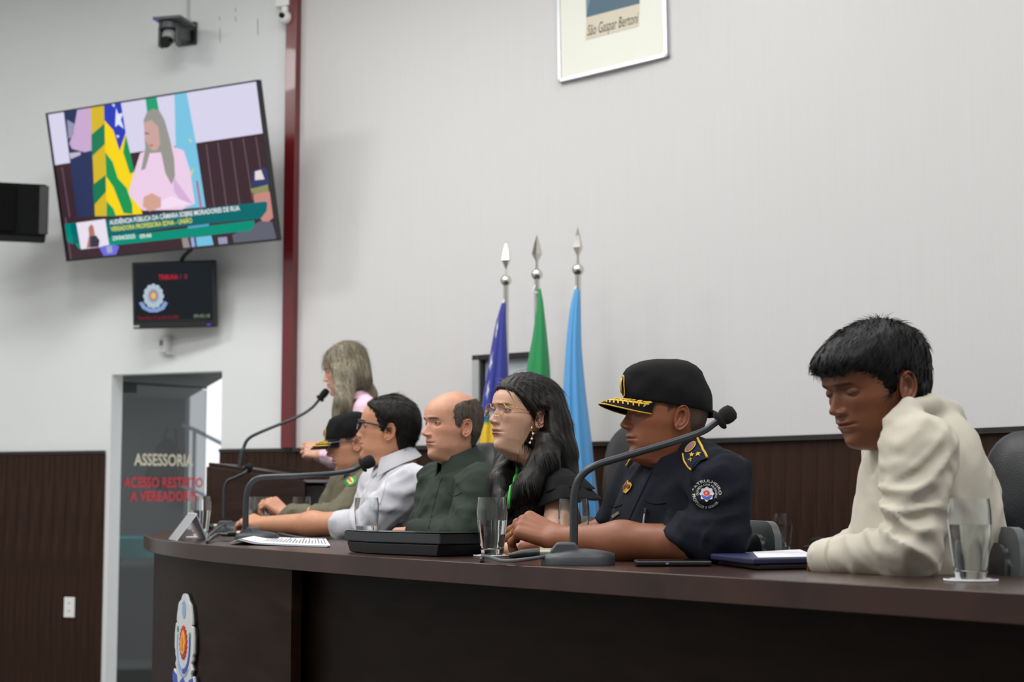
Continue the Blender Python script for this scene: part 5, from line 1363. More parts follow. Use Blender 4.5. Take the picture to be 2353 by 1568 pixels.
        for r, h in rings:
            for j in range(n):
                a = 2 * math.pi * j / n; ex = math.cos(a); ez = math.sin(a)
                rx = 17.5 * (1.0 if ez > -0.3 else 1.0 - 0.35 * (-ez - 0.3)); rz = 31
                px = (ex * rx - (3.5 if ez < -0.5 else 0) * (-ez - .5) * -1) * r; pz = ez * rz * r
                hh = h
                if ex > 0.45 and abs(ez) < 0.75: hh = min(h, -2.0 + 2.0 * (1 - r))          # front of the ear joins the cheek
                if ez < -0.72 and r < 0.9: hh = max(hh, 1.0)
                if ex < 0: hh += 5.0 * (-ex) * r
                V.append(c + (fw * px + up * pz + out * hh) / 1000)
        V = np.array(V); k = len(rings)
        F = [(i * n + j, i * n + (j + 1) % n, (i + 1) * n + (j + 1) % n, (i + 1) * n + j) for i in range(k - 1) for j in range(n)]
        sk = np.array(lin(s.prm['skin'])[:3]); sk2 = np.array(lin((min(255, s.prm['skin'][0] * 1.0), s.prm['skin'][1] * .86, s.prm['skin'][2] * .84))[:3])
        return (s.w(V), np.array(F), np.tile(sk * .5 + sk2 * .5, (len(V), 1)))
    def eye_c(s, sg): return V3(0.0703 - .006 * (s.prm['sock'] - 1), sg * 0.0325 * s.prm['width'], 0.1150)
    def lids(s, sg):
        c = s.eye_c(sg); r = 0.0134; eo = s.prm['eye_open']; drop = s.prm['lid_drop']; out = []
        az = np.radians(np.linspace(-72, 72, 17)); tilt = 0.28 * sg
        sk = np.array(lin(s.prm['skin'])[:3]); dk = np.array(lin(tuple(v * 0.42 for v in s.prm['skin']))[:3])
        for up in (1, -1):
            G = []; CC = []
            for i in range(9):
                t = i / 8
                for a in az:
                    open_ = (eo * 34 - drop * 30 if up > 0 else -eo * 22 - drop * 26) * max(0.0, math.cos(a * 1.15)) - (drop * 4)
                    e = math.radians(open_ + (78 * up - open_) * t)
                    rr_ = r * (1 + 0.05 * (1 - t) ** 4)
                    aa = a + tilt
                    G.append(c + rr_ * V3(math.cos(e) * math.cos(aa), math.cos(e) * math.sin(aa), math.sin(e)) * V3(1, 1.18, 1.0))
                    m = (1 - t) ** 6 * (0.9 if up > 0 else 0.35); CC.append(sk * (1 - m) + dk * m)
            n = len(az); F = np.array([(i * n + j, i * n + j + 1, (i + 1) * n + j + 1, (i + 1) * n + j) for i in range(8) for j in range(n - 1)])
            out.append((s.w(np.array(G)), F, np.array(CC)))
        return out
    def eyeballs(s, parent, iris=(60, 38, 26)):
        for sg in (-1, 1):
            c = s.eye_c(sg); mb = MB(); dr = nrm(V3(1, 0.10 * sg + s.prm['gaze'], -0.10 - 0.45 * s.prm['lid_drop']))
            a1 = nrm(np.cross(V3(0, 0, 1), dr)); a2 = np.cross(dr, a1)
            G = []; mats = []
            nu = 24
            ang = [0, 8, 15, 24, 25, 40, 60, 90, 130, 170]
            vs = []
            for t in ang:
                for j in range(nu):
                    a = 2 * math.pi * j / nu; q = dr * math.cos(math.radians(t)) + (a1 * math.cos(a) + a2 * math.sin(a)) * math.sin(math.radians(t))
                    vs.append(c + 0.0124 * q)
            fs = []; mi = []
            for i in range(len(ang) - 1):
                for j in range(nu):
                    fs.append((i * nu + j, i * nu + (j + 1) % nu, (i + 1) * nu + (j + 1) % nu, (i + 1) * nu + j)); mi.append(2 if i < 1 else (1 if i < 4 else 0))
            o = obj('eye', (s.w(np.array(vs)), fs, mi), [M_SCLERA, M_IRIS, M_PUPIL], parent, smooth=True)
    def shell(s, thick):
        """surface lifted off the scalp: thick(X, Y, Z) in mm, <= 0 where there is none"""
        X, Y, Z = s.L[..., 0] * 1000, s.L[..., 1] * 1000, s.L[..., 2] * 1000
        t = thick(X, Y, Z); keep = t > 0
        tt = np.where(keep, t, -1.5) / 1000
        V = s.W + s.k * tt[..., None] * (s.N[..., 0:1] * s.f + s.N[..., 1:2] * s.l + s.N[..., 2:3] * s.u)
        kf = keep.ravel()[s.F].any(1)
        F = s.F[kf]; used = np.unique(F); mp = -np.ones(V.shape[0] * V.shape[1], int); mp[used] = np.arange(len(used))
        return V.reshape(-1, 3)[used], mp[F]
M_SKIN = attrmat('human_skin', 0.48, 0.42, sss=0.12, bump=0.12, bscale=700, var=0.05, bdist=0.0006)
M_SCLERA = mat('eye_white', (186, 176, 168), 0.25); M_IRIS = mat('dark_brown_iris', (48, 30, 22), 0.1); M_PUPIL = mat('pupil', (6, 5, 5), 0.05)
def hairmat(name, c, c2, rough=0.42, sc=(260, 260, 14)):
    return mat(name, c, rough, var=0.2, c2=c2, vscale=sc, bump=0.3, bscale=(420, 420, 16), spec=0.22, bdist=0.002)
def streak(X, Y, Z, n, a):
    th = np.arctan2(Y, X)
    return a * (np.sin(n * th + 0.02 * Z + 1.5 * np.sin(3 * th)) + 0.7 * np.sin(0.57 * n * th - 0.05 * Z + 2.0 * np.sin(2 * th + .02 * Z)) + 0.6 * np.sin(1.7 * n * th + .09 * Z))

# ------------------------------------------------------------------ hands
def hand(wrist, fd, nd, curls, side=1, k=1.0, thumb=(0.5, 0.3, 0.2), spread=0.10):
    """list of rounded cones; fd fingers' direction, nd back-of-hand normal, side +1 if the thumb is at fd x nd"""
    x = nrm(fd); zv = nrm(np.asarray(nd, float) - x * np.dot(nd, x)); y = np.cross(zv, x) * side
    out = []; wrist = np.asarray(wrist, float)
    L = [(.044, .026, .020), (.048, .030, .021), (.044, .028, .020), (.034, .020, .018)]
    by = [.030, .010, -.011, -.030]; bx = [.088, .092, .087, .078]
    for i in range(4):
        base = wrist + k * (x * bx[i] + y * by[i])
        out.append((wrist + k * (x * .012 + y * by[i] * .55), base, .0165 * k, .0135 * k))
        p = base; ang = 0.0; sp_ = spread * (1.5 - i) / 1.5
        for j in range(3):
            ang += curls[i][j]
            d = nrm(x * math.cos(ang) - zv * math.sin(ang) + y * sp_ * math.cos(ang))
            q = p + d * L[i][j] * k
            r0 = (.0098, .0088, .0078)[j] * k * (0.88 if i == 3 else 1); r1 = (.0088, .0078, .0066)[j] * k * (0.88 if i == 3 else 1)
            out.append((p, q, r0, r1)); p = q
    p = wrist + k * (x * .022 + y * .026 - zv * .004); 
    d = nrm(x * 0.72 + y * 0.62 - zv * thumb[0]); q = p + d * .046 * k; out.append((p, q, .0155 * k, .0112 * k)); p = q
    d = nrm(x * (0.95 - thumb[1]) + y * (0.35 - thumb[1]) - zv * thumb[1]); q = p + d * .032 * k; out.append((p, q, .0108 * k, .0095 * k)); p = q
    d = nrm(x * 0.95 + y * (0.15 - thumb[2]) - zv * thumb[2]); q = p + d * .027 * k; out.append((p, q, .0094 * k, .0072 * k))
    return out
def limb_mesh(cones, h, kk=0.007, forearm=()):
    """forearm cones blend widely, finger cones tightly"""
    pts = np.array([c[0] for c in cones] + [c[1] for c in cones] + [c[0] for c in forearm] + [c[1] for c in forearm])
    R = max([max(c[2], c[3]) for c in list(cones) + list(forearm)]) + 3 * h
    def fn(p):
        d = np.full(len(p), 9.0, f32)
        for c in cones: d = s_min(d, s_rcone(p, c[0], c[1], c[2], c[3]), kk)
        if forearm:
            e = np.full(len(p), 9.0, f32)
            for c in forearm: e = s_min(e, s_rcone(p, c[0], c[1], c[2], c[3]), 0.03)
            d = s_min(d, e, 0.02)
        return d
    return nets(fn, pts.min(0) - R, pts.max(0) + R, h)

# ------------------------------------------------------------------ clothed torso
class Torso:
    """garment as a smooth union of rounded volumes; joints are world points"""
    def __init__(s, f, neck, shL, shR, chest, belly, pelvis, arms, chest_r=(.19, .125, .17), belly_r=(.17, .125, .15), k=0.05, sh_r=.062, seed=1, wa=0.004, wf=38, extra=(), neck_r=.066, cones=()):
        s.f = nrm(f * V3(1, 1, 0)); s.l = np.cross(V3(0, 0, 1), s.f); s.A = np.array([s.l, s.f, V3(0, 0, 1)])
        s.__dict__.update(neck=np.asarray(neck, float), shL=np.asarray(shL, float), shR=np.asarray(shR, float), chest=np.asarray(chest, float), belly=np.asarray(belly, float), pelvis=np.asarray(pelvis, float), arms=arms, chest_r=chest_r, belly_r=belly_r, k=k, sh_r=sh_r, seed=seed, wa=wa, wf=wf, extra=extra, neck_r=neck_r, cones=cones)
    def sdf(s, p, wrinkle=True, arms=True):
        up = nrm(s.neck - s.chest); A = np.array([s.l, nrm(np.cross(up, s.l)), up]); A[1] = nrm(np.cross(A[2], A[0])); A[0] = nrm(np.cross(A[1], A[2]))
        up2 = nrm(s.chest - s.belly); B = np.array([s.l, nrm(np.cross(up2, s.l)), up2]); B[0] = nrm(np.cross(B[1], B[2]))
        d = s_ell(p, s.chest, A, s.chest_r)
        d = s_min(d, s_ell(p, s.belly, B, s.belly_r), 0.06)
        d = s_min(d, s_rcone(p, s.belly, s.pelvis, s.belly_r[1] * 1.05, s.belly_r[1] * 1.1), 0.08)
        d = s_min(d, s_rcone(p, s.shL, s.shR, s.sh_r, s.sh_r), 0.045)
        for q in (s.shL, s.shR): d = s_min(d, s_rcone(p, s.neck - V3(0, 0, .04), q + V3(0, 0, .012), s.neck_r * .8, s.sh_r * .75), 0.03)
        for e in s.extra: d = s_min(d, s_ell(p, e[0], s.A, e[1]), e[2])
        for e in s.cones: d = s_min(d, s_rcone(p, e[0], e[1], e[2], e[3]), e[4])
        if arms:
            for a in s.arms:
                e = s_rcone(p, a['s'], a['e'], a['r'][0], a['r'][1])
                if a.get('w') is not None: e = s_min(e, s_rcone(p, a['e'], a['w'], a['r'][1] * .98, a['r'][2]), 0.025)
                if wrinkle:
                    for (c, dr, fq, am, wd) in a.get('folds', ()):
                        v = p - np.asarray(c, f32); t = v @ np.asarray(nrm(dr), f32); w = np.exp(-(np.linalg.norm(v, axis=1) / wd) ** 2)
                        lt = v @ np.asarray(s.l, f32); ft = v @ np.asarray(s.f, f32)
                        ph = 0.62 * fq * t + 1.5 * np.sin(.30 * fq * ft + 0.6) + 1.1 * np.sin(.23 * fq * lt + 2.0) + 0.8 * np.sin(.41 * fq * t)
                        e = e - am * w * ((0.5 + 0.5 * np.cos(2 * ph)) ** 2.2 - 0.3) * (0.65 + 0.35 * np.sin(.2 * fq * ft + 1.0))
                if a.get('cut') is not None:
                    e = -s_min(-e, -((p - np.asarray(a['cut'][0], f32)) @ np.asarray(nrm(a['cut'][1]), f32)), .012)
                d = s_min(d, e, a.get('k', 0.035))
        if wrinkle and s.wa: d = d + wr(p, s.seed, s.wa, s.wf)
        return d
    def box(s, m=0.2):
        P_ = [s.neck, s.shL, s.shR, s.chest, s.belly, s.pelvis] + [a[k] for a in s.arms for k in ('s', 'e', 'w') if a.get(k) is not None]
        P_ = np.array(P_); return P_.min(0) - m, P_.max(0) + V3(m, m, 0.13)
    def garment(s, h=0.0075, extra_cut=None):
        lo, hi = s.box(.19); lo[2] = max(lo[2], s.pelvis[2] - 0.08)
        fn = (lambda p: s.sdf(p)) if extra_cut is None else (lambda p: np.maximum(s.sdf(p), extra_cut(p)))
        return nets(fn, lo, hi, h)
    def under(s, h=0.013, off=0.016):
        lo, hi = s.box(.16); lo[2] = max(lo[2], s.pelvis[2] - 0.02)
        return nets(lambda p: s.sdf(p, False, False) + off, lo, hi, h)
def collar(name, H, f, m, parent, gap=20, z=-72, grow=.003, h0=.042, drop=.047, tip=.03, thick=.0026, fan=.022):
    """folded shirt collar following the neck of head H; gap = half opening at the throat (deg)"""
    c, up = H.neck_at(z); up = nrm(V3(0, 0, 1) + .3 * f); f = nrm(f - up * np.dot(f, up)); l = np.cross(up, f); G = []
    r0 = .060 * H.k + grow; r1 = r0 + fan
    for i in range(49):
        a = math.radians(gap + (360 - 2 * gap) * i / 48); e = abs(180 - math.degrees(a)) / 180
        fr = max(0, (e - 0.5) / 0.5)
        row = []
        for t in (0.0, 0.12, 0.3, 0.6, 1.0):
            zz = -0.012 * fr
            if t < .2: r = r0 + (0.002 if t > 0 else -0.003); zz += h0 - (0.006 if t == 0 else 0)
            else: r = r0 + (r1 - r0) * t + 0.010 * fr * t; zz += h0 - (drop + tip * fr ** 2) * t
            da = math.radians(7 * fr * t) * (1 if a < math.pi else -1)
            row.append(c + (f * math.cos(a - da) * 1.05 + l * math.sin(a - da)) * r + up * zz)
        G.append(row)
    mb = MB(); mb.slab(np.array(G), thick); return obj(name, mb, m, parent, smooth='auto')
def legs(tor, parent, m, fwd=0.30, h=0.018, spread=0.10, floor=DAIS, standing=False, shoe=None):
    f, l = tor.f, tor.l; pv = tor.pelvis
    cones = []
    for sg in (-1, 1):
        hip = pv + l * sg * 0.085 - V3(0, 0, 0.03)
        if standing: knee = V3(hip[0], hip[1], floor + 0.48) + f * 0.02; ank = V3(hip[0], hip[1], floor + 0.09)
        else: knee = hip + f * fwd + l * sg * spread * .5 + V3(0, 0, 0.02); knee[2] = max(knee[2], floor + 0.5); ank = knee - f * 0.04; ank = V3(ank[0], ank[1], floor + 0.09)
        cones += [(hip, knee, .085, .062), (knee, ank, .06, .045)]
        mb = MB(); fo = V3(ank[0], ank[1], floor) + f * 0.07
        mb.sphere(fo + V3(0, 0, .035), (.14, .045, .05), ax=np.array([f, l, V3(0, 0, 1)])); obj('shoe', mb, shoe or M_BLACKPL, parent, smooth=True)
    def fn(p):
        d = s_ell(p, pv - V3(0, 0, .02), tor.A, (.17, .14, .12))
        for c in cones: d = s_min(d, s_rcone(p, *c), 0.05)
        return d
    pts = np.array([c[0] for c in cones] + [c[1] for c in cones] + [pv])
    v, q = nets(fn, pts.min(0) - .19, pts.max(0) + .19, h)
    return fig_obj('trousers', v, q, m, parent)

def tufts(v, q, n, flow, length, width, lift, seed, R=.09, keep=None, jit=.10):
    """fine hair blades lying along a hair surface; flow(points) gives the combing direction"""
    r = np.random.RandomState(seed); v = np.asarray(v, float); q = np.asarray(q)
    a, b, c, d = v[q[:, 0]], v[q[:, 1]], v[q[:, 2]], v[q[:, 3]]
    N = np.cross(c - a, d - b); ar = np.linalg.norm(N, axis=1); N /= ar[:, None] + 1e-12
    cen = v.mean(0); 
    pr = ar.copy()
    if keep is not None: pr = pr * keep((a + c) / 2)
    f = r.choice(len(q), n, p=pr / pr.sum())
    s, t = r.rand(n, 1), r.rand(n, 1)
    p = (a[f] * (1 - s) + b[f] * s) * (1 - t) + (d[f] * (1 - s) + c[f] * s) * t; nn = N[f]
    sg = np.sign((nn * (p - cen)).sum(1)); sg = np.where(np.median(sg) == 0, 1, np.median(sg)); nn = nn * sg
    fl = flow(p) + r.randn(n, 3) * jit; fl -= nn * (fl * nn).sum(1, keepdims=True); fl /= np.linalg.norm(fl, axis=1, keepdims=True) + 1e-9
    w = np.cross(nn, fl); L = length * (0.6 + 0.8 * r.rand(n, 1)); W = width * (0.6 + 0.8 * r.rand(n, 1)); lf = lift * r.rand(n, 1)
    def at(k): return p + fl * L * k + nn * (lf * k * 1.2 - (L * k) ** 2 / (2 * R) + .0004)
    P0, P1, P2 = p - nn * .001, at(.5), at(1.0)
    V_ = np.stack([P0 - w * W, P0 + w * W, P1 + w * W * .8, P1 - w * W * .8, P2 + w * W * .15, P2 - w * W * .15], 1).reshape(-1, 3)
    i = np.arange(n)[:, None] * 6
    F_ = np.concatenate([i + np.array([[0, 1, 2, 3]]), i + np.array([[3, 2, 4, 5]])])
    return V_, F_
def hair_obj(name, v, q, m, parent, *sets):
    vs, qs, o = [v], [q], len(v)
    for a, b in sets: vs.append(a); qs.append(b + o); o += len(a)
    return fig_obj(name, np.concatenate(vs), np.concatenate(qs), m, parent)
# ================================================================== the people
def person(loc, label):
    return thing('person', (loc[0], loc[1], DAIS), label, 'person', 'people at the hearing')
def cloth(name, c, rough=0.8, var=0.05, sheen=0.0, bump=0.35, bs=900, c2=None):
    return mat(name, c, rough, var=var, vscale=(14, 14, 14), bump=bump, bscale=(bs, bs, bs), spec=0.2, sheen=sheen, c2=c2, bdist=0.001)
def body(t, head, limbs=(), tor=None, iris=(60, 38, 26), under=True, uoff=0.016, uh=0.013):
    parts = list(head.parts)
    sk = np.array(lin(head.prm['skin'])[:3])
    for v, q in limbs: parts.append((v, q, sk))
    if tor is not None and under:
        v, q = tor.under(uh, uoff); parts.append((v, q, sk))
    v, f, c = join(parts)
    me = make_mesh('body', v - ORG[t.name], np.array(f), None, True, c); me.materials.append(M_SKIN)
    o = bpy.data.objects.new('body', me); COL.objects.link(o); o.parent = t; ORG[o.name] = ORG[t.name]
    head.eyeballs(t, iris)
    return o
def region(X, Z, low, front, soft=18.0):
    """hair region seen from the side: above low(X) and behind front(Z); returns 0..1 thickness profile"""
    n1 = 1.5 * np.sin(.30 * X + .21 * Z) + 0.8 * np.sin(.62 * Z - .4 * X + 1.0)
    t = np.minimum(Z - pw(X, low), 0.9 * (pw(Z, front) - X)) + n1; th = np.clip(t / soft, 0, 1); return t, th * th * (3 - 2 * th)
def facing(px, phi):
    az = math.atan((px - CX) / F_PX); ph = math.radians(phi)
    return V3(-math.cos(az), math.sin(az), 0) * math.cos(ph) - V3(math.sin(az), math.cos(az), 0) * math.sin(ph)

# ---------------------------------------------------------------- 1 young man in a cream shirt (nearest)
D = 3.33
f = facing(2090, 20)
nk = P(2092, 985, D)
H = Head((2081, 889), D - 0.10, 36, -12, roll=0, zs=.91, scale=1.09, neck=nk + V3(.02, 0.02, -.02), nose=0.92, jaw=1.03, skin=(118, 72, 48), lips=(128, 72, 62), brow=(22, 18, 17), eye_open=0.10, lid_drop=0.55, fat=1, lipk=1.25)
T = Torso(f, nk, P(2118, 1040, 3.20), P(2050, 1038, 3.56), P(2112, 1150, D + .03), P(2135, 1275, D + .05), P(2150, 1420, D + .06),
    [dict(s=P(2112, 1035, 3.18), e=P(2098, 1262, 3.15), w=P(1905, 1283, 3.34), r=(.074, .052, .036), k=.03,
          folds=[(P(2090, 1240, 3.12), (0.75, 0, 0.65), 120, .014, .11), (P(2085, 1150, 3.13), (0.35, 0, 1.0), 95, .013, .12), (P(1990, 1275, 3.2), (1, 0, 0.2), 110, .008, .10), (P(2130, 1070, 3.12), (-.5, 0, 0.9), 80, .010, .10)]),
     dict(s=P(2046, 1045, 3.56), e=P(2012, 1240, 3.60), w=P(1930, 1275, 3.45), r=(.058, .05, .036), k=.03)],
    chest_r=(.16, .12, .16), belly_r=(.15, .12, .14), seed=3, wa=.004, wf=52, sh_r=.055,
    extra=[(P(2158, 1085, D + .02), (.13, .085, .13), .05), (P(2190, 1190, D + .06), (.13, .075, .13), .05)],
    cones=[(P(2052, 966, D - .13), P(2092, 938, D - .12), .012, .017, .014), (P(2092, 938, D - .12), P(2136, 930, D - .05), .017, .022, .014), (P(2136, 930, D - .05), P(2180, 945, D + .02), .022, .022, .016), (P(2180, 945, D + .02), P(2208, 968, D + .05), .022, .014, .02)])
pm = person(P(2150, 1400, D), 'young man in a cream long sleeved top leaning on the bench with head bowed')
fa_ = [(P(2098, 1262, 3.15), P(1905, 1283, 3.34), .040, .027)]
hv = limb_mesh(hand(P(1912, 1284, 3.335), nrm(P(1860, 1290, 3.40) - P(1912, 1284, 3.335)), (0, -.2, 1), [(.5, .7, .5)] * 4, side=-1, k=.5), 0.0035, forearm=fa_)
body(pm, H, [hv], T)
M_CREAM = cloth('cream_linen', (200, 194, 180), .85)
v, q = T.garment(.0065); g = fig_obj('shirt', v, q, M_CREAM, pm)
# cuff and hood collar
mb = MB(); c = P(1925, 1281, 3.32); dr = nrm(P(1905, 1283, 3.34) - P(2098, 1262, 3.15))
mb.tube([c + dr * .055, c + dr * .05, c + dr * .03, c - dr * .004, c - dr * .008], [.030, .037, .0405, .042, .038], 24); obj('cuff', mb, M_CREAM, pm, smooth='auto')
M_HBLK = hairmat('black_hair', (7, 7, 9), (18, 19, 22), .45)
def yh(X, Y, Z):
    t, th = region(X, Z, [(-110, 24), (-70, 28), (-45, 60), (-30, 104), (-14, 138), (0, 134), (8, 98), (120, 92)],
                   [(80, 18), (92, 22), (104, 27), (116, 31), (128, 37), (140, 46), (150, 60), (156, 76), (162, 94), (167, 140), (175, 260)], 22)
    t2 = Z - (150 + 0.55 * np.clip(90 - X, 0, 60)) + 2.5 * np.sin(.22 * Y) + np.where(X < 40, -50, 0); t = np.maximum(t, t2); th = np.maximum(th, np.clip(t2 / 10, 0, 1))
    vol = 7 + 8 * np.clip((Z - 140) / 60, 0, 1) + 10 * np.clip((X - 45) / 45, 0, 1) * np.exp(-((Z - 178) / 22.0) ** 2)
    return np.where(t > 0, 0.6 + vol * th + (streak(X, Y, Z, 46, .7) + streak(Y, Z, X, 31, .6)) * th, -1)
v, q = H.shell(yh)
def comb(H, fw, dn, crown=(-.03, 0, .225)):
    c = H.w(V3(*crown))
    def fl(p):
        d = p - c; d = d / (np.linalg.norm(d, axis=1, keepdims=True) + 1e-9); return d * 1.0 + H.f * fw - H.u * dn
    return fl
hair_obj('hair', v, q, M_HBLK, pm, tufts(v, q, 7000, comb(H, .45, .40), .024, .0008, .0016, 1, R=.06, jit=.10))
legs(T, pm, cloth('dark_trousers', (38, 40, 46)))

# ---------------------------------------------------------------- 2 uniformed officer
D = 3.93
f = facing(1560, 24)
nk = P(1562, 1058, D)
H5 = Head((1562, 960), D - 0.085, 20, 4, scale=1.0, neck=nk + V3(.02, .01, -.04), nose=1.0, jaw=1.05, chin=2, skin=(140, 86, 60), lips=(140, 80, 72), brow=(36, 28, 25), stubble=.25, eye_open=.12, lid_drop=.45, fat=1, browz=-3,
         hairtint=((40, 33, 30), lambda X, Y, Z: 0.85 * np.clip((Z - pw(X, [(-110, 40), (-60, 48), (-40, 80), (-25, 130), (-8, 134), (14, 116), (20, 112), (30, 150), (60, 400)])) / 6, 0, 1) * (X < 26)))
eL, wL = P(1612, 1250, 3.76), P(1285, 1240, 3.95)
T = Torso(f, nk, P(1645, 1112, 3.79), P(1482, 1095, 4.08), P(1545, 1178, D + .03), P(1540, 1270, D + .06), P(1568, 1400, D + .07),
    [dict(s=P(1664, 1112, 3.74), e=P(1650, 1232, 3.72), w=P(1575, 1258, 3.76), r=(.068, .064, .062), k=.055, cut=(P(1566, 1262, 3.78), nrm(P(1520, 1325, 3.78) - P(1566, 1262, 3.78))),
          folds=[(P(1640, 1170, 3.7), (0.3, 0, 1), 85, .011, .10), (P(1600, 1100, 3.7), (0.8, 0, .6), 80, .009, .10)]),
     dict(s=P(1478, 1080, 4.12), e=P(1420, 1210, 4.15), r=(.066, .062, .06), k=.03, cut=(P(1418, 1215, 4.15), (-.3, .1, -1)))],
    chest_r=(.165, .12, .14), belly_r=(.15, .13, .14), seed=8, wa=.006, wf=58, sh_r=.052,
    cones=[(P(1598, 1042, 3.88), P(1652, 1085, 3.80), .045, .052, .03), (P(1530, 1045, 3.98), P(1490, 1080, 4.06), .04, .045, .03)])
po_ = person(P(1560, 1400, D), 'uniformed officer in navy short sleeves and black cap resting a forearm on the bench')
fdir = nrm(P(1206, 1207, 3.985) - wL)
hnd = hand(wL, fdir, (0.12, -.62, .78), [(.80, .70, .40), (.92, .78, .40), (1.02, .85, .40), (1.08, .85, .40)], side=-1, k=1.14, thumb=(.85, .45, .3), spread=.10)
RING = (hnd[9][0] * .45 + hnd[9][1] * .55, nrm(hnd[9][1] - hnd[9][0]), hnd[9][2])
fore = [(eL, eL * .45 + wL * .55, .043, .043), (eL * .45 + wL * .55, wL, .043, .030), (P(1650, 1150, 3.77), eL, .045, .043)]
hv = limb_mesh(hnd, .003, forearm=fore)
eR, wR = P(1415, 1225, 4.18), P(1290, 1245, 4.16)
fd2 = nrm(P(1200, 1262, 4.17) - wR)
hv2 = limb_mesh(hand(wR, fd2, (0.0, .1, 1), [(.4, .5, .3)] * 4, side=1, k=1.05), .004, forearm=[(eR, wR, .045, .03), (P(1470, 1090, 4.13), eR, .048, .045)])
body(po_, H5, [hv, hv2], T)
M_NAVY = cloth('navy_uniform_twill', (15, 18, 27), .8, sheen=.0, c2=(20, 24, 36))
v, q = T.garment(.007); fig_obj('uniform_shirt', v, q, M_NAVY, po_)
legs(T, po_, cloth('navy_trousers', (22, 26, 38)))
TOFF = T

# ---------------------------------------------------------------- 3 long haired woman in black
D = 4.6
f = facing(1230, 26)
nk = P(1222, 1072, D)
H4 = Head((1240, 962), D - .08, 31, 9, zs=.96, scale=.97, neck=nk + V3(.01, 0, -.03), nose=.95, jaw=.97, chin=-1, skin=(206, 164, 140), lips=(150, 84, 84), brow=(60, 46, 40), brow_w=.8, eye_open=.5, lid_drop=.04, lipk=1.15, gaze=.1, width=.97)
T = Torso(f, nk - V3(0, 0, .03), P(1284, 1124, 4.48), P(1194, 1114, 4.73), P(1240, 1198, D), P(1255, 1275, D + .03), P(1290, 1390, D + .06),
    [dict(s=P(1290, 1122, 4.45), e=P(1300, 1158, 4.43), r=(.053, .052, .05), k=.03, cut=(P(1300, 1152, 4.43), (-.15, -.1, -1))),
     dict(s=P(1186, 1100, 4.76), e=P(1178, 1160, 4.77), r=(.05, .055, .05), k=.03, cut=(P(1178, 1160, 4.77), (0, 0, -1)))],
    chest_r=(.145, .11, .13), belly_r=(.13, .10, .14), seed=12, wa=.003, wf=62, sh_r=.040, neck_r=.055)
pw_ = person(P(1270, 1400, D), 'woman with long dark hair, glasses and gold earring in a black dress')
e1, w1 = P(1272, 1245, 4.40), P(1185, 1262, 4.45)
arm = limb_mesh(hand(w1, nrm(P(1120, 1262, 4.5) - w1), (0, 0, 1), [(.3, .4, .3)] * 4, side=-1, k=.88), .004, forearm=[(P(1290, 1125, 4.455), e1, .038, .035), (e1, w1, .036, .024)])
e2, w2 = P(1165, 1240, 4.80), P(1130, 1258, 4.65)
arm2 = limb_mesh(hand(w2, nrm(P(1110, 1262, 4.5) - w2), (0, 0, 1), [(.3, .4, .3)] * 4, side=1, k=.88), .005, forearm=[(P(1186, 1105, 4.76), e2, .042, .035), (e2, w2, .035, .024)])
body(pw_, H4, [arm, arm2], T, uoff=.006, uh=.008)
M_BLK = cloth('black_dress_fabric', (20, 21, 23), .8, sheen=.0)
ncut = nk - V3(0, 0, .02) + T.f * .03
def vneck(p):
    c = nk + V3(0, 0, .0); v_ = p - c.astype(f32)
    return -(s_rcone(p, c + V3(0, 0, .05) - T.f * .02, c + T.f * .11 - V3(0, 0, .13), .085, .02))
v, q = T.garment(.007, vneck); fig_obj('dress', v, q, M_BLK, pw_)
legs(T, pw_, M_BLK)

# ---------------------------------------------------------------- 4 balding man in dark green
D = 5.3
f = facing(1050, 26)
nk = P(1062, 1068, D)
H3 = Head((1070, 984), D - .075, 30, 3, sock=1.35, scale=.955, neck=nk + V3(.0, 0, -.02), nose=1.12, jaw=1.04, chin=1, skin=(204, 150, 124), lips=(168, 104, 94), brow=(58, 46, 42), eye_open=.42, lid_drop=.08, stubble=.18, lipk=.7, fat=2,
          hairtint=((84, 72, 64), lambda X, Y, Z: 0.22 * np.clip((Z - 170) / 40, 0, 1) * np.clip((25 - X) / 60, 0, 1)))
eL, wL = P(1062, 1228, 5.02), P(960, 1222, 5.18)
T = Torso(f, nk, P(1092, 1128, 5.15), P(1012, 1115, 5.43), P(1050, 1182, D), P(1052, 1255, D + .03), P(1085, 1350, D + .07),
    [dict(s=P(1100, 1115, 5.12), e=eL, w=wL, r=(.068, .052, .04), k=.03, folds=[(P(1050, 1205, 4.95), (.7, 0, .7), 90, .008, .10), (P(1080, 1150, 5.0), (.5, 0, .9), 80, .007, .1)]),
     dict(s=P(1004, 1105, 5.45), e=P(978, 1215, 5.40), w=P(1030, 1222, 5.12), r=(.062, .05, .04), k=.03)],
    chest_r=(.16, .115, .15), belly_r=(.15, .12, .14), seed=5, wa=.0048, wf=62, sh_r=.05)
pb = person(P(1060, 1350, D), 'balding man in a dark green shirt with folded arms')
hb = limb_mesh(hand(wL, nrm(P(925, 1222, 5.24) - wL), (0, 0, 1), [(.4, .6, .4)] * 4, side=-1, k=.95), .005, forearm=[(eL, wL, .04, .028)])
body(pb, H3, [hb], T)
M_GREEN = cloth('dark_green_cotton', (50, 60, 52), .8, c2=(42, 52, 45))
v, q = T.garment(.0075); fig_obj('shirt', v, q, M_GREEN, pb)
M_HGR = hairmat('greying_brown_hair', (62, 53, 46), (108, 97, 88), .65)
def bh(X, Y, Z):
    t, th = region(X, Z, [(-110, 24), (-70, 28), (-45, 58), (-30, 102), (-14, 137), (2, 133), (9, 108), (120, 104)],
                   [(90, 18), (104, 23), (118, 29), (138, 36), (160, 38), (178, 30), (192, 8), (202, -34), (212, -75), (220, -200)], 16)
    return np.where(t > 0, 0.3 + 4.5 * th + streak(X, Y, Z, 44, .4) * th, -1)
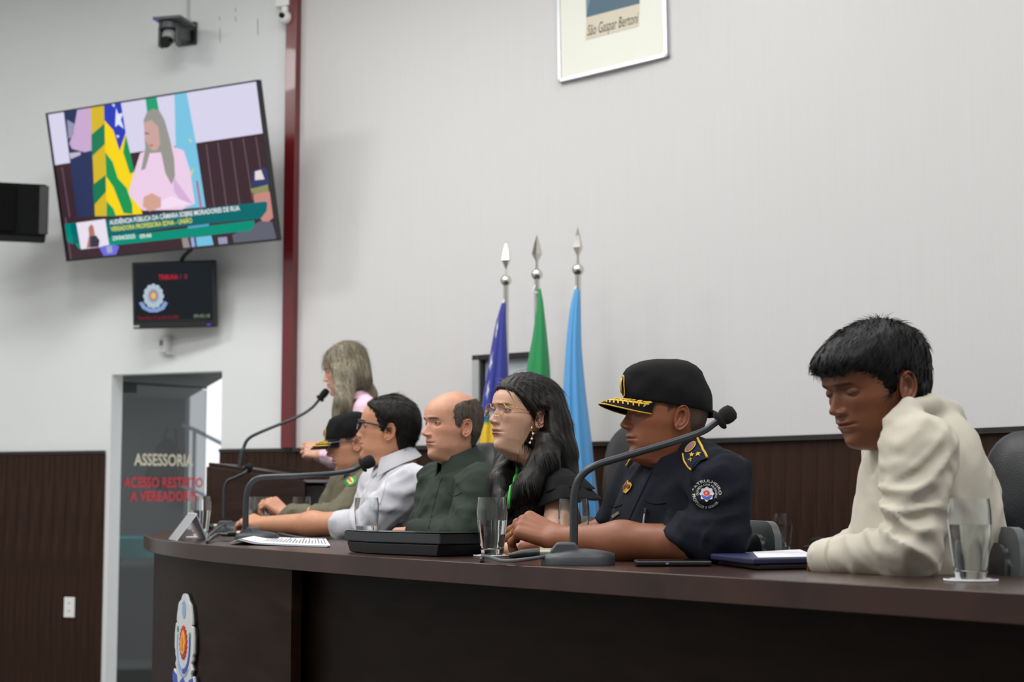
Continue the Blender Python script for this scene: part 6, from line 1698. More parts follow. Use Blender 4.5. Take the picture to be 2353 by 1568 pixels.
v, q = H3.shell(bh); hair_obj('hair', v, q, M_HGR, pb, tufts(v, q, 4500, comb(H3, -.5, .5), .016, .0007, .001, 2, R=.07))
legs(T, pb, bpy.data.materials['dark_trousers'])
TB = T

# ---------------------------------------------------------------- 5 man with black glasses in a pale grey shirt
D = 5.95
f = facing(900, 22)
nk = P(918, 1062, D)
H2 = Head((893, 993), D - .085, -4, 8, scale=1.04, neck=nk + V3(.0, 0, -.02), nose=.85, jaw=1.06, skin=(192, 138, 106), lips=(160, 98, 88), brow=(40, 32, 28), eye_open=.4, fat=3)
eL, wL = P(838, 1205, 5.72), P(604, 1206, 6.0)
T = Torso(f, nk, P(945, 1128, 5.79), P(872, 1115, 6.10), P(915, 1180, D), P(912, 1255, D + .03), P(935, 1330, D + .07),
    [dict(s=P(948, 1115, 5.76), e=eL, w=P(770, 1210, 5.80), r=(.072, .062, .058), k=.03, cut=(P(772, 1212, 5.80), nrm(P(700, 1222, 5.85) - P(772, 1212, 5.80))), folds=[(P(830, 1195, 5.66), (.9, 0, .4), 85, .008, .11), (P(900, 1150, 5.66), (.6, 0, .8), 75, .008, .12)]),
     dict(s=P(866, 1110, 6.14), e=P(830, 1215, 6.1), w=P(800, 1222, 5.95), r=(.066, .055, .045), k=.03)],
    chest_r=(.17, .125, .16), belly_r=(.16, .13, .14), seed=15, wa=.0065, wf=58, sh_r=.053)
pg = person(P(920, 1350, D), 'dark haired man with black glasses and pale grey shirt, one arm along the bench')
fd_ = nrm(P(530, 1204, 6.12) - wL)
hg = limb_mesh(hand(wL, fd_ + V3(0, 0, .18), (-.1, -.35, 1), [(.35, .5, .35), (.4, .5, .35), (.45, .55, .35), (.5, .6, .35)], side=-1, k=1.0, thumb=(.7, .3, .2)), .0035, forearm=[(eL, eL * .5 + wL * .5, .046, .042), (eL * .5 + wL * .5, wL, .042, .029)])
body(pg, H2, [hg], T)
M_PGREY = cloth('pale_grey_oxford', (204, 204, 208), .8, c2=(188, 188, 196))
v, q = T.garment(.0075); fig_obj('shirt', v, q, M_PGREY, pg)
M_HDK = hairmat('slicked_dark_hair', (11, 10, 9), (28, 25, 23), .42)
def gh(X, Y, Z):
    ay = np.abs(Y)
    t, th = region(X, Z, [(-110, 16), (-70, 20), (-45, 56), (-30, 104), (-14, 138), (2, 134), (8, 104), (120, 100)],
                   [(86, 16), (100, 20), (114, 26), (130, 34), (146, 42), (160, 50), (172, 60), (182, 78), (190, 100), (196, 260)], 16)
    thin = np.exp(-((Z - 206) / 15.0) ** 2) * np.exp(-((ay - 34) / 12.0) ** 2) * np.clip((60 - X) / 30, 0, 1) * np.clip((X + 70) / 30, 0, 1)
    return np.where(t > 0, 0.4 + (8.5 - 7.5 * thin) * th + streak(X, Y, Z, 40, .6) * th, -1)
v, q = H2.shell(gh); hair_obj('hair', v, q, M_HDK, pg, tufts(v, q, 5000, comb(H2, -.9, .25, (.08, 0, .19)), .028, .0008, .001, 3, R=.065, jit=.06))
legs(T, pg, bpy.data.materials['dark_trousers'])
TG = T

# ---------------------------------------------------------------- 6 man in cap and olive uniform
D = 6.5
f = facing(830, 22)
nk = P(848, 1082, D)
H1 = Head((818, 1020), D - .08, 3, -10, scale=1.0, neck=nk + V3(.0, 0, -.02), nose=.95, jaw=1.03, skin=(194, 140, 114), lips=(160, 98, 90), brow=(50, 40, 36), eye_open=.4, lid_drop=.4, fat=2, stubble=.12,
          hairtint=((52, 42, 38), lambda X, Y, Z: 0.85 * np.clip((Z - pw(X, [(-110, 40), (-60, 48), (-40, 80), (-25, 130), (-8, 134), (14, 112), (26, 112), (34, 150), (60, 400)])) / 6, 0, 1) * (X < 34)))
eL, wL = P(778, 1188, 6.22), P(664, 1186, 6.40)
T = Torso(f, nk, P(845, 1130, 6.36), P(792, 1122, 6.64), P(830, 1172, D), P(830, 1240, D + .03), P(850, 1310, D + .07),
    [dict(s=P(846, 1120, 6.32), e=eL, w=wL, r=(.07, .052, .04), k=.03, cut=(P(652, 1186, 6.42), nrm(P(600, 1186, 6.5) - P(664, 1186, 6.40))), folds=[(P(780, 1180, 6.15), (.9, 0, .4), 90, .008, .10), (P(720, 1186, 6.3), (1, 0, .1), 100, .006, .1)]),
     dict(s=P(788, 1118, 6.68), e=P(745, 1195, 6.65), w=P(680, 1195, 6.58), r=(.062, .05, .04), k=.03)],
    chest_r=(.16, .12, .14), belly_r=(.15, .12, .13), seed=21, wa=.0048, wf=62, sh_r=.05)
pc_ = person(P(840, 1330, D), 'man in an olive uniform and black cap with gold trim, glasses on, hand raised')
fd_ = nrm(P(622, 1150, 6.45) - P(660, 1182, 6.42))
hc = limb_mesh(hand(P(658, 1184, 6.41), fd_, (.55, -.5, .55), [(.7, 1.0, .7), (.8, 1.0, .7), (.9, 1.0, .7), (1.0, 1.0, .7)], side=-1, k=1.0, thumb=(.8, .6, .3)), .004, forearm=[(P(720, 1187, 6.3), P(660, 1184, 6.41), .038, .029)])
body(pc_, H1, [hc], T)
M_OLIVE = cloth('olive_uniform_cloth', (112, 106, 88), .8, c2=(98, 94, 78))
v, q = T.garment(.008); fig_obj('uniform_shirt', v, q, M_OLIVE, pc_)
legs(T, pc_, cloth('olive_trousers', (96, 92, 76)))
TC = T

# ---------------------------------------------------------------- 7 speaker at the lectern
D = 7.7
f = facing(830, 10)
nk = P(812, 925, D)
H0 = Head((795, 853), D - .075, -2, -8, scale=.98, neck=nk + V3(.0, 0, -.03), nose=.9, jaw=.96, skin=(208, 160, 138), lips=(176, 96, 98), brow=(110, 90, 74), brow_w=.6, eye_open=.15, lid_drop=.4, lipk=1.2, width=.97)
T = Torso(f, nk - V3(0, 0, .02), P(842, 938, 7.59), P(806, 934, 7.83), P(836, 1008, D), P(848, 1085, D + .01), P(856, 1185, D + .02),
    [dict(s=P(842, 940, 7.55), e=P(842, 1062, 7.52), w=P(752, 1045, 7.55), r=(.058, .055, .048), k=.03, cut=(P(733, 1040, 7.55), (-1, 0, .15)), folds=[(P(770, 1050, 7.5), (1, 0, .3), 80, .008, .1)]),
     dict(s=P(804, 952, 7.86), e=P(800, 1065, 7.88), w=P(738, 1040, 7.72), r=(.055, .052, .045), k=.03)],
    chest_r=(.14, .105, .13), belly_r=(.12, .10, .14), seed=31, wa=.0048, wf=62, sh_r=.042, neck_r=.05)
ps = person(P(850, 1200, D), 'blonde woman in a pink blouse speaking at the lectern')
w0 = P(742, 1043, 7.55)
h0_ = limb_mesh(hand(w0, nrm(P(690, 1028, 7.58) - w0), (-.1, -.9, .4), [(.6, .8, .5), (.7, .8, .5), (.8, .8, .5), (.9, .8, .5)], side=-1, k=.92, thumb=(.6, .3, .2)), .004, forearm=[(P(800, 1058, 7.53), w0, .034, .025)])
w1_ = P(740, 1035, 7.70)
h1_ = limb_mesh(hand(w1_, nrm(P(705, 1030, 7.62) - w1_), (-.2, .8, .5), [(.6, .8, .5)] * 4, side=1, k=.9), .005, forearm=[(P(790, 1055, 7.8), w1_, .034, .025)])
body(ps, H0, [h0_, h1_], T)
M_PINK = cloth('pink_satin_blouse', (236, 200, 218), .5, sheen=.1)
v, q = T.garment(.008); fig_obj('blouse', v, q, M_PINK, ps)
legs(T, ps, bpy.data.materials['dark_trousers'], standing=True)
TS = T
from mathutils.bvhtree import BVHTree
def bvh_of(o):
    me = o.data; org = ORG[o.name]
    v = np.zeros(len(me.vertices) * 3, f32); me.vertices.foreach_get('co', v); v = v.reshape(-1, 3) + org
    return BVHTree.FromPolygons([tuple(x) for x in v], [tuple(p.vertices) for p in me.polygons])
class Drape:
    """lays flat trimmings on a garment where the photograph shows them"""
    def __init__(s, o): s.t = bvh_of(o); s.last = None
    def pt(s, px, py, off=0.0015):
        r = nrm(ray(px, py)); h = s.t.ray_cast(Vector(CAM), Vector(r))
        if h[0] is None: return s.last if s.last is not None else P(px, py, 4.0)
        n = np.array(h[1]); n = n if np.dot(n, r) < 0 else -n
        s.last = np.array(h[0]) + n * off; return s.last
    def poly(s, mb, pts, off=0.0015, mi=0, nsub=1):
        """polygon as a fan round its centre"""
        c = np.mean(pts, axis=0); k = len(pts); vs = [s.pt(*c, off)]; fs = []
        R = 3
        for r in range(1, R + 1): vs += [s.pt(*(c + (np.array(q) - c) * r / R), off) for q in pts]
        fs += [(0, 1 + i, 1 + (i + 1) % k) for i in range(k)]
        for r in range(R - 1): fs += [(1 + r * k + i, 1 + (r + 1) * k + i, 1 + (r + 1) * k + (i + 1) % k, 1 + r * k + (i + 1) % k) for i in range(k)]
        mb.add(vs, fs, mi)
    def line(s, mb, pts, r, off=0.001, mi=0, n=8, sub=6):
        q = catmull(np.array(pts, float), sub); mb.tube([s.pt(x, y, off) for x, y in q], r, n, mi=mi)
    def text(s, mb, txt, hpx, fn, off=0.002, mi=0):
        """fn maps lettering (x, y up) to photograph points"""
        v, f = text_mesh(txt, hpx)
        mb.add([s.pt(*fn(x, y), off) for x, y, _ in v], f, mi)

M_GOLD = mat('gold_embroidery', (222, 178, 56), .5, metal=.25, bump=.3, bscale=(900, 900, 900)); M_CAPBLK = cloth('black_cap_cotton', (17, 18, 20), .8)
M_GOLDM = mat('polished_gold', (226, 180, 84), .2, metal=1.0)
# ------------------------------------------------------------------ caps
def cap(H, parent, label, zb_f=146, zb_b=118, rim_f=(100, 222), rim_b=(-84, 200), w0=84, w1=77, ztop=236, visor=66, droop=10, side=20, seed=0, m=M_CAPBLK, tilt=0.0):
    n = 96; th = np.linspace(0, 2 * math.pi, n, endpoint=False); c, sn = np.cos(th), np.sin(th)
    u = (1 + c) / 2
    zb = zb_b + (zb_f - zb_b) * u
    a0 = np.where(c > 0, 104, 109.0); X0 = a0 * c - 2; Y0 = w0 * sn
    zr = rim_b[1] + (rim_f[1] - rim_b[1]) * u
    xr = np.where(c > 0, rim_f[0] * c, -rim_b[0] * c); Yr = w1 * sn
    rows = []
    rng = np.random.RandomState(seed); ph = rng.rand(5) * 6
    for t in (0.0, 0.02, 0.10, 0.2, 0.35, 0.5, 0.65, 0.8, 0.9, 0.97, 1.0):
        bul = 5 * math.sin(math.pi * min(1, t)) 
        X = X0 + (xr - X0) * t ** 1.3 + bul * c; Y = Y0 + (Yr - Y0) * t ** 1.3 + bul * sn; Z = zb + (zr - zb) * t
        cre = 2.2 * math.sin(math.pi * t) * (np.sin(4 * th + ph[0] + 3 * t) + .7 * np.sin(9 * th + ph[1] - 5 * t))
        if t in (0.0,): X = X * .985; Y = Y * .985; cre = 0
        rows.append(np.stack([X + cre * c, Y + cre * sn, Z], 1))
    cxm = (rim_f[0] + rim_b[0]) / 2
    for k, dz in ((.93, .35), (.8, .62), (.6, .85), (.35, .97), (.05, 1.0)):
        X = cxm + (xr - cxm) * k; Y = Yr * k; Z = zr + (ztop - zr) * dz + 1.5 * np.sin(3 * th + ph[2]) * k
        rows.append(np.stack([X, Y, Z], 1))
    G = np.array(rows) / 1000
    ct_, st_ = math.cos(math.radians(tilt)), math.sin(math.radians(tilt))
    def tl(A): A = A - V3(0, 0, .15); return np.stack([A[..., 0] * ct_ + A[..., 2] * st_, A[..., 1], -A[..., 0] * st_ + A[..., 2] * ct_], -1) + V3(0, 0, .15)
    G = tl(G)
    cp = thing_part = None
    mb = MB(); W = H.w(G); mb.grid(W, wrap=True); mb.poly(W[-1])
    crown = obj('cap', mb, m, parent, smooth='auto', label=label, angle=60)
    # visor
    tv_ = np.radians(np.linspace(-60, 60, 33)); V = []
    for k in np.linspace(0, 1, 9):
        row = []
        for a in tv_:
            e = visor * max(0.0, math.cos(a * 1.42)) ** .75
            x = 102 * math.cos(a) + e * k; y = (83 * math.sin(a)) * (1 - .10 * k * abs(math.sin(a)))
            zb_a = zb_b + (zb_f - zb_b) * (1 + math.cos(a)) / 2 + 5
            z = zb_a - droop * k - side * (math.sin(a) ** 2) * (0.25 + .75 * k) + 4 * math.sin(math.pi * k)
            row.append((x, y, z))
        V.append(row)
    V = tl(np.array(V) / 1000); mb = MB(); mb.slab(H.w(V), .0032); vis = obj('visor', mb, m, crown, smooth='auto')
    return crown, vis, V, G
def on_grid(G, i, j):
    i = min(max(i, 0), G.shape[0] - 1.001); j = min(max(j, 0), G.shape[1] - 1.001); a, b = int(i), int(j); s, t = i - a, j - b
    p = G[a, b] * (1 - s) * (1 - t) + G[a + 1, b] * s * (1 - t) + G[a, b + 1] * (1 - s) * t + G[a + 1, b + 1] * s * t
    n = nrm(np.cross(G[a + 1, b] - G[a, b], G[a, b + 1] - G[a, b])); return p, n
def leaf_spray(H, V, parent, name, seeds, m=M_GOLD, sz=.010):
    mb = MB(); up = 1
    for (i, j, ang, L) in seeds:
        p, n = on_grid(V, i, j); n = n if n[2] > 0 else -n
        d = nrm(V3(math.cos(ang), math.sin(ang), 0)); d = nrm(d - n * np.dot(d, n)); w = np.cross(n, d)
        mb.sphere(H.w(p + n * .0012), (L * H.k, L * .42 * H.k, .0016), 12, 6, ax=np.array([d[0] * H.f + d[1] * H.l + d[2] * H.u, w[0] * H.f + w[1] * H.l + w[2] * H.u, n[0] * H.f + n[1] * H.l + n[2] * H.u]))
    return obj(name, mb, m, parent, smooth=True)
# officer's cap
crown, vis, V, G = cap(H5, po_, 'black patrol cap with gold oval badge and leaf embroidery', zb_f=150, zb_b=112, rim_f=(102, 216), rim_b=(-96, 194), ztop=246, w0=83, w1=76, visor=64, droop=10, side=27, seed=4, tilt=6)
seeds = []
for t in np.linspace(0, 1, 9):
    j = 19 + 11 * t; i = 5.6 - 2.2 * t
    seeds.append((i, j, 2.0 + .2 * t, .0075)); 
    seeds.append((i - 1.6, j + .5 * math.sin(9 * t), 2.9, .0055 if int(t * 8) % 2 else .0075)); seeds.append((i + 1.3, j, 1.2, .005))
leaf_spray(H5, V, vis, 'leaf_embroidery', seeds)
leaf_spray(H5, V, vis, 'leaf_embroidery', [(i, 32 - j, -a, L) for i, j, a, L in seeds])
mb = MB(); mb.tube(H5.w(V[-1] + V3(.0005, 0, -.0012)), .0016, 6); obj('edge_piping', mb, M_GOLD, vis, smooth=True)
# oval badge on the cap front
def cap_badge(H, Gc, parent, rows, w, n=30):
    mb = MB(); pts = []
    def at(a, h):
        # a: angle (rad) about the front, h: row position
        j = (a / (2 * math.pi) * 96) % 96; i = h; a0, b0 = int(i), int(j); s, t = i - a0, j - b0
        g = lambda q, r: Gc[q, r % 96]
        p = g(a0, b0) * (1 - s) * (1 - t) + g(a0 + 1, b0) * s * (1 - t) + g(a0, b0 + 1) * (1 - s) * t + g(a0 + 1, b0 + 1) * s * t
        return p + nrm(p * V3(1, 1, 0)) * .0022
    out = []
    for k in (1.0, .80):
        out.append([H.w(at(w * k * math.cos(q), (rows[0] + rows[1]) / 2 + (rows[1] - rows[0]) / 2 * k * math.sin(q))) for q in np.linspace(0, 2 * math.pi, n, endpoint=False)])
    mb.grid(np.array(out), wrap=True); obj('badge_ring', mb, M_GOLD, parent)
    mb = MB(); mb.poly([H.w(at(w * .8 * math.cos(q), (rows[0] + rows[1]) / 2 + (rows[1] - rows[0]) / 2 * .8 * math.sin(q))) for q in np.linspace(0, 2 * math.pi, n, endpoint=False)]); obj('badge_field', mb, mat('dark_badge_field', (58, 48, 40), .7) if 'dark_badge_field' not in bpy.data.materials else bpy.data.materials['dark_badge_field'], parent)
    mb = MB(); 
    for (da, r0, r1) in ((0, 3.2, 6.6), (-.06, 3.6, 5.6), (.06, 3.6, 5.6)):
        mb.tube([H.w(at(da, rows[0] + (rows[1] - rows[0]) * (t))) + H.f * .0015 for t in np.linspace(.2, .8, 5)], [.002, .004, .005, .004, .002], 6, flat=.4)
    obj('badge_figure', mb, M_GOLD, parent, smooth=True)
cap_badge(H5, G, crown, (2.2, 8.2), .21)
mb = MB(); mb.box(H5.w(V3(-.112, .0, .124)), (.012, .03, .018), np.array([H5.f, H5.l, H5.u])); mb.box(H5.w(V3(-.109, .03, .122)), (.008, .02, .012), np.array([H5.f, H5.l, H5.u])); obj('adjuster_strap', mb, M_CAPBLK, crown, bevel=.002)
# cap of the man in olive
crown1, vis1, V1, G1 = cap(H1, pc_, 'black cap with gold scrolled visor', zb_f=146, zb_b=116, rim_f=(74, 216), rim_b=(-70, 206), ztop=232, visor=68, droop=22, side=20, seed=9, tilt=5)
for rad, sh in ((.0026, 0.0), (.0022, -1.6)):
    mb = MB(); mb.tube([H1.w(on_grid(V1, 6.4 + sh, j)[0] + V3(0, 0, .0022)) for j in np.linspace(3, 29, 30)], rad, 8); obj('visor_scroll', mb, M_GOLD, vis1, smooth=True)
leaf_spray(H1, V1, vis1, 'leaf_embroidery', [(3.4 + .6 * math.sin(3 * j), j, 1.2 + .1 * j, .007) for j in np.linspace(6, 26, 12)])
cap_badge(H1, G1, crown1, (2.0, 7.2), .30)

# ------------------------------------------------------------------ spectacles
def spectacles(H, parent, label, m, half=26, hh=17, r=.0016, zc=114, xf=104, bridge=9, temple_r=None, rim=True, lens=True, wide=1.0):
    y0 = bridge + half
    G_ = []
    root = None
    for sg in (-1, 1):
        pts = []
        for i in range(33):
            a = 2 * math.pi * i / 32; ex, ez = math.cos(a), math.sin(a); e = .62
            yy = sg * (y0 + half * np.sign(ex) * abs(ex) ** e); zz = zc + hh * np.sign(ez) * abs(ez) ** e
            xx = xf - .0032 * (abs(yy) - 5) ** 2
            pts.append((xx, yy, zz))
        pts = np.array(pts) / 1000
        mb = MB(); mb.tube(H.w(pts), r, 8, caps=False)
        if root is None: root = obj('spectacles', mb, m, parent, smooth=True, label=label)
        else: obj('rim', mb, m, root, smooth=True)
        c = pts[:-1].mean(0); mb = MB(); mb.prism([(0, 0)], (0, 0, 0), np.eye(3), 0, 0) if False else None
        mb = MB(); ring = H.w(pts[:-1]); n_ = H.f
        k = len(ring); mb.add(np.concatenate([ring - n_ * .0006, ring + n_ * .0006]), [tuple(range(k))[::-1], tuple(range(k, 2 * k))] + [(i, (i + 1) % k, k + (i + 1) % k, k + i) for i in range(k)]); obj('lens', mb, M_LENS, root)
        tp = np.array([(xf - .0032 * (y0 + half - 5) ** 2 - 1, sg * (y0 + half), zc + hh * .45), (70, sg * 70 * wide, zc + hh * .45 + 1), (30, sg * 77 * wide, zc + 6), (0, sg * 80 * wide, zc + 2), (-14, sg * 82 * wide, zc - 8)]) / 1000
        mb = MB(); mb.tube(H.w(catmull(tp, 6)), temple_r or r, 8, flat=1.0); obj('temple', mb, m, root, smooth=True)
    mb = MB(); mb.tube(H.w(np.array([(xf - .2, -bridge, zc + 3), (xf + 2, 0, zc + 6), (xf - .2, bridge, zc + 3)]) / 1000), r, 8); obj('bridge', mb, m, root, smooth=True)
M_LENS = glassmat('spectacle_lens', (250, 250, 255), 0, 1.08)
spectacles(H2, pg, 'thick black rimmed glasses', mat('black_acetate', (14, 14, 16), .25), 25, 17, .0021, temple_r=.0032, zc=116, wide=1.0, xf=107)
spectacles(H1, pc_, 'grey tinted glasses', mat('grey_acetate', (72, 74, 82), .3), 25, 17, .0018, temple_r=.0024, zc=114, xf=106)
spectacles(H4, pw_, 'thin gold rimmed glasses', M_GOLDM, 24, 19, .0008, temple_r=.0009, zc=112, xf=105, wide=.97)

# ------------------------------------------------------------------ long hair
def hair_mass(H, cones, front, ear, k=.02, h=.0042, seed=0, fr=170, am=.003, skull=(-3, 0, 122), rad=(112, 87, 123)):
    """scalp volume and falling locks as one surface, carved back to the hairline"""
    pts = np.array([c[0] for c in cones] + [c[1] for c in cones] + [H.w(V3(-.11, -.09, 0)), H.w(V3(.1, .09, .245))]); R = .06
    A = np.array([H.f, H.l, H.u], f32); o = H.o.astype(f32)
    def fn(p):
        q = ((p - o) @ A.T) / H.k * 1000; q[:, 2] = (q[:, 2] - 104) / H.zs + 104
        s_ = (q - np.array(skull, f32)) / np.array(rad, f32); k0 = np.linalg.norm(s_, axis=1); d = (k0 - 1) * 92 * H.k / 1000
        e = np.full(len(p), 9.0, f32)
        for c in cones: e = s_min(e, s_rcone(p, *c), k)
        d = s_min(d, e, .03)
        X, Y, Z = q[:, 0], q[:, 1], q[:, 2]
        th = np.arctan2(Y, X + 10); hang = np.clip((40 - Z) / 60, 0, 1)
        lat = p @ H.yawl.astype(f32); fw = p @ H.yawf.astype(f32)
        w = (np.sin(30 * th + .012 * Z + 2 * np.sin(2 * th)) + .7 * np.sin(53 * th + .02 * Z)) * .5 * (1 - hang) + hang * (np.sin(fr * lat + 1.1 * np.sin(.02 * Z + seed) + .8 * np.sin(.5 * fr * fw)) + .7 * np.sin(fr * .7 * (lat + fw) + .9 * np.sin(.017 * Z))) * .6
        d = d + am * w
        t = .9 * (np.interp(Z, [a for a, b in front], [b for a, b in front]).astype(f32) - X) + 1.5 * np.sin(.12 * Y + .1 * Z)
        if ear: t = np.minimum(t, np.where(Y > 20, np.maximum(np.abs(X + 6) - 15, np.abs(Z - 99) - 34), 99))
        return -s_min(-d, .001 * H.k * t, .010)
    return nets(fn, pts.min(0) - R, pts.max(0) + R, h)
M_HLONG = hairmat('long_dark_hair', (6, 5, 5), (17, 13, 12), .40, (200, 200, 7))
v, q = hair_mass(H4, [
    (P(1244, 925, 4.62), P(1262, 985, 4.60), .064, .062), (P(1262, 985, 4.60), P(1284, 1040, 4.58), .062, .052), (P(1284, 1040, 4.58), P(1308, 1092, 4.55), .050, .028),
    (P(1258, 940, 4.545), P(1264, 1010, 4.51), .030, .034), (P(1264, 1010, 4.51), P(1250, 1065, 4.46), .034, .040), (P(1250, 1065, 4.46), P(1215, 1120, 4.43), .040, .038), (P(1215, 1120, 4.43), P(1168, 1160, 4.43), .036, .022),
    (P(1186, 1000, 4.70), P(1168, 1060, 4.66), .022, .034), (P(1168, 1060, 4.66), P(1150, 1108, 4.58), .034, .036), (P(1150, 1108, 4.58), P(1155, 1160, 4.50), .034, .02)],
    [(-260, 400), (-60, 200), (-20, 60), (20, 22), (60, 8), (92, 9), (104, 14), (116, 24), (130, 38), (144, 52), (158, 66), (170, 80), (180, 98), (187, 260)], True, seed=2, fr=190, am=.0022)
hair_obj('hair', v, q, M_HLONG, pw_, tufts(v, q, 7000, comb(H4, -.2, .9, (.11, .02, .19)), .045, .0008, .0006, 4, R=.09, jit=.05))
M_HBLO = hairmat('ash_blonde_hair', (88, 80, 64), (160, 152, 130), .45, (170, 170, 5))
v, q = hair_mass(H0, [
    (P(792, 815, 7.66), P(786, 865, 7.62), .048, .046), (P(786, 865, 7.62), P(783, 920, 7.58), .044, .040), (P(783, 920, 7.58), P(775, 965, 7.57), .036, .020),
    (P(772, 850, 7.60), P(773, 900, 7.58), .022, .024), (P(773, 900, 7.58), P(768, 955, 7.57), .022, .014),
    (P(806, 820, 7.70), P(822, 865, 7.68), .072, .060), (P(822, 865, 7.70), P(846, 900, 7.74), .055, .034), (P(846, 900, 7.74), P(862, 925, 7.74), .034, .018),
    (P(808, 850, 7.63), P(800, 930, 7.57), .036, .018)],
    [(-260, 400), (-100, 90), (-40, 72), (0, 58), (60, 58), (100, 60), (130, 64), (150, 70), (164, 80), (174, 98), (182, 260)], False, h=.0055, seed=5, fr=170, am=.0028)
hair_obj('hair', v, q, M_HBLO, ps, tufts(v, q, 6000, comb(H0, -.15, 1.4, (.03, 0, .23)), .06, .0012, .001, 5, R=.11, jit=.05))

# ------------------------------------------------------------------ collars
collar('collar', H5, TOFF.f, M_NAVY, po_, gap=26, z=-54)
collar('collar', H3, TB.f, M_GREEN, pb, gap=15, h0=.034)
collar('collar', H2, TG.f, M_PGREY, pg, gap=20, h0=.036, drop=.044)
collar('collar', H1, TC.f, M_OLIVE, pc_, gap=24)
collar('collar', H0, TS.f, M_PINK, ps, gap=26, h0=.028, drop=.03, tip=.02)

# ------------------------------------------------------------------ officer's insignia
shirt = [o for o in po_.children if o.name.startswith('uniform_shirt')][0]
DR = Drape(shirt)
# shoulder board
ep = thing_ = None
mb = MB(); pts = [(1574, 1046), (1601, 1010), (1630, 1060), (1612, 1066), (1592, 1084)]
DR.poly(mb, [(1573, 1044), (1588, 1026), (1602, 1010), (1616, 1034), (1629, 1056), (1612, 1062), (1592, 1083), (1580, 1064)], .005); board = obj('shoulder_board', mb, cloth('navy_felt', (26, 31, 52), .8), po_)
mb = MB(); DR.line(mb, [(1602, 1010), (1615, 1033), (1628, 1056)], .0028, .006); obj('gold_bar', mb, M_GOLD, board)
mb = MB(); DR.line(mb, [(1573, 1045), (1578, 1064), (1592, 1083)], .002, .006); obj('gold_bar', mb, M_GOLD, board)
for (x, y) in ((1594, 1048), (1606, 1049), (1591, 1060)):
    mb = MB(); DR.poly(mb, [(a, b) for a, b in star(6, 5, .42, -math.pi / 2, x, y)], .0075); obj('star', mb, M_GOLD, board)
def rot_ell(cx_, cy_, rx, ry, a, n=20): return [(cx_ + rx * math.cos(t) * math.cos(a) - ry * math.sin(t) * math.sin(a), cy_ + rx * math.cos(t) * math.sin(a) + ry * math.sin(t) * math.cos(a)) for t in np.linspace(0, 2 * math.pi, n, endpoint=False)]
mb = MB(); DR.poly(mb, rot_ell(1590, 1031, 15, 7.5, -.75), .0068); obj('small_crest', mb, M_GOLD, board)
mb = MB(); DR.poly(mb, rot_ell(1590, 1031, 12, 5.5, -.75), .0078); obj('small_crest', mb, mat('mauve_thread', (140, 100, 110), .7), board)
# round arm patch
cx_, cy_, rx, ry, tl = 1625, 1136, 33, 33, 0.0
mb = MB(); DR.poly(mb, rot_ell(cx_, cy_, 35, 34, 0, 32), .0012); patch = obj('arm_patch', mb, cloth('black_patch_twill', (18, 20, 26), .8), po_)
M_WTH = mat('white_thread', (214, 216, 214), .8)
def ring_text(txt, r, hpx, a0, a1, inside=False):
    v, f = text_mesh(txt, hpx); w = v[:, 0].max() - v[:, 0].min(); mb = MB()
    out = []
    for x, y, _ in v:
        t = (x - v[:, 0].min()) / w
        if not inside: a = a0 + (a1 - a0) * t; rr_ = r + y
        else: a = a0 + (a1 - a0) * t; rr_ = r - y
        out.append(DR.pt(cx_ + rr_ * math.cos(a), cy_ - rr_ * math.sin(a), .0022))
    mb.add(out, f); obj('patch_lettering', mb, M_WTH, patch)
ring_text('PATRULHEIRO', 30, 9.5, math.radians(165), math.radians(-5))
ring_text('PROTEGER E SERVIR', 30, 9.5, math.radians(182), math.radians(325), True)
ring_text('GUARDA CIVIL MUNICIPAL', 21.5, 6.5, math.radians(190), math.radians(-30))
mb = MB(); DR.poly(mb, [(cx_ + (15.5 + 1.5 * math.cos(8 * t)) * math.cos(t), cy_ + (15.5 + 1.5 * math.cos(8 * t)) * math.sin(t)) for t in np.linspace(0, 2 * math.pi, 40, endpoint=False)], .0024); obj('patch_crest', mb, mat('pale_thread', (206, 208, 216), .8), patch)
mb = MB(); DR.poly(mb, [(cx_ + r_ * math.cos(t), cy_ + r_ * math.sin(t)) for r_, ts in ((13.5, np.linspace(.3, 2.85, 14)), (10.5, np.linspace(2.85, .3, 14))) for t in ts], .0032); obj('patch_ribbon', mb, mat('blue_thread', (62, 84, 170), .8), patch)
mb = MB(); DR.poly(mb, rot_ell(cx_, cy_ - 1, 7.5, 7.5, 0, 20), .0032); obj('patch_gear', mb, mat('red_thread', (206, 60, 54), .8), patch)
mb = MB(); DR.poly(mb, rot_ell(cx_, cy_ - 1, 3, 3.6, 0, 12), .0040); obj('patch_flame', mb, mat('orange_thread', (236, 150, 80), .8), patch)
# chest badge, name tag, placket, pen, collar braid
mb = MB(); DR.poly(mb, [(1444, 1106), (1451, 1109), (1455, 1116), (1450, 1126), (1441, 1136), (1434, 1132), (1434, 1120), (1439, 1112)], .004); bd = obj('chest_badge', mb, M_GOLDM, po_)
mb = MB(); DR.poly(mb, rot_ell(1445, 1119, 4, 5, .3, 12), .006); obj('badge_enamel', mb, mat('dark_red_enamel', (130, 44, 40), .4), bd)
mb = MB(); DR.poly(mb, [(1407, 1186), (1423, 1176), (1425, 1182), (1409, 1193)], .003); obj('name_tag', mb, mat('dark_bronze_tag', (88, 74, 52), .5), po_)
mb = MB(); DR.line(mb, [(1498, 1082), (1476, 1130), (1450, 1185), (1432, 1230)], .0022, .0005); obj('placket_seam', mb, M_NAVY, po_, smooth=True)
mb = MB(); DR.line(mb, [(1486, 1152), (1504, 1158), (1530, 1156)], .002, .0005); DR.line(mb, [(1398, 1160), (1412, 1166), (1430, 1160)], .0018, .0005); obj('pocket_flap', mb, M_NAVY, po_, smooth=True)
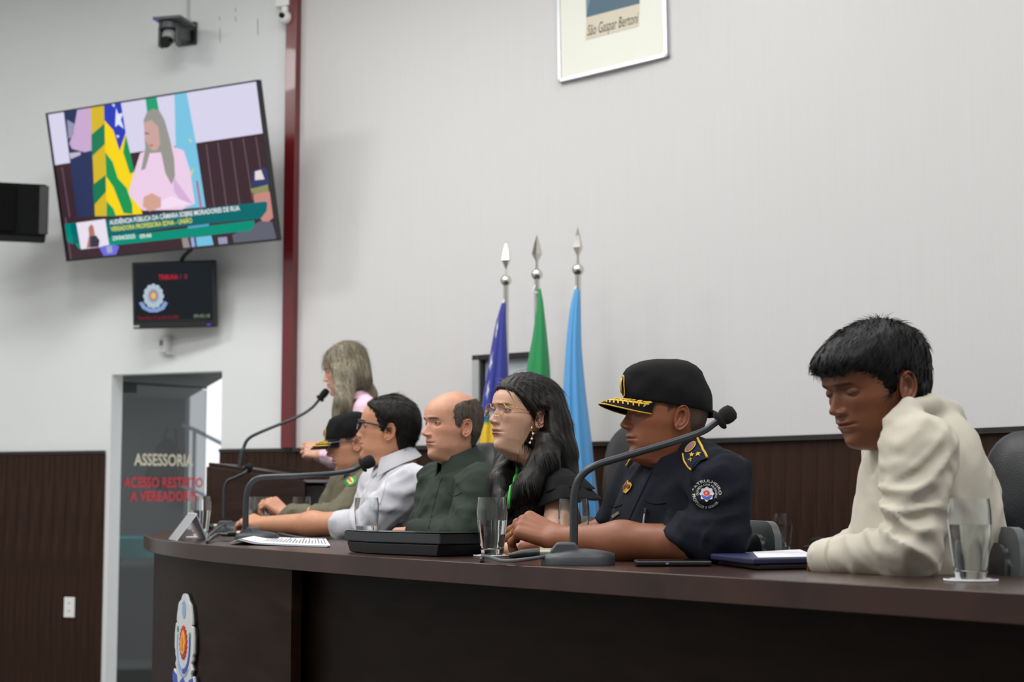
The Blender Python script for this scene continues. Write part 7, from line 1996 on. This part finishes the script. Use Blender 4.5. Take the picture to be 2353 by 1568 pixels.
mb = MB(); DR.line(mb, [(1487, 1174), (1483, 1195), (1481, 1222)], .0030, .006); obj('pen', mb, M_CHROME, po_, smooth=True)
mb = MB(); DR.line(mb, [(1488, 1170), (1487, 1182)], .0042, .007); obj('pen_clip', mb, M_BLACKPL, po_, smooth=True)
mb = MB(); DR.line(mb, [(1466, 1050), (1450, 1058), (1442, 1072)], .0022, .004); obj('shoulder_braid', mb, M_GOLD, po_, smooth=True)
# wedding ring
rp, fdv, rr0 = RING; a1 = nrm(np.cross(fdv, V3(0, 0, 1))); a2 = np.cross(fdv, a1)
mb = MB(); mb.lathe([(rr0 * .95, -.003), (rr0 * 1.08, -.003), (rr0 * 1.08, .003), (rr0 * .95, .003)], 28, rp, np.array([a1, a2, fdv]), closed=True); obj('ring', mb, M_GOLDM, po_, smooth='auto')

# ------------------------------------------------------------------ olive uniform patch
shirt = [o for o in pc_.children if o.name.startswith('uniform_shirt')][0]; DO = Drape(shirt)
mb = MB(); DO.poly(mb, rot_ell(806, 1106, 14, 12, -.5, 20), .004); pa = obj('arm_patch', mb, mat('green_patch', (36, 150, 84), .8), pc_)
mb = MB(); DO.poly(mb, rot_ell(807, 1107, 8, 8, 0, 14), .006); obj('patch_centre', mb, mat('yellow_patch', (228, 214, 130), .8), pa)
for i, (x, y, c) in enumerate(((805, 1104, (214, 90, 50)), (809, 1109, (214, 90, 50)), (800, 1100, (60, 80, 170)))):
    mb = MB(); DO.poly(mb, rot_ell(x, y, 3, 3, 0, 8), .008); obj('patch_mark', mb, mat('patch_tone_%s' % ('red', 'orange', 'blue')[i], c, .8), pa)
# ------------------------------------------------------------------ plackets and pocket on the green and grey shirts
for pr_, nm_, m_, segs in ((pb, 'shirt', M_GREEN, ([(1018, 1090), (1005, 1130), (992, 1180), (985, 1215)], [(1030, 1130), (1045, 1140), (1062, 1132)])), (pg, 'shirt', M_PGREY, ([(890, 1085), (884, 1120), (872, 1160)],))):
    so_ = [o for o in pr_.children if o.name.startswith(nm_)][0]; DX = Drape(so_)
    for sgm in segs:
        mb = MB(); DX.line(mb, sgm, .0022, .0004); obj('seam', mb, m_, pr_, smooth=True)

# ------------------------------------------------------------------ earring and lanyard of the long haired woman
e0 = P(1222, 985, 4.50)
ea = MB(); ea.sphere(e0, (.0035, .0035, .006)); pts = [e0 + V3(0, 0, -.006), P(1225, 998, 4.50), P(1222, 1006, 4.50), P(1219, 1016, 4.50)]
er = obj('earring', ea, M_GOLDM, pw_, smooth=True)
mb = MB(); mb.tube(catmull(pts, 6), .0009, 6); obj('earring_chain', mb, M_GOLDM, er, smooth=True)
for x, y in ((1225, 997), (1222, 1009), (1218, 1018)):
    mb = MB(); mb.sphere(P(x, y, 4.495), .0035, 12, 8); obj('earring_bead', mb, mat('pearl_gold', (232, 206, 190), .25) if 'pearl_gold' not in bpy.data.materials else bpy.data.materials['pearl_gold'], er, smooth=True)
dress = [o for o in pw_.children if o.name.startswith('dress')][0]; bw = [o for o in pw_.children if o.name.startswith('body')][0]
hair_ = [o for o in pw_.children if o.name.startswith('hair')][0]
DW, DH = Drape(dress), Drape(hair_)
def over(x, y):
    p, q = DW.pt(x, y, .006), DH.pt(x, y, .004); return p if p[1] < q[1] else q
mb = MB(); q = catmull(np.array([(1184, 1076), (1177, 1104), (1170, 1134), (1165, 1170)], float), 6)
L = [over(x, y) for x, y in q]; R_ = [l_ + V3(.008, .001, 0) for l_ in L]; mb.slab(np.array([L, R_]).transpose(1, 0, 2), .001); obj('lanyard', mb, mat('green_ribbon', (44, 168, 52), .5), pw_, smooth=True)
# layered sleeve ruffles
for k_, (c_, r0_, r1_, ln_) in enumerate(((P(1288, 1096, 4.46), .050, .068, .040), (P(1294, 1118, 4.45), .055, .078, .044))):
    ax_ = nrm(V3(.10, -.06, -1)); u_ = nrm(np.cross(ax_, V3(0, 1, 0))); v_ = np.cross(ax_, u_); Gr = []
    for t in np.linspace(0, 1, 8):
        row = []
        for a in np.linspace(0, 2 * math.pi, 61):
            out_ = .018 * max(0.0, np.dot(u_ * math.cos(a) + v_ * math.sin(a), nrm(V3(1, .1, 0)))) * t
            rr_ = r0_ + (r1_ - r0_) * t ** .8 + .004 * t * math.sin(7 * a + k_) + out_
            row.append(c_ + ax_ * ln_ * t * (1 + .12 * math.sin(3 * a)) + (u_ * math.cos(a) + v_ * math.sin(a)) * rr_)
        Gr.append(row)
    mb = MB(); mb.slab(np.array(Gr), .0016); obj('sleeve_ruffle', mb, M_BLK, pw_, smooth=True)

# ------------------------------------------------------------------ chairs under and behind the panel
def ang_of(f): return math.atan2(f[1], f[0]) + math.pi
def chair_behind(f, near_px, d, top, label, dx=0.0):
    l = np.cross(V3(0, 0, 1), f); ne = P(near_px, 1200, d) * V3(1, 1, 0); c = ne - l * .22; c = c + f * .25 - f * dx
    return put_low(c[0], c[1], ang_of(f), label)
chair_behind(TOFF.f, 1786, 3.88, 0, 'grey shelled chair behind the uniformed officer')
chair_behind(nrm(facing(2090, 20)), 2350, 3.15, 0, 'grey shelled chair behind the young man in cream')
l_ = facing(1230, 26); put_low(.24 + l_[0] * .25, 4.70 + l_[1] * .25, ang_of(l_), 'grey shelled chair of the long haired woman')
for T_, lab in ((TB, 'chair of the balding man in green'), (TG, 'chair of the man with black glasses'), (TC, 'chair of the man in olive uniform')):
    c = T_.chest * V3(1, 1, 0) - T_.f * .21 + T_.f * .25; put_low(c[0], c[1], ang_of(T_.f), 'grey shelled ' + lab)
af = ang_of(nrm(V3(-.92, -.40, 0)))
put_tall(P(1476, 1000, 6.0)[0] - .26, 5.9, af, 'tall black leather chair behind the uniformed officer')
put_tall(P(2290, 1000, 4.9)[0], 4.9, ang_of(nrm(V3(-.8, -.6, 0))), 'tall black leather chair at the right edge', .95)
put_tall(P(1098, 1000, 7.2)[0] - .26, 7.12, af, 'tall black leather chair behind the balding man', .97)
